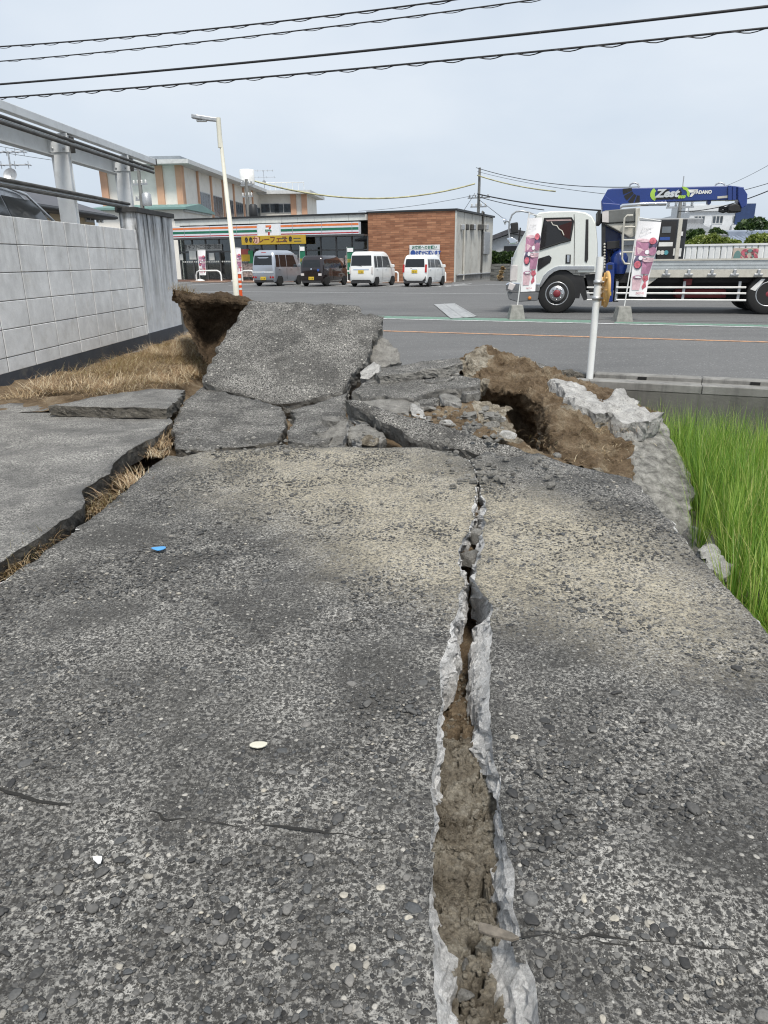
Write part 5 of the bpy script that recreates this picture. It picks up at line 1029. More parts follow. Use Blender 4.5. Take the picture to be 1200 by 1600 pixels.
# ================================================================== four small cars in front of the store (local x forward, towards the store)
M_ARCH = mat('wheel_arch_dark', (.012,.012,.012), .9); M_BUMP = mat('dark_bumper', (.03,.03,.032), .6)
def kei(label, px, py, paint, rows, wins, rearwin, lamps, plate_z, wheels_x, hubm, extras=None, s=1.07, dv=0.):
    """px,py: pixel where the right rear tyre meets the ground"""
    g_ = at_z(px, py); hd = math.pi/2-RA; c = g_[:2]-CU*.62*s-CV*(wheels_x[0])*s
    t_ = thing('parked_car', label, 'car', (*c,.004), hd, 'cars parked before the store'); t_.scale = (s,s,s)
    B = Body(rows); b = MB(); B.shell(b, n=5); bd = b.build('body', paint, t_)
    for sg in (-1,1):
        for pl_ in wins: B.side(pl_, sg).build('side_window', M_CGLASS, t_)
        for x in wheels_x:
            r = .275; A_ = [(x+(r+.06)*math.cos(a), r+(r+.06)*math.sin(a)) for a in np.linspace(-.35,math.pi+.35,15)]
            b = MB(); y0 = B.g(.45,3)+.004; b.prism([(p[0],p[1]) for p in A_], 1, sg*(y0-.2), sg*(y0+.004)); b.build('wheel_arch', M_ARCH, t_)
            wheel(t_, x, sg*(y0-.075), r, .17, hubm, n=20)
        b = MB(); xm = wins[-1][1][0]; b.box((xm+.02,sg*(B.g(1.05,3)+.13),1.08), (.1,.2,.17), ch=.03); b.box((xm+.03,sg*(B.g(1.0,3)+.02),1.04), (.06,.1,.05)); b.build('door_mirror', paint, t_)
        for xh in (wins[0][1][0]-.05, wins[-1][1][0]-.75): b = MB(); b.box((xh,sg*(B.g(.9,3)+.012),.93), (.16,.03,.035), ch=.008); b.build('door_handle', M_CHROME if 'silver' in label else paint, t_)
        b = MB(); xd = wins[-1][0][0]-.06
        b.span((xd-.006,sg*(B.g(.6,3)+.003)-.004,.34), (xd+.006,sg*(B.g(.6,3)+.003)+.004,.95)); b.build('door_gap', M_ARCH, t_)
    B.end(rearwin).build('rear_window', M_CGLASS, t_)
    for m_, pl_ in lamps: B.end(pl_, off=.012).build('tail_lamp', m_, t_)
    b = MB(); xr = B.g(plate_z,1)-.02; b.box((xr,0,plate_z), (.012,.34,.17), ch=.003); pl_ = b.build('number_plate', M_PLATE, t_)
    text('51-28' if 'silver' in label else '36-04' if 'dark' in label else '17-82' if 'tall' in label else '40-65', .11, M_INK, pl_, Matrix.Translation((xr-.009,0,plate_z-.02)) @ Matrix.Rotation(-math.pi/2, 4, 'Z') @ Matrix.Rotation(math.pi/2, 4, 'X'), depth=.001)
    b = MB(); b.box((B.g(.3,1)+.02,0,.27), (.1,1.2,.12)); b.build('bumper_underside', M_BUMP, t_)
    b = MB(); b.tube([(B.g(1.3,1)-.02,-.05,B.r[-1,0]-.78),(B.g(1.2,1)-.03,.25,B.r[-1,0]-.7)], .012, 5); b.build('wiper', M_BLACK, t_)
    B.end([(-.5,1.02),(.5,1.02),(.46,1.5),(-.46,1.5)], rear=False).build('windscreen', M_CGLASS, t_)
    if extras: extras(B, t_, bd)
    return t_
def hl(rear_top, h):   # common box profile
    return [(.20,.06,3.33,.66,.12),(.30,.0,3.40,.71,.14),(.55,-.02,3.42,.735,.16),(.9,.0,3.38,.738,.16),(1.0,.02,3.15,.735,.15),(1.3,.06,2.82,.70,.14),(h-.2,.11,2.5,.66,.15),(h-.07,.16,2.3,.62,.16),(h,.28,2.15,.54,.16)]
P_SIL = mat('silver_paint', (.42,.45,.50), .3, .55, var=.04, coat=.6); P_BLK = mat('black_brown_paint', (.022,.015,.016), .18, .3, var=.1, coat=1.); P_WHT = mat('white_car_paint', (.78,.79,.78), .25, 0, var=.03, coat=.8)
def win3(h, a=.42): return [[(.22,1.02),(.62,1.02),(.62,h-.24),(.27,h-.24)],[(.68,1.02),(1.38,1.02),(1.38,h-.24),(.68,h-.24)],[(1.45,1.02),(2.62,1.0),(2.3,h-.26),(1.45,h-.24)]]
hv = 1.89
rv = [(.22,.10,3.25,.66,.14),(.34,.02,3.33,.71,.16),(.6,.0,3.36,.735,.17),(.95,.02,3.28,.735,.17),(1.1,.04,3.12,.725,.17),(1.5,.1,2.85,.69,.18),(1.72,.16,2.6,.66,.2),(1.84,.26,2.35,.6,.22),(1.89,.42,2.15,.5,.22)]
rl = lambda y, z, w_, h_: [(y-w_/2,z-h_/2),(y+w_/2,z-h_/2),(y+w_/2,z+h_/2),(y-w_/2,z+h_/2)]
cir = lambda y, z, r: [(y+r*math.cos(a), z+r*math.sin(a)) for a in np.linspace(0,6.28,11)[:-1]]
def ex_van(B, t_, bd):
    B.end([(-.68,.70),(.68,.70),(.68,.80),(-.68,.80)], off=.01).build('tail_trim', mat('pale_silver_trim', (.62,.64,.66), .3, .3), t_)
    b = MB(); b.box((B.g(1.79,1)-.01,0,1.775), (.03,.28,.035)); b.build('brake_lamp', M_REDL, t_); B.end(rl(0,.72,.16,.07), off=.016).build('emblem', M_CHROME, t_)
kei('silver microvan parked at the left of the row with its rear to the viewer', 436, 447, P_SIL, rv, win3(hv), [(-.58,1.12),(.58,1.12),(.54,1.62),(-.54,1.62)], [(M_REDL, cir(sg*y,.48,.055)) for sg in (-1,1) for y in (.62,.47)], .42, (.62,2.85), M_ALLOY, ex_van, s=1.03)
def ex_b(B, t_, bd): B.end(rl(0,.96,.07,.08), off=.014).build('emblem', M_CHROME, t_); B.end(rl(-.45,.9,.13,.13), off=.012).build('sticker', M_POST[4], t_)
kei('dark brown-black wagon parked between the silver van and the white cars', 509, 447.5, P_BLK, hl(0,1.68), win3(1.68), [(-.57,1.05),(.57,1.05),(.5,1.44),(-.5,1.44)], [(M_CLEARL, rl(sg*.56,.66,.2,.13)) for sg in (-1,1)], .45, (.55,2.95), M_ALLOY, ex_b, s=.97)
def ex_w(B, t_, bd): B.end(rl(0,.93,.95,.06), off=.012).build('chrome_bar', M_CHROME, t_); B.end(rl(0,.34,1.1,.07), off=.012).build('lower_trim', M_BUMP, t_)
kei('tall boxy white wagon in the middle of the parked row', 586.5, 448, P_WHT, hl(0,1.86), win3(1.86), [(-.62,1.12),(.62,1.12),(.58,1.66),(-.58,1.66)], [(M_CLEARL, rl(sg*.66,.88,.1,.34)) for sg in (-1,1)], .80, (.55,2.95), M_DARK, ex_w, s=.97)
def ex_m(B, t_, bd):
    B.end(rl(0,.93,.3,.06), off=.012).build('emblem_bar', M_CHROME, t_)
    for sg in (-1,1): B.end([(sg*.48,.33),(sg*.66,.33),(sg*.66,.56),(sg*.63,.56),(sg*.6,.38),(sg*.48,.37)], off=.014).build('bumper_trim', M_BUMP, t_)
kei('rounded white hatchback parked furthest right before the notice board', 669, 448, P_WHT, hl(0,1.70), win3(1.70), [(-.58,1.05),(.58,1.05),(.53,1.48),(-.53,1.48)], [(M_REDL, rl(sg*.66,.98,.11,.42)) for sg in (-1,1)], .82, (.55,2.95), M_DARK, ex_m, s=.95)
# ================================================================== crane truck (local x towards its tail, y away from the viewer, z up)
tF, tR = at_z(868,489.5), at_z(1198,492); TD = (tR-tF)[:2]; TD /= np.linalg.norm(TD); TRZ = math.atan2(TD[1], TD[0]); TN = np.array([-TD[1], TD[0]])
trk = thing('crane_truck', 'white flatbed truck with a folded blue loader crane crossing the car park', 'truck', (tF[0],tF[1],.004), TRZ)
def tp(px, py, y=0.):
    p = at_pl(px, py, (*(tF[:2]+TN*y), 0), (*TN, 0)); return float((p[:2]-tF[:2])@TD), float(p[2])
TP = lambda L_, y=0.: [tp(x, y_, y) for x, y_ in L_]
P_TRK = mat('truck_white_paint', (.70,.72,.68), .3, 0, var=.03, coat=.6, dirt=.06); P_BLUE = mat('crane_blue_paint', (.010,.035,.19), .35, 0, var=.08, coat=.5); M_BEIGE = mat('beige_steel', (.52,.50,.44), .5, var=.1, dirt=.3); M_BEDG = mat('bed_grey_aluminium', (.46,.49,.50), .45, .3, var=.08, dirt=.25); M_CHAS = mat('chassis_black', (.02,.02,.021), .7, var=.4); M_REDT = mat('dull_red_tank', (.16,.02,.022), .6); M_TGL = mat('cab_glass', (.015,.013,.013), .06, spec=.6); M_MAR = mat('maroon_hub', (.22,.03,.04), .4)
TW = 2.25
cab = TP([(803,396),(812,378),(826,352),(836,337),(842,332),(860,330),(898,329),(916,332),(926,338),(931,348),(934,380),(934,427),(905,427),(903,421),(870,422),(858,428),(848,440),(842,452),(798,452),(798,425),(800,405)])
def loft_side(poly, y0, y1, inset, name, m_, parent, rd=.1):
    """side outline lofted across the width, drawn in towards both flanks for rounded edges"""
    c = np.array(poly); cen = c.mean(0); rings = []
    for y, k in ((y0,inset),(y0+rd*.35,inset*.35),(y0+rd,0.),(y1-rd,0.),(y1-rd*.35,inset*.35),(y1,inset)):
        q = cen+(c-cen)*(1-k); rings.append([(p[0], y, p[1]) for p in q])
    b = MB(); b.loft(rings, sm=False)
    return b.build(name, m_, parent, bev=.02)
cabo = loft_side(cab, 0, TW, .035, 'cab', P_TRK, trk, .09)
def flat(poly_px, y, name, m_, parent, th=.02, bev=0.): P = TP(poly_px, y); b = MB(); b.prism(P, 1, y, y+th); return b.build(name, m_, parent, bev=bev)
for y, sg in ((-.012,1),(TW-.008,1)):
    flat([(841,391),(846,370),(850.6,342.5),(893,341),(896,346),(891,376),(876,379.5)], y, 'side_window', M_TGL, cabo)
    flat([(840,424),(839,405),(858,399),(862,403),(860,410)], y, 'quarter_window', M_TGL, cabo)
    wb_ = MB(); wb_.tube([(x,y,z) for x,z in TP([(841,391),(846,370),(850.6,342),(893,341),(896,346),(891,376),(876,379.5),(841,391)])], .022, 6); wb_.build('window_seal', M_BLACK, cabo)
    flat([(915.5,343),(919.5,343),(919,405),(916.5,411),(913.5,408)], y, 'vent_slot', M_CHAS, cabo)
    flat([(884,398),(892,398),(891.5,412),(883.5,412)], y, 'door_handle', M_CHAS, cabo); flat([(886,399),(890,399),(889.5,410),(886,410)], y-.012, 'handle_grip', M_CHROME, cabo)
    wb_ = MB(); wb_.tube([(x,y+.008,z) for x,z in TP([(897,335),(898,352),(897,422)])], .008, 4); wb_.build('door_gap', M_CHAS, cabo)
flat([(849,431),(856,424),(866,418),(873,416),(929,416),(929,421.5),(874,422),(866,425),(858,431),(851,440),(845,449),(841,449)], -.03, 'chrome_trim', M_CHROME, cabo, th=.035, bev=.006)
flat([(852,343.5),(892,342),(893,345),(855,346)], -.02, 'visor_trim', mat('pink_visor', (.45,.33,.31), .5), cabo, th=.012)
wb_ = MB(); wb_.tube([(x,-.02,z) for x,z in TP([(861,347),(864,352),(870,353),(873,358),(878,361),(881,368)])], .015, 5); wb_.build('curtain_trim', M_BEIGE, cabo)
flat([(873,353),(894,346),(890,374),(878,368)], -.0145, 'red_curtain', mat('red_velvet', (.035,.005,.005), .8), cabo, th=.003)
# windscreen and nose
zA, zB_ = tp(826,352)[1], tp(803,396)[1]; xA, xB_ = tp(836,337)[0]-.0, tp(803,396)[0]
b = MB(); v0 = np.array([xB_-.012,.14,zB_+.02]); v1 = np.array([xA-.03,.2,tp(836,339)[1]-.04]); b.quad(v0, (v0[0],TW-.14,v0[2]), (v1[0],TW-.2,v1[2]), tuple(v1)); b.build('windscreen', M_TGL, cabo)
xf = tp(799,430)[0]
b = MB(); b.span((xf-.04,.25,tp(799,436)[1]), (xf+.01,TW-.25,tp(799,402)[1])); b.build('grille', M_CHROME, cabo, bev=.01)
for k in range(4): zz = tp(799,404+7*k)[1]; b = MB(); b.span((xf-.055,.3,zz-.04), (xf-.038,TW-.3,zz)); b.build('grille_slat', M_CHAS, cabo)
for y0 in (-.015,TW-.25): b = MB(); b.span((xf-.035,y0,tp(799,440)[1]), (xf+.16,y0+.27,tp(799,414)[1])); b.build('headlamp', M_CLEARL, cabo, bev=.03)
flat([(790,455),(790,444),(796,441),(845,443),(843,456),(800,457)], -.02, 'bumper', M_CHROME, cabo, th=TW+.04, bev=.03)
flat([(792,457),(842,457),(840,470),(808,472),(795,468)], -.005, 'lower_bumper', mat('grey_bumper', (.16,.165,.17), .5), cabo, th=TW+.01, bev=.02)
x_, z_ = tp(827.5,466); b = MB(); b.lathe([(.045,0),(.045,.02),(.02,.03)], 12, Matrix.Translation((x_,-.005,z_)) @ Matrix.Rotation(math.pi/2, 4, 'X')); b.build('marker_lamp', mat('amber_lamp', (.65,.22,.03), .3), cabo)
flat([(796,441),(793,452),(800,455),(806,445)], -.06, 'bumper_corner_lamp', M_CLEARL, cabo, th=.07, bev=.02)
# mirrors on their bent arms
wb_ = MB(); wb_.tube([(x,-.28,z) for x,z in TP([(796,372),(795,358),(796,346),(800,336),(806,331),(815,330),(826,332)], -.28)]+[(tp(838,337)[0],-.0,tp(838,337)[1])], .022, 7); am = wb_.build('mirror_arm', M_STEEL, cabo)
flat([(797,349),(809,347),(810,364),(799,366)], -.34, 'wing_mirror', M_CHAS, cabo, th=.14, bev=.03); flat([(791,373),(800,370),(810,376),(808,381),(796,382)], -.34, 'kerb_mirror', M_CHROME, cabo, th=.16, bev=.03)
flat([(812,356),(814,356),(812,378),(809,378)], -.2, 'mirror_bracket', M_CHAS, cabo, th=.04)
b = MB(); x_, z_ = tp(787,346,-.2); b.lathe([(.001,.09),(.05,.075),(.09,.02),(.1,0),(.0,-.01)], 14, Matrix.Translation((x_,-.2,z_)) @ Matrix.Rotation(R_(70), 4, 'Y')); b.build('round_mirror', M_CHROME, cabo); wb_ = MB(); wb_.tube([(x_+.05,-.2,z_),(tp(796,346,-.28)[0],-.28,tp(796,346,-.28)[1])], .012, 5); wb_.build('round_mirror_arm', M_STEEL, cabo)
# wheels
def truck_wheel(x, y, r, rear=False):
    sg = -1 if y < TW/2 else 1; T = Matrix.Translation((x,y,r)) @ Matrix.Rotation(-sg*math.pi/2, 4, 'X'); wd = .28
    wh = obj('wheel', MB().lathe([(r*.58,-.5*wd),(r*.92,-.5*wd),(r,-.4*wd),(r,.4*wd),(r*.93,.5*wd),(r*.6,.46*wd)], 40, T).mesh('wheel', M_TYRE), trk)
    d0 = .30 if not rear else -.05
    b = MB(); b.lathe([(r*.62,.40*wd),(r*.60,.48*wd),(r*.56,.48*wd),(r*.52,(d0)*wd),(r*.44,(d0+.02)*wd),(r*.36,(d0+.28)*wd),(r*.2,(d0+.3)*wd)], 36, T, cap=False); b.build('rim', M_ALLOY, wh)
    b = MB(); b.lathe([(r*.2,(d0+.28)*wd),(r*.19,(d0+.45)*wd),(r*.12,(d0+.52)*wd),(.001,(d0+.53)*wd)], 20, T, cap=False); b.build('hub', M_MAR, wh)
    for k in range(8): a = 2*math.pi*k/8; b = MB(); b.lathe([(.022,(d0+.24)*wd),(.022,(d0+.42)*wd),(.01,(d0+.44)*wd)], 6, T @ Matrix.Translation((r*.29*math.cos(a), r*.29*math.sin(a), 0))); b.build('wheel_nut', M_CHROME, wh)
    return wh
rw = .49; xw1 = 0.; xw2 = tp(1200,468)[0]
for y in (.16,TW-.16): truck_wheel(xw1, y, rw); truck_wheel(xw2, y, rw, True)
for y in (.46,TW-.46): truck_wheel(xw2, y, rw, True)
# wheel arch liner, chassis, tanks, side guards
b = MB(); A_ = [((rw+.10)*math.cos(a), rw+(rw+.10)*math.sin(a)) for a in np.linspace(-.2,math.pi+.2,20)]; b.prism(A_, 1, .03, .5); b.build('wheel_arch', M_CHAS, trk); b = MB(); b.prism(A_, 1, TW-.5, TW-.03); b.build('wheel_arch', M_CHAS, trk)
flat([(896,430),(912,432),(918,468),(912,470),(904,452)], .05, 'mud_flap', M_CHAS, trk, th=.4)
xe_ = xw2+1.9
b = MB(); b.span((tp(815,440)[0],.55,.55), (xe_,.75,.85)); b.span((tp(815,440)[0],TW-.75,.55), (xe_,TW-.55,.85)); b.span((tp(935,440)[0],.3,.75), (xe_,TW-.3,.98)); b.build('chassis', M_CHAS, trk)
flat([(915,430),(938,428),(938,460),(922,462)], .1, 'battery_box', M_CHAS, trk, th=.5)
flat([(1055,452),(1135,452),(1135,466),(1055,466)], .35, 'tank', M_REDT, trk, th=.5, bev=.04); flat([(962,447),(1165,447),(1165,470),(962,470)], .9, 'underbody', M_CHAS, trk, th=.3); flat([(1068,436),(1082,436),(1080,446),(1070,446)], .12, 'bracket', M_REDT, trk, th=.1)
for py in (449.5,458.5,469): x0, z_ = tp(963,py); x1, _ = tp(1166,py); b = MB(); b.tube([(x0,.03,z_),(x1,.03,z_)], .024, 8); b.build('side_guard_rail', M_PLAS_W, trk)
for px in (965,1070.5,1157.5): x0, z1_ = tp(px,440); _, z0_ = tp(px,471); b = MB(); b.span((x0-.03,.05,z0_), (x0+.03,.11,z1_)); b.build('side_guard_post', M_STEEL, trk)
for py in (449.5,458.5,469): x0, z_ = tp(917,py); x1, _ = tp(940,py); b = MB(); b.tube([(x0,.03,z_),(x1,.03,z_)], .022, 8); b.build('front_guard_rail', M_PLAS_W, trk)
flat([(1172,452),(1190,436),(1196,436),(1180,455)], .02, 'mudguard_stay', M_PLAS_W, trk, th=.04)
# bed
x0 = tp(1000,420)[0]; z_t, z_m, z_b = tp(1100,404.5)[1], tp(1100,421.5)[1], tp(1100,433.5)[1]
b = MB(); b.span((x0,.06,z_b+.02), (xe_,TW-.06,z_m-.04)); b.build('bed_floor', M_CHAS, trk)
for y in (0.,TW-.05):
    b = MB(); b.span((x0,y,z_m), (xe_,y+.05,z_t-.04)); gt = b.build('side_gate', M_BEDG, trk)
    for k in range(3): zz = z_m+(z_t-z_m)*(k+.5)/3.3; b = MB(); b.span((x0,y-.008,zz-.012), (xe_,y,zz+.012)); b.build('gate_rib', M_BEDG, gt)
    b = MB(); b.span((x0,y-.02,z_t-.04), (xe_,y+.06,z_t)); b.build('gate_top', M_BEIGE, gt)
    b = MB(); b.span((x0,y-.025,z_b), (xe_,y+.05,z_m)); sl = b.build('bed_rail', M_BEIGE, trk)
for px in (1041,1076,1112,1147.5,1185,1222): x_, z_ = tp(px,426); b = MB(); b.box((x_,-.05,z_), (.07,.05,.16), ch=.012); b.box((x_,-.055,z_-.05), (.2,.04,.05), ch=.012); b.build('gate_latch', M_STEEL, trk)
b = MB(); b.span((x0-.02,0,z_b), (x0+.06,TW,z_t+.1)); b.build('bed_front', M_BEIGE, trk)
flat([(990,430),(1030,433),(1012,446),(985,446)], .02, 'bed_bracket', M_BEIGE, trk, th=.08)
# crane column, boom and hook
yc = TW/2
def boomf(poly, y0, th, name, m_, bev=.02, par=None): P = TP(poly, yc); b = MB(); b.prism(P, 1, y0, y0+th); return b.build(name, m_, par or trk, bev=bev)
col_ = boomf([(940,318),(968,320),(967,352),(972,390),(974,430),(944,430),(943,390)], yc-.3, .6, 'crane_column', P_BLUE)
boom = boomf([(939,315),(949,297),(957,295.5),(1135,291.5),(1150,292),(1150,313),(990,318),(978,320),(968,328),(940,334)], yc-.16, .32, 'boom', P_BLUE)
for k, (xa_, xb_) in enumerate(((1135,1141),(1142,1148),(1149,1155),(1156,1160))): boomf([(xa_,291+k*.7),(xb_,291.5+k*.7),(xb_,314-k*.3),(xa_,314-k*.3)], yc-.20+.012*k, .40-.024*k, 'boom_section', P_BLUE, .008, boom)
boomf([(1150,293),(1158,294),(1165,305),(1164,322),(1156,327),(1150,313)], yc-.22, .44, 'boom_head', P_BLUE, .015, boom)
boomf([(939,315),(944,306),(960,318),(962,330),(941,334)], yc-.2, .4, 'boom_pivot', P_BLUE, .01, boom)
boomf([(1104,313),(1110,313),(1110,318),(1107,321),(1104,319)], yc-.1, .2, 'boom_stop', P_BLUE, .01, boom)
for px in (990.5,1124.5): x_, z_ = tp(px,293.5,yc); wb_ = MB(); wb_.tube([(x_-.12,yc,z_-.02),(x_-.1,yc,z_+.08),(x_,yc,z_+.12),(x_+.1,yc,z_+.08),(x_+.12,yc,z_-.02)], .02, 6); wb_.build('lifting_eye', M_STEEL, boom)
wb_ = MB(); wb_.tube([(x,yc-.17,z) for x,z in TP([(960,330),(972,322),(1000,320),(1040,319)], yc)], .05, 8); wb_.build('hydraulic_ram', M_CHROME, boom)
b = boomf([(1137,321),(1148,319),(1156,322),(1156,332),(1140,333),(1135,330)], yc-.2, .4, 'hook_block', M_CHAS, .03)
wb_ = MB(); wb_.tube([(x,yc,z) for x,z in TP([(1137,327),(1130,325),(1124,326),(1124,329.5),(1130,331),(1136,329)], yc)], .04, 7); wb_.build('hook', M_DARK, b)
# lettering on the boom
zl = tp(1040,303,yc)[1]; M_LIME = mat('lime_print', (.35,.55,.08), .4); M_SILV = mat('silver_print', (.62,.64,.66), .35, .3); yb_ = yc-.168
x_, zl = tp(1042,303.5,yc); hz_ = tp(1040,296,yc)[1]-tp(1040,310,yc)[1]
Sh = Matrix.Shear('XZ', 4, (0,0)); it = Matrix(((1,.25,0,0),(0,1,0,0),(0,0,1,0),(0,0,0,1)))
text('Zest', hz_*1.2, M_BLACK, boom, face_y(x_+.03,yb_+.001,zl-.03) @ it, bold=.03, sx=1.15, depth=.002); text('Zest', hz_*1.2, M_SILV, boom, face_y(x_,yb_-.004,zl) @ it, bold=.012, sx=1.15, depth=.002)
for xl_, a0 in ((1027,2.2),(1064,-.5)):
    xq, zq = tp(xl_,304,yc); b = MB(); b.prism([(xq+.19*math.cos(a0+q), zq+.17*math.sin(a0+q)) for q in np.linspace(0,2.2,8)]+[(xq+.10*math.cos(a0+q)+.02, zq+.10*math.sin(a0+q)) for q in np.linspace(2.0,.2,8)], 1, yb_-.001, yb_+.003); b.build('leaf_mark', M_LIME, boom)
x2, z2 = tp(1064,308,yc); text('eco', hz_*.55, M_LIME, boom, face_y(x2,yb_-.006,z2) @ it, bold=.01, depth=.002)
x3, z3 = tp(1096,301.5,yc); text('TADANO', hz_*.5, M_PLAS_W, boom, face_y(x3,yb_,z3), bold=.006, depth=.002, sx=.95)
x4, z4 = tp(1081,302,yc)
for pl_ in ([(-.2,.09),(.17,.09),(.1,.0),(-.1,.0)],[(-.04,-.02),(.08,-.02),(-.02,-.12),(-.1,-.12)]): b = MB(); b.prism([(x4+p[0]*.7,z4+p[1]*.8) for p in pl_], 1, yb_-.002, yb_+.003); b.build('maker_mark', M_PLAS_W, boom)
xg, zg = tp(998,304,yc)
for k in range(4):
    a0 = math.pi*1.02+k*.42; b = MB(); P = [(xg+.42*math.cos(a0+q), zg+.16+.42*math.sin(a0+q)) for q in (0,.12,.24,.33)]+[(xg+.2*math.cos(a0+q), zg+.16+.2*math.sin(a0+q)) for q in (.33,.24,.12,0)]; b.prism(P, 1, yb_-.002, yb_+.003); b.build('warning_mark', M_BLACK, boom)
flat([(1121,307),(1141,305.5),(1141,309),(1121,310.5)], yb_-.003, 'makers_plate', M_BEIGE, boom, th=.004)
# operator platform, ladder, machinery, outrigger
flat([(941,331),(946,329),(993,325),(1000,326),(1000,346),(947,349),(941,347)], .1, 'platform_box', mat('platform_grey', (.14,.145,.14), .6, dirt=.3), trk, th=.9, bev=.02)
flat([(946,350),(999,347),(999,366),(985,372),(972,364)], .14, 'platform_support', M_BEIGE, trk, th=.7, bev=.02); flat([(941,331),(951,330),(951,348),(941,347)], .07, 'platform_lamp', M_CLEARL, trk, th=.05)
flat([(993,326),(1000,325),(1000,440),(993,444),(986,444),(985,437),(992,400)], .05, 'ladder_frame', M_BEIGE, trk, th=.08, bev=.01)
wb_ = MB(); wb_.tube([(x,.0,z) for x,z in TP([(989,337),(980,337),(976,341),(973,372),(972,405),(976,412),(984,413)])], .026, 8); ld = wb_.build('ladder_rail', M_BEIGE, trk)
for py in (355,375.5,394.5): x0, z_ = tp(973.5,py); x1, _ = tp(992,py); b = MB(); b.tube([(x0,.0,z_),(x1,.03,z_)], .022, 6); b.build('ladder_rung', M_BEIGE, ld)
flat([(947,413),(952,410),(960,411),(960,430),(957,472),(946,472)], -.01, 'outrigger', P_BLUE, trk, th=.3, bev=.015); flat([(951,456),(955,456),(955,462),(951,462)], -.014, 'caution_tag', mat('yellow_tag', (.6,.42,.03), .5), trk, th=.005); flat([(950,414),(957,414),(957,421),(950,421)], -.016, 'gauge', M_CHAS, trk, th=.02)
b = MB(); x_, z_ = tp(968,412); b.lathe([(.18,-.25),(.22,-.1),(.22,.15),(.15,.28),(.06,.34)], 18, Matrix.Translation((x_,.35,z_))); b.build('hydraulic_motor', P_BLUE, trk)
flat([(948,378),(968,376),(968,388),(948,390)], .2, 'control_box', M_CHAS, trk, th=.3, bev=.01); flat([(940,350),(946,350),(946,410),(940,410)], .12, 'lever_panel', M_CHAS, trk, th=.15)
for k in range(9): x_, z_ = tp(944.5,382+4.5*k,.1); b = MB(); b.lathe([(.001,.03),(.025,.015),(.025,-.015),(.001,-.03)], 8, Matrix.Translation((x_,.09,z_))); b.build('lever_knob', M_BEIGE, trk)
for k in range(3): wb_ = MB(); wb_.tube([(x,.3+.06*k,z) for x,z in TP([(950+4*k,390),(953+3*k,404),(948+5*k,416),(955+3*k,432)])], .02, 6); wb_.build('hose', M_BLACK, trk)
flat([(962,436),(966,436),(966,472),(958,472)], .1, 'tool_locker', M_CHAS, trk, th=.3); flat([(934,330),(939,330),(939,350),(934,350)], .3, 'cab_back_plate', M_CHAS, trk, th=1.4)
# machine cabinet standing on the bed and a post beside it
pc = tp(1055,404,.9); fz = z_m-.04; x0, zt_ = tp(1032,343,.9); x1, _ = tp(1075,341,.9); P0 = tF[:2]+TD*((x0+x1)/2)+TN*1.2
cb = thing('machine_cabinet', 'tall black machine cabinet with panels standing on the truck bed', 'machine', (*P0,.004+fz), TRZ); wv = x1-x0; hv_ = zt_-fz
b = MB(); b.span((-wv/2,-.3,0), (wv/2,.4,hv_)); bd = b.build('case', mat('cabinet_black', (.018,.02,.024), .4, coat=.3), cb, bev=.015)
def cp(u0, v0, u1, v1, m_, name, d=.012): b = MB(); b.span((-wv/2+wv*u0,-.3-d,hv_*v0), (-wv/2+wv*u1,-.299,hv_*v1)); return b.build(name, m_, bd)
cp(.03,.08,.6,.96,M_CHAS,'front_door',.02); cp(.1,.74,.42,.86,mat('screen_grey', (.16,.18,.2), .3),'display',.026); cp(.05,.6,.42,.66,M_POST[4],'name_strip',.026); cp(.03,.48,.55,.56,M_PLAS_W,'label_strip',.026); cp(.66,.66,.94,.84,M_DARK,'upper_panel'); cp(.72,.68,.88,.76,M_PLAS_W,'notice',.018); cp(.72,.28,.9,.44,M_PLAS_W,'notice',.018); cp(.6,.3,.68,.44,M_POST[0],'notice',.018)
for u in (.0,.14,.28): b = MB(); b.lathe([(.055,0),(.055,.006)], 14, Matrix.Translation((-wv/2+wv*(.06+u),-.322,hv_*.36)) @ Matrix.Rotation(math.pi/2, 4, 'X')); b.build('round_sticker', M_POST[0] if u != .28 else mat('sticker_teal', (.1,.35,.4), .5), bd)
b = MB(); b.span((-wv/2-.28,-.28,0), (-wv/2-.01,.3,hv_*.95)); b.build('side_panel', mat('cabinet_side_blue_grey', (.22,.27,.33), .4), cb)
x_, _ = tp(1057,404,.2); _, zt_ = tp(1057,342,.2); P0 = tF[:2]+TD*x_+TN*.25
b = MB(); b.span((-.045,-.04,0), (.045,.04,zt_-fz), ch=.006); tag(b.build('stake', M_BEIGE, None, (*P0,.004+fz)), 'weathered beige upright stake at the near side of the truck bed', 'stake').rotation_euler = (0,0,TRZ)
# ================================================================== background buildings
M_IV = mat('ivory_render', (.80,.77,.71), .8, var=.08, vs=.5, dirt=.15); M_SAL = mat('salmon_pilaster', (.60,.36,.24), .8, var=.1, vs=1.); M_EAVE = mat('pale_eave', (.55,.56,.56), .7); M_SLATE = mat('grey_roof_sheet', (.25,.28,.31), .6, var=.15); M_WGL = mat('window_glass_far', (.06,.075,.09), .12, var=.5, vs=1.2); M_WFR = mat('window_frame_far', (.45,.46,.46), .5); M_TEAL = mat('teal_roof', (.16,.275,.255), .5, var=.15, vs=.6)
def window(par, x0, x1, z0, z1, y=0., div=2, side=None):
    """window on the wall plane facing local -y (or local +x when side gives the x of that wall)"""
    T = (lambda x,y_,z: (x,y_,z)) if side is None else (lambda x,y_,z: (side-y_,x,z))
    b = MB(); b.span(T(x0,y-.06,z0), T(x1,y+.02,z1)); w_ = b.build('window', M_WFR, par)
    n = div; d = (x1-x0)/n
    for k in range(n): b = MB(); b.span(T(x0+d*k+.06,y-.075,z0+.08), T(x0+d*(k+1)-.04,y-.055,z1-.08)); b.build('pane', M_WGL, w_)
    return w_
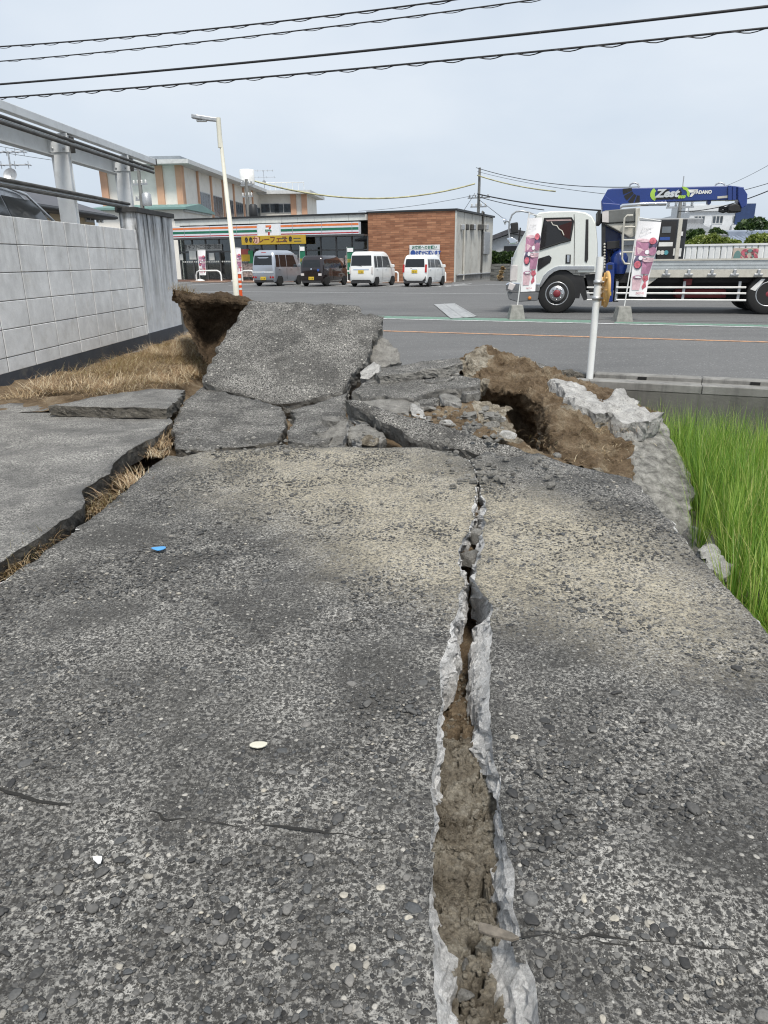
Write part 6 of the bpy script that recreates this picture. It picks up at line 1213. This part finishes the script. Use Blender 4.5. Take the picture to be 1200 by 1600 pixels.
def block(b, x0, x1, y0, y1, z0, z1): b.span((x0,y0,z0), (x1,y1,z1)); return b
# school-like building: local y runs along its long right side, local x to the right
cor = at_y(286,330,72.); SB = R_(-5); sc_ = thing('school_building', 'ivory three-storey school building with salmon pilasters behind the store', 'building', (cor[0],cor[1],0), SB)
sx_ = np.array([math.cos(SB), math.sin(SB)]); sy_ = np.array([-math.sin(SB), math.cos(SB)])
def sd2(px, py): p = at_pl(px, py, cor, (*sx_,0)); return float((p[:2]-cor[:2])@sy_), float(p[2])
def sf2(px, py, y=0.): p = at_pl(px, py, (*(cor[:2]+sy_*y),0), (*sy_,0)); return float((p[:2]-cor[:2])@sx_), float(p[2])
zr_ = sf2(286,258)[1]; Lb = min(sd2(408,310)[0], 50.); WLf = -sf2(165,265)[0]
b = MB(); block(b, -WLf,0,0,Lb,0,zr_); b.build('wall', M_IV, sc_)
b = MB(); block(b, -WLf-1.8,1.3,-1.3,Lb,zr_,zr_+.35); b.build('roof_slab', M_EAVE, sc_); b = MB(); block(b, -WLf-.2,.2,-.2,Lb,zr_+.35,zr_+.75); b.build('parapet', M_SLATE, sc_)
for px in (163,250,281): x, _ = sf2(px,280); b = MB(); block(b, x-.32,min(x+.32,.05),-.22,.0,0,zr_); b.build('pilaster', M_SAL, sc_)
b = MB(); block(b, .0,.2,-.2,.3,0,zr_); b.build('pilaster', M_SAL, sc_)
nB = 7
for k in range(nB+1):
    y_ = .6+(Lb-1.2)*((k/nB)**1.0); b = MB(); block(b, .0,.16,y_-.14,y_+.14,0,zr_); b.build('pilaster', M_SAL, sc_)
    if 0 < k < nB or k == 0:
        y1_ = .6+(Lb-1.2)*((k+1)/nB)
        if k >= 1:
            for z0_, z1_ in ((zr_*.60,zr_*.82),(zr_*.26,zr_*.48)): window(sc_, y_+.5, y1_-.5, z0_, z1_, 0, 4, side=0.)
# wing at its far end
b = MB(); yw = Lb-1.; x1w = sf2(476,320,yw)[0]; zw = sf2(440,304,yw)[1]; block(b, 0,x1w,yw,yw+9,0,zw); wg = b.build('wing', M_IV, sc_)
b = MB(); block(b, -.5,x1w+1.,yw-1.2,yw+10,zw,zw+.4); b.build('wing_roof', M_EAVE, sc_)
for px in (422,443): x, _ = sf2(px,325,yw); window(sc_, x-1.2,x+1.2, sf2(px,333,yw)[1], sf2(px,318,yw)[1], yw, 2)
for px in (459,476): x, _ = sf2(px,325,yw); b = MB(); block(b, x-.35,x+.35,yw-.2,yw,0,zw); b.build('pilaster', M_SAL, sc_)
wb_ = MB()
for k in range(9): x = x1w*k/8; wb_.tube([(x,yw,zw+.4),(x,yw,zw+1.4)], .04, 5)
wb_.tube([(0,yw,zw+1.4),(x1w,yw,zw+1.4)], .05, 5); wb_.build('roof_railing', M_PLAS_W, sc_)
tkp = at_y(386,275,92.); b = MB(); hT = at_y(386,266,92.)[2]-at_y(386,284,92.)[2]; b.lathe([(.85,-hT*.7),(.85,hT*.5),(.75,hT*.56),(.2,hT*.58)], 18, Matrix.Translation(((tkp[:2]-cor[:2])@sx_, (tkp[:2]-cor[:2])@sy_, tkp[2]))); b.build('water_tank', M_PLAS_W, sc_)
# low annexe with a teal roof in front of it
an = at_y(286,330,64.); t_ = thing('annexe', 'low white annexe with a teal metal roof before the school', 'building', (an[0],an[1],0), SB)
f2_ = lambda px, py: at_pl(px, py, an, (*sy_,0)); zt1, zt0 = f2_(230,316)[2], f2_(230,325)[2]; wA = float((an[:2]-f2_(150,322)[:2])@sx_)
b = MB(); block(b, -wA,0,0,7,0,zt0); b.build('wall', M_IV, t_)
b = MB(); b.add([(-wA-.4,-.5,zt0),(.4,-.5,zt0),(.4,3.5,zt1+.05),(-wA-.4,3.5,zt1+.05),(-wA-.4,7.4,zt0),(.4,7.4,zt0)]+[(-wA-.4,-.5,zt0-.15),(.4,-.5,zt0-.15),(.4,7.4,zt0-.15),(-wA-.4,7.4,zt0-.15)], [(0,1,2,3),(3,2,5,4),(0,6,7,1),(1,7,8,5,2),(4,5,8,9),(0,3,4,9,6),(6,9,8,7)]); rf = b.build('roof', M_TEAL, t_)
for k in range(14): x = -wA-.3+k*(wA+.6)/13; b = MB(); b.add([(x-.03,-.5,zt0+.05),(x+.03,-.5,zt0+.05),(x+.03,3.5,zt1+.11),(x-.03,3.5,zt1+.11)], [(0,1,2,3)]); b.build('roof_rib', M_TEAL, rf)
b = MB(); b.span((.0,-.02,zt0-.3), (.2,7,zt0-.16)); b.build('gutter', M_EAVE, t_)
# beige house with a dark roof behind the block wall
hA, hB_ = at_y(0,309,24.5), at_y(180,336,34.0); HD = (hB_-hA)[:2]; HL = float(np.linalg.norm(HD)); HD /= HL; HRZ = math.atan2(HD[1], HD[0])
hs = thing('beige_house', 'beige house with a dark tiled roof behind the block wall', 'house', (*(hA[:2]-HD*4),.5), HRZ); ze = .5*(hA[2]+hB_[2])-.5; HL += 4.
M_BGE = mat('beige_render', (.50,.40,.27), .8, var=.08); M_ROOFD = mat('dark_roof_tile', (.085,.085,.095), .6, var=.25, vs=5, bump=.3, bs=12)
b = MB(); b.span((0,.7,-.6), (HL-.6,7.5,ze-.1)); b.build('wall', M_BGE, hs)
b = MB(); b.add([(-.4,0,ze),(HL,0,ze),(HL-3,4.2,ze+1.5),(-.4,4.2,ze+1.5),(HL,8.2,ze),(-.4,8.2,ze),(-.4,0,ze-.18),(HL,0,ze-.18),(HL,8.2,ze-.18),(-.4,8.2,ze-.18)], [(0,1,2,3),(3,2,4,5),(1,4,2),(0,6,7,1),(1,7,8,4),(6,9,8,7),(0,3,5,9,6)]); rf = b.build('roof', M_ROOFD, hs)
b = MB(); b.tube([(-.4,4.2,ze+1.52),(HL-3,4.2,ze+1.52)], .1, 6); b.build('ridge', M_ROOFD, rf); b = MB(); b.tube([(-.4,-.05,ze-.1),(HL,-.05,ze-.1)], .07, 6); b.build('gutter', M_DARK, hs)
def hx_(px, py): p = at_pl(px, py, (*(hA[:2]+np.array([-HD[1],HD[0]])*.7),0), (-HD[1],HD[0],0)); return float((p[:2]-np.array(hs.location[:2]))@HD), float(p[2])-.5
for a, c_, d0, d1 in ((60,76,325,341),(131,146,334,348),(38,44,322,336),(150,154,337,348),(156,160,338,348),(50,54,322,336)):
    x0, z1_ = hx_(a,d0); x1, z0_ = hx_(c_,d1); window(hs, x0, x1, z0_, z1_, .7, 2 if c_-a > 10 else 1)
# aerial on its ridge
def aerial(label, px, py0, py1, Y, w_=1.):
    c0, c1 = at_y(px,py1,Y), at_y(px,py0,Y); t_ = thing('tv_aerial', label, 'aerial', c0); h_ = c1[2]-c0[2]
    b = MB(); b.tube([(0,0,-.3),(0,0,h_)], .03, 6); b.build('mast', M_STEEL, t_)
    for z_, wd, n in ((h_*.97,1.2*w_,5),(h_*.55,1.4*w_,4)):
        b = MB(); b.tube([(-wd*.6,0,z_),(wd*.5,0,z_)], .02, 5)
        for k in range(n): x = -wd*.55+wd*k/(n-1); b.tube([(x,-.25,z_),(x,.25,z_)], .015, 4); b.tube([(x,0,z_-.12),(x,0,z_+.12)], .014, 4)
        b.build('element', M_STEEL, t_)
    b = MB(); b.lathe([(.02,-.06),(.2,0),(.24,.03)], 14, Matrix.Translation((0,-.1,h_*.2)) @ Matrix.Rotation(R_(70), 4, 'X'), cap=False); b.build('dish', M_STEEL, t_)
aerial('thin television aerial with dish on the dark roof', 20, 236, 284, 27.5); aerial('television aerial beside the water tank on the school roof', 413, 266, 290, 95., 2.)
# ------------------------------------------------------------------ utility poles and cables
M_POLE = mat('utility_pole_concrete', (.20,.20,.19), .8, var=.2); M_WIRE = mat('cable_black', (.02,.02,.022), .6); M_YEL = mat('yellow_cable_cover', (.40,.38,.22), .6, var=.4, vs=1.5)
def pole(label, px, top, Y, r=.16, arms=((.3,1.6),), trans=False, sag_z=0.):
    base = at_y(px, 438, Y); base[2] = 0; tz = at_y(px, top, Y)[2]; t_ = thing('utility_pole', label, 'utility pole', base, -RA)
    b = MB(); b.tube([(0,0,-.5),(0,0,tz)], [r,r*.6], 10); b.build('pole', M_POLE, t_)
    for k, (dz, w_) in enumerate(arms):
        b = MB(); b.box((0,0,tz-dz), (w_,.1,.1)); ar = b.build('cross_arm', M_STEEL, t_)
        for s_ in (-.42,-.15,.15,.42): b = MB(); b.lathe([(.05,0),(.08,.05),(.05,.1),(.08,.15),(.04,.22)], 8, Matrix.Translation((s_*w_,0,tz-dz+.05))); b.build('insulator', M_PLAS_W if k % 2 else M_STEEL, ar)
    if trans: b = MB(); b.lathe([(.3,0),(.32,.1),(.32,.75),(.2,.85)], 12, Matrix.Translation((.45,0,tz-2.6))); b.build('transformer', M_DARK if 'black' in label else M_STEEL, t_)
    return t_, np.array([base[0],base[1],tz])
polA, PA = pole('utility pole with transformer left of the school facade', 235, 258, 55., .19, ((.3,1.6),(1.2,1.2),(2.2,1.)), True)
polB, PB = pole('utility pole with black fittings before the school windows', 395, 280, 60., .2, ((.4,1.),(1.2,.9)), True)
polC, PC = pole('slim utility pole behind the right end of the store', 744, 262, 66., .17, ((2.3,1.9),(3.0,1.4)))
polD, PD = pole('utility pole behind the crane boom', 1049, 308, 42., .15, ((.5,1.4),))
cab_n = 0
def cable(label, a, b_, sag, r, m_=None, twist=0, name='overhead_cable', n=40):
    a, b_ = np.array(a), np.array(b_); P = [a+(b_-a)*t_+np.array([0,0,-sag*4*t_*(1-t_)]) for t_ in np.linspace(0,1,n)]; b = MB(); b.tube(P, r, 6)
    o = tag(b.build(name, m_ or M_WIRE), label, 'cable', 'overhead cables')
    if twist:
        L_ = np.linalg.norm(b_-a); N = int(L_/.12); b = MB(); ph = 0
        T_ = np.linspace(0,1,N); Q = [a+(b_-a)*t_+np.array([0, r*1.6*math.cos(i*.9), -sag*4*t_*(1-t_)+r*1.6*math.sin(i*.9)-r*1.2]) for i, t_ in enumerate(T_)]
        b.tube(Q, r*.55, 4); c_ = b.build('lashing_wire', M_WIRE, o)
    return o
NV = np.array([CV[0],CV[1],0]); VC = 17.5
def onv(px, py, v=VC): d_ = ray(px, py); return CP+d_*(v/(d_@NV))
def span_(px0, py0, px1, py1, ext=.35, v=VC): a, b_ = onv(px0,py0,v), onv(px1,py1,v); return a-(b_-a)*ext, b_+(b_-a)*ext
for lab, c_, sg, r, tw in (('topmost overhead cable, lashed with wire, leaving the picture at the top',(0,67,650,0),.0,.017,1),('second overhead cable from the top',(0,90,775,0),.0,.014,1),('thick third overhead cable crossing the whole sky',(0,126,1195,2),.0,.026,0),('lowest overhead cable bundle crossing the whole sky',(0,147,1200,35),.0,.02,1)):
    a, b_ = span_(*c_, .25); cable(lab, a, b_, sg+.16, r, twist=tw, n=60)
def px_cable(label, p0, Y0, p1, Y1, sagpx, r, m_=None): a, b_ = at_y(*p0,Y0), at_y(*p1,Y1); cable(label, a, b_, sagpx/F*.5*(Y0+Y1), r, m_)
px_cable('yellow-sleeved cable sagging from the school to the slim pole', (398,283), 60., (742,287), 66., 21, .06, M_YEL)
px_cable('yellow-sleeved cable running right from the slim pole', (746,274), 66., (868,299), 60., 3, .05, M_YEL); px_cable('upper cable running right from the top of the slim pole', (744,262), 66., (1000,292), 50., 9, .025); px_cable('cable running right from the slim pole above the truck cab', (746,303), 66., (960,330), 50., 4, .05); px_cable('lower cable from the slim pole towards the truck mirrors', (746,307), 66., (850,328), 55., 2, .03)
px_cable('guy wire slanting down right from the slim pole', (746,310), 66., (800,352), 64., 0, .02); px_cable('service wire slanting down left from the slim pole to the store', (742,302), 66., (724,330), 62., 0, .02); px_cable('thin cable from behind the store roof up to the slim pole', (560,330), 70., (742,305), 66., 3, .015)
px_cable('cable rising right behind the boom tip', (1060,315), 42., (1215,282), 30., 4, .012); px_cable('higher cable rising right behind the boom tip', (1060,330), 42., (1215,292), 30., 8, .02); px_cable('thin wire rising to the right edge above the boom', (1130,292), 50., (1215,250), 36., 2, .01); px_cable('faint wire behind the steel frame on the left', (-20,225), 40., (240,262), 56., 3, .012); px_cable('second faint wire behind the steel frame on the left', (-20,234), 40., (240,267), 56., 3, .012); px_cable('wire running left from the boom to the slim pole', (746,268), 66., (1049,312), 42., 6, .015)
# ------------------------------------------------------------------ right background
M_TILE = mat('grey_roof_tile', (.22,.23,.24), .6, var=.2, vs=3); M_AW = mat('apartment_white', (.62,.64,.66), .7, var=.06); M_NAVY = mat('navy_stripe', (.02,.045,.13), .6)
def tile_roof(par, L_, D_, z0, rise, pitch_n, m_, name='roof'):
    """front slope facing local -y with rounded tile rolls"""
    b = MB(); b.add([(0,0,z0),(L_,0,z0),(L_,D_,z0+rise),(0,D_,z0+rise),(0,2*D_,z0),(L_,2*D_,z0),(0,0,z0-.2),(L_,0,z0-.2),(L_,2*D_,z0-.2),(0,2*D_,z0-.2)], [(0,1,2,3),(3,2,5,4),(0,6,7,1),(6,9,8,7),(0,3,4,9,6),(1,7,8,5,2)]); rf = b.build(name, m_, par)
    me = None
    for k in range(pitch_n):
        if me is None: b = MB(); b.tube([(0,-.05,z0+.03),(0,D_,z0+rise+.03)], .09, 6); me = b.mesh('tile_roll', m_)
        obj('tile_roll', me, rf, (L_*(k+.5)/pitch_n,0,0))
    b = MB(); b.span((-.15,D_-.2,z0+rise-.05), (L_+.15,D_+.2,z0+rise+.28), ch=.05); b.build('ridge', m_, rf); return rf
p0, p1 = at_y(985,343,34.), at_y(1092,343,34.); h1 = thing('tiled_house', 'house with grey ribbed tile roof behind the machine cabinet', 'house', (p0[0],p0[1]-3.,0), 0); zr1 = p0[2]; ze1 = at_y(1060,372,31.)[2]; LW = p1[0]-p0[0]
tile_roof(h1, LW, 3., ze1, zr1-ze1-.25, 22, M_TILE); b = MB(); b.span((.4,.6,0), (LW-.4,5.4,ze1-.05)); b.build('wall', M_AW, h1); window(h1, 1., 2.6, 1., 2., .6, 2)
q0 = at_y(1070,400,75.); q0[2] = 0; ap = thing('apartment_block', 'white apartment block with navy corner stripe far behind the truck', 'building', q0, R_(-8)); fz_ = lambda px, py: at_y(px, py, 75.)-q0
zA1 = fz_(1120,330)[2]; W1 = fz_(1172,330)[0]; b = MB(); b.span((0,0,0), (W1,12,zA1)); b.span((fz_(1080,320)[0],2,zA1), (fz_(1110,320)[0],8,fz_(1090,316)[2])); b.build('wall', M_AW, ap)
b = MB(); b.span((W1-1.6,-.15,0), (W1+.1,12,zA1+.6)); b.build('corner_stripe', M_NAVY, ap); b = MB(); b.span((-.2,-.2,zA1), (W1-1.6,.1,zA1+.5)); b.build('parapet', M_AW, ap)
for pxa, pxb, pya, pyb in ((1112,1126,337,350),(1142,1161,337,350),(1141,1160,358,372),(1112,1126,358,372),(1085,1099,337,350)):
    a, c_ = fz_(pxa,pya), fz_(pxb,pyb); w_ = window(ap, a[0], c_[0], c_[2], a[2], 0., 3); b = MB(); b.span((a[0]-.1,-.5,c_[2]-.8), (c_[0]+.1,-.05,c_[2]-.1)); b.build('balcony', M_AW, ap)
wb_ = MB(); c_ = fz_(1080,312); wb_.tube([(c_[0],4,zA1),(c_[0],4,fz_(1080,268)[2])], .05, 5); wb_.build('roof_mast', M_STEEL, ap)
p0, p1 = at_y(1158,384,30.), at_y(1230,376,30.); h2 = thing('blue_tiled_house', 'blue-grey tiled roof of a low house at the right edge', 'house', (p0[0],p0[1],0), R_(0)); tile_roof(h2, 6., 2.6, p0[2]-.25, .62, 30, mat('blue_grey_tile', (.25,.29,.36), .45, var=.15)); b = MB(); b.span((.4,.5,0), (5.6,4.7,p0[2]-.15)); b.build('wall', mat('dark_timber_wall', (.06,.05,.045), .8), h2)
# white panel fence with its sign
f0, f1_ = at_y(1000,405,27.5), at_y(1210,405,25.2); FD = (f1_-f0)[:2]; FL = float(np.linalg.norm(FD)); FRZ = math.atan2(FD[1], FD[0]); fn = thing('panel_fence', 'white corrugated panel fence behind the truck bed', 'fence', (f0[0],f0[1],0), FRZ); zf_ = at_y(1130,384,26.3)[2]; FL += 4
n_ = 22
for k in range(n_):
    b = MB(); w_ = FL/n_; b.prism([(k*w_+.01,0),(k*w_+w_*.1,-.03),(k*w_+w_*.42,-.03),(k*w_+w_*.5,0),(k*w_+w_*.58,-.03),(k*w_+w_*.9,-.03),((k+1)*w_-.01,0),((k+1)*w_-.01,.02),(k*w_+.01,.02)], 2, 0., zf_); b.build('panel', M_WHITEP, fn)
b = MB(); b.span((0,-.05,zf_), (FL,.05,zf_+.06)); b.build('top_rail', M_WHITEP, fn)
a = at_y(1141,388,25.4); c_ = at_y(1176,405,25.3); sg_ = thing('fence_sign', 'small faded sign with green arch and red lettering on the white fence', 'sign', (a[0],a[1]-.25,0), FRZ); wS, zS0, zS1 = c_[0]-a[0], c_[2]-.12, a[2]
b = MB(); b.span((0,-.02,zS0), (wS,.02,zS1)); b.span((wS*.1,.02,0), (wS*.16,.07,zS1)); b.span((wS*.84,.02,0), (wS*.9,.07,zS1)); bd = b.build('board', mat('faded_cream', (.55,.46,.38), .7), sg_); hh = zS1-zS0
b = MB(); b.prism([(wS*.04,zS0+hh*.3)]+[(wS*.19+wS*.15*math.cos(q), zS0+hh*.35+hh*.5*math.sin(q)) for q in np.linspace(math.pi,0,9)]+[(wS*.34,zS0+hh*.3)], 1, -.03, -.018); b.build('green_arch', M_TEAL, bd)
text('S', hh*1.0, M_REDP, bd, face_y(wS*.47,-.028,zS0+hh*.5), bold=.02, sx=1.0); text('O', hh*1.0, M_TEAL, bd, face_y(wS*.67,-.028,zS0+hh*.5), bold=.02, sx=.7); text('S', hh*1.0, M_REDP, bd, face_y(wS*.87,-.028,zS0+hh*.5), bold=.02, sx=1.0)
# small white house, grey wall and hedge between the store and the truck
p0 = at_y(766,405,62.); h3 = thing('white_house', 'small white house with dark gabled roof right of the store', 'house', (p0[0],p0[1],0), R_(-20)); zE, zR_ = at_y(800,384,62.)[2], at_y(782,366,62.)[2]; b = MB(); b.prism([(0,0),(7.,0),(7.,zE),(1.6,zR_),(0,zR_-.5)], 1, 0, 6); b.build('wall', M_AW, h3)
b = MB(); b.prism([(-.5,zR_-.65),(1.6,zR_+.05),(7.6,zE-.15),(7.6,zE+.1),(1.6,zR_+.4),(-.5,zR_-.35)], 1, -.5, 6.5); b.build('roof', M_ROOFD, h3); b = MB(); b.span((1.1,-.08,zR_-1.5), (2.1,.02,zR_-.9)); b.build('gable_vent', M_DARK, h3); window(h3, 3.2, 5., 1.6, 2.8, 0., 2)
w0, w1 = at_z(767,438), at_z(830,440); WL_ = float(np.linalg.norm((w1-w0)[:2]))*2.2; bw = thing('garden_wall', 'low grey block wall between the store and the truck', 'wall', (w0[0],w0[1],0), math.atan2((w1-w0)[1],(w1-w0)[0])); zW = at_y(790,412,w0[1])[2]
M_GBL = mat('grey_block', (.24,.24,.225), .9, var=.25, vs=2.)
nr = 6; b0 = MB(); b0.box((0,0,0), (.78,.16,zW/nr-.02), ch=.01); me = b0.mesh('block', M_GBL)
for r in range(nr):
    for k in range(int(WL_/.8)): obj('block', me, bw, (.4+.8*k+(.4 if r % 2 else 0),0,zW*(r+.5)/nr))
b = MB(); b.span((0,-.05,0), (WL_,.05,zW-.02)); b.build('mortar', M_JOINT, bw)
# foliage
M_LEAF = leaf_material('dark_leaf', ((0, (.015,.032,.01)), (.6, (.035,.07,.018)), (1, (.09,.14,.04))), .25); M_LEAFY = leaf_material('light_leaf', ((0, (.07,.10,.02)), (.5, (.16,.21,.045)), (1, (.32,.35,.11))), .3); M_BARK = mat('bark', (.09,.07,.05), .9, var=.3, vs=12)
def tree(name, label, cat, base, blobs, n, leaf, m_, trunk=True, seed=0, group=None):
    r2 = np.random.default_rng(seed); t_ = thing(name, label, cat, base, 0, group); cs = np.array([b_[:3] for b_ in blobs]); rs_ = np.array([b_[3:6] for b_ in blobs]); w__ = rs_.prod(1)**.7; i = r2.choice(len(cs), n, p=w__/w__.sum())
    d_ = r2.normal(size=(n,3)); d_ /= np.linalg.norm(d_, axis=1)[:,None]; P = cs[i]+d_*rs_[i]*(r2.uniform(.35,1.0,n)**.5)[:,None]; P += vfbm(P*.9, 2, seed)*.25*rs_.mean(); P[:,2] = np.maximum(P[:,2], .03)
    a1 = r2.normal(size=(n,3)); a1 /= np.linalg.norm(a1, axis=1)[:,None]; a2 = np.cross(a1, r2.normal(size=(n,3))); a2 /= np.linalg.norm(a2, axis=1)[:,None]; s_ = (leaf*r2.uniform(.6,1.3,n))[:,None]
    V = np.stack([P-a1*s_, P+a2*s_*.45, P+a1*s_, P-a2*s_*.45], 1).reshape(-1,3); Fq = np.arange(4*n).reshape(-1,4); obj('crown', mesh_np('crown', V, Fq, m_), t_)
    if trunk:
        top = cs.mean(0); b = MB(); b.tube([(top[0],top[1],-.1),(top[0]*.9,top[1]*.9,top[2]*.6),(top[0],top[1],top[2])], [.18,.13,.06], 8)
        for c_ in cs: b.tube([(top[0]*.9,top[1]*.9,top[2]*.55), tuple((c_+top*.9)/2), tuple(c_)], [.08,.05,.02], 5)
        b.build('trunk', M_BARK, t_)
    return t_
def shrub_px(label, pxs, Y, n, leaf, m_, seed, name='garden_tree', cat='tree'):
    """pxs: crown lobes as (px, py, radius px) at distance Y"""
    c0 = at_y(pxs[0][0], 430, Y); base = np.array([c0[0], Y, 0.]); bl_ = []
    for x, y, r in pxs: c = at_y(x, y, Y)-base; r2 = r*Y/F; bl_.append((c[0], 0., c[2], r2, r2*1.2, r2*.9))
    return tree(name, label, cat, base, bl_, n, leaf, m_, True, seed)
shrub_px('dark rounded tree beside the apartment block', [(1165,364,17),(1185,358,15),(1205,366,17),(1152,374,12),(1175,380,20)], 33., 6500, .13, M_LEAF, 3)
shrub_px('light green bushy shrub above the white fence', [(1090,384,14),(1112,382,14),(1132,385,13),(1148,387,12),(1078,386,10)], 29., 5500, .10, M_LEAFY, 4, 'shrub', 'shrub')
shrub_px('dark green shrub beside the machine cabinet', [(1082,372,14),(1074,382,12),(1092,366,9)], 29.8, 4000, .10, M_LEAF, 5, 'shrub', 'shrub')
shrub_px('dark bush in front of the tiled roof, behind the light shrub', [(1118,366,9),(1126,372,10),(1108,372,9)], 31.5, 3000, .10, M_LEAF, 6, 'shrub', 'shrub'); shrub_px('yellow-green bush at the right edge before the blue tiled roof', [(1178,380,12),(1196,382,14),(1215,380,14)], 28.2, 4000, .09, M_LEAFY, 7, 'shrub', 'shrub')
shrub_px('clipped dark hedge before the small white house', [(772,405,10),(785,404,10),(798,404,10),(812,406,11)], 58., 5000, .2, M_LEAF, 8, 'hedge', 'hedge'); shrub_px('pale dry pampas tuft beside the grey block wall', [(783,426,2),(785,420,2),(782,433,3)], 50., 500, .14, M_DRY, 9, 'reed_tuft', 'plant')
# distant low skyline so that the far ground does not end bare
for k, (px0, px1, h_, Y, lab) in enumerate(((-40,170,2.2,140,'far low tree line left behind the houses'),(770,860,2.6,150,'far low tree line between store and truck'),(1090,1260,2.4,120,'far low tree line at the right edge'))):
    a, c_ = at_y(px0,405,Y), at_y(px1,405,Y); n_ = 9; tree('far_trees', lab, 'trees', (a[0],Y,0), [((c_[0]-a[0])*(q+.5)/n_,0,h_*.5,(c_[0]-a[0])/n_*.8,2.,h_*(.5+.12*math.sin(q*2.7))) for q in range(n_)], 5000, .5, M_LEAF, False, 20+k)['kind'] = 'stuff'
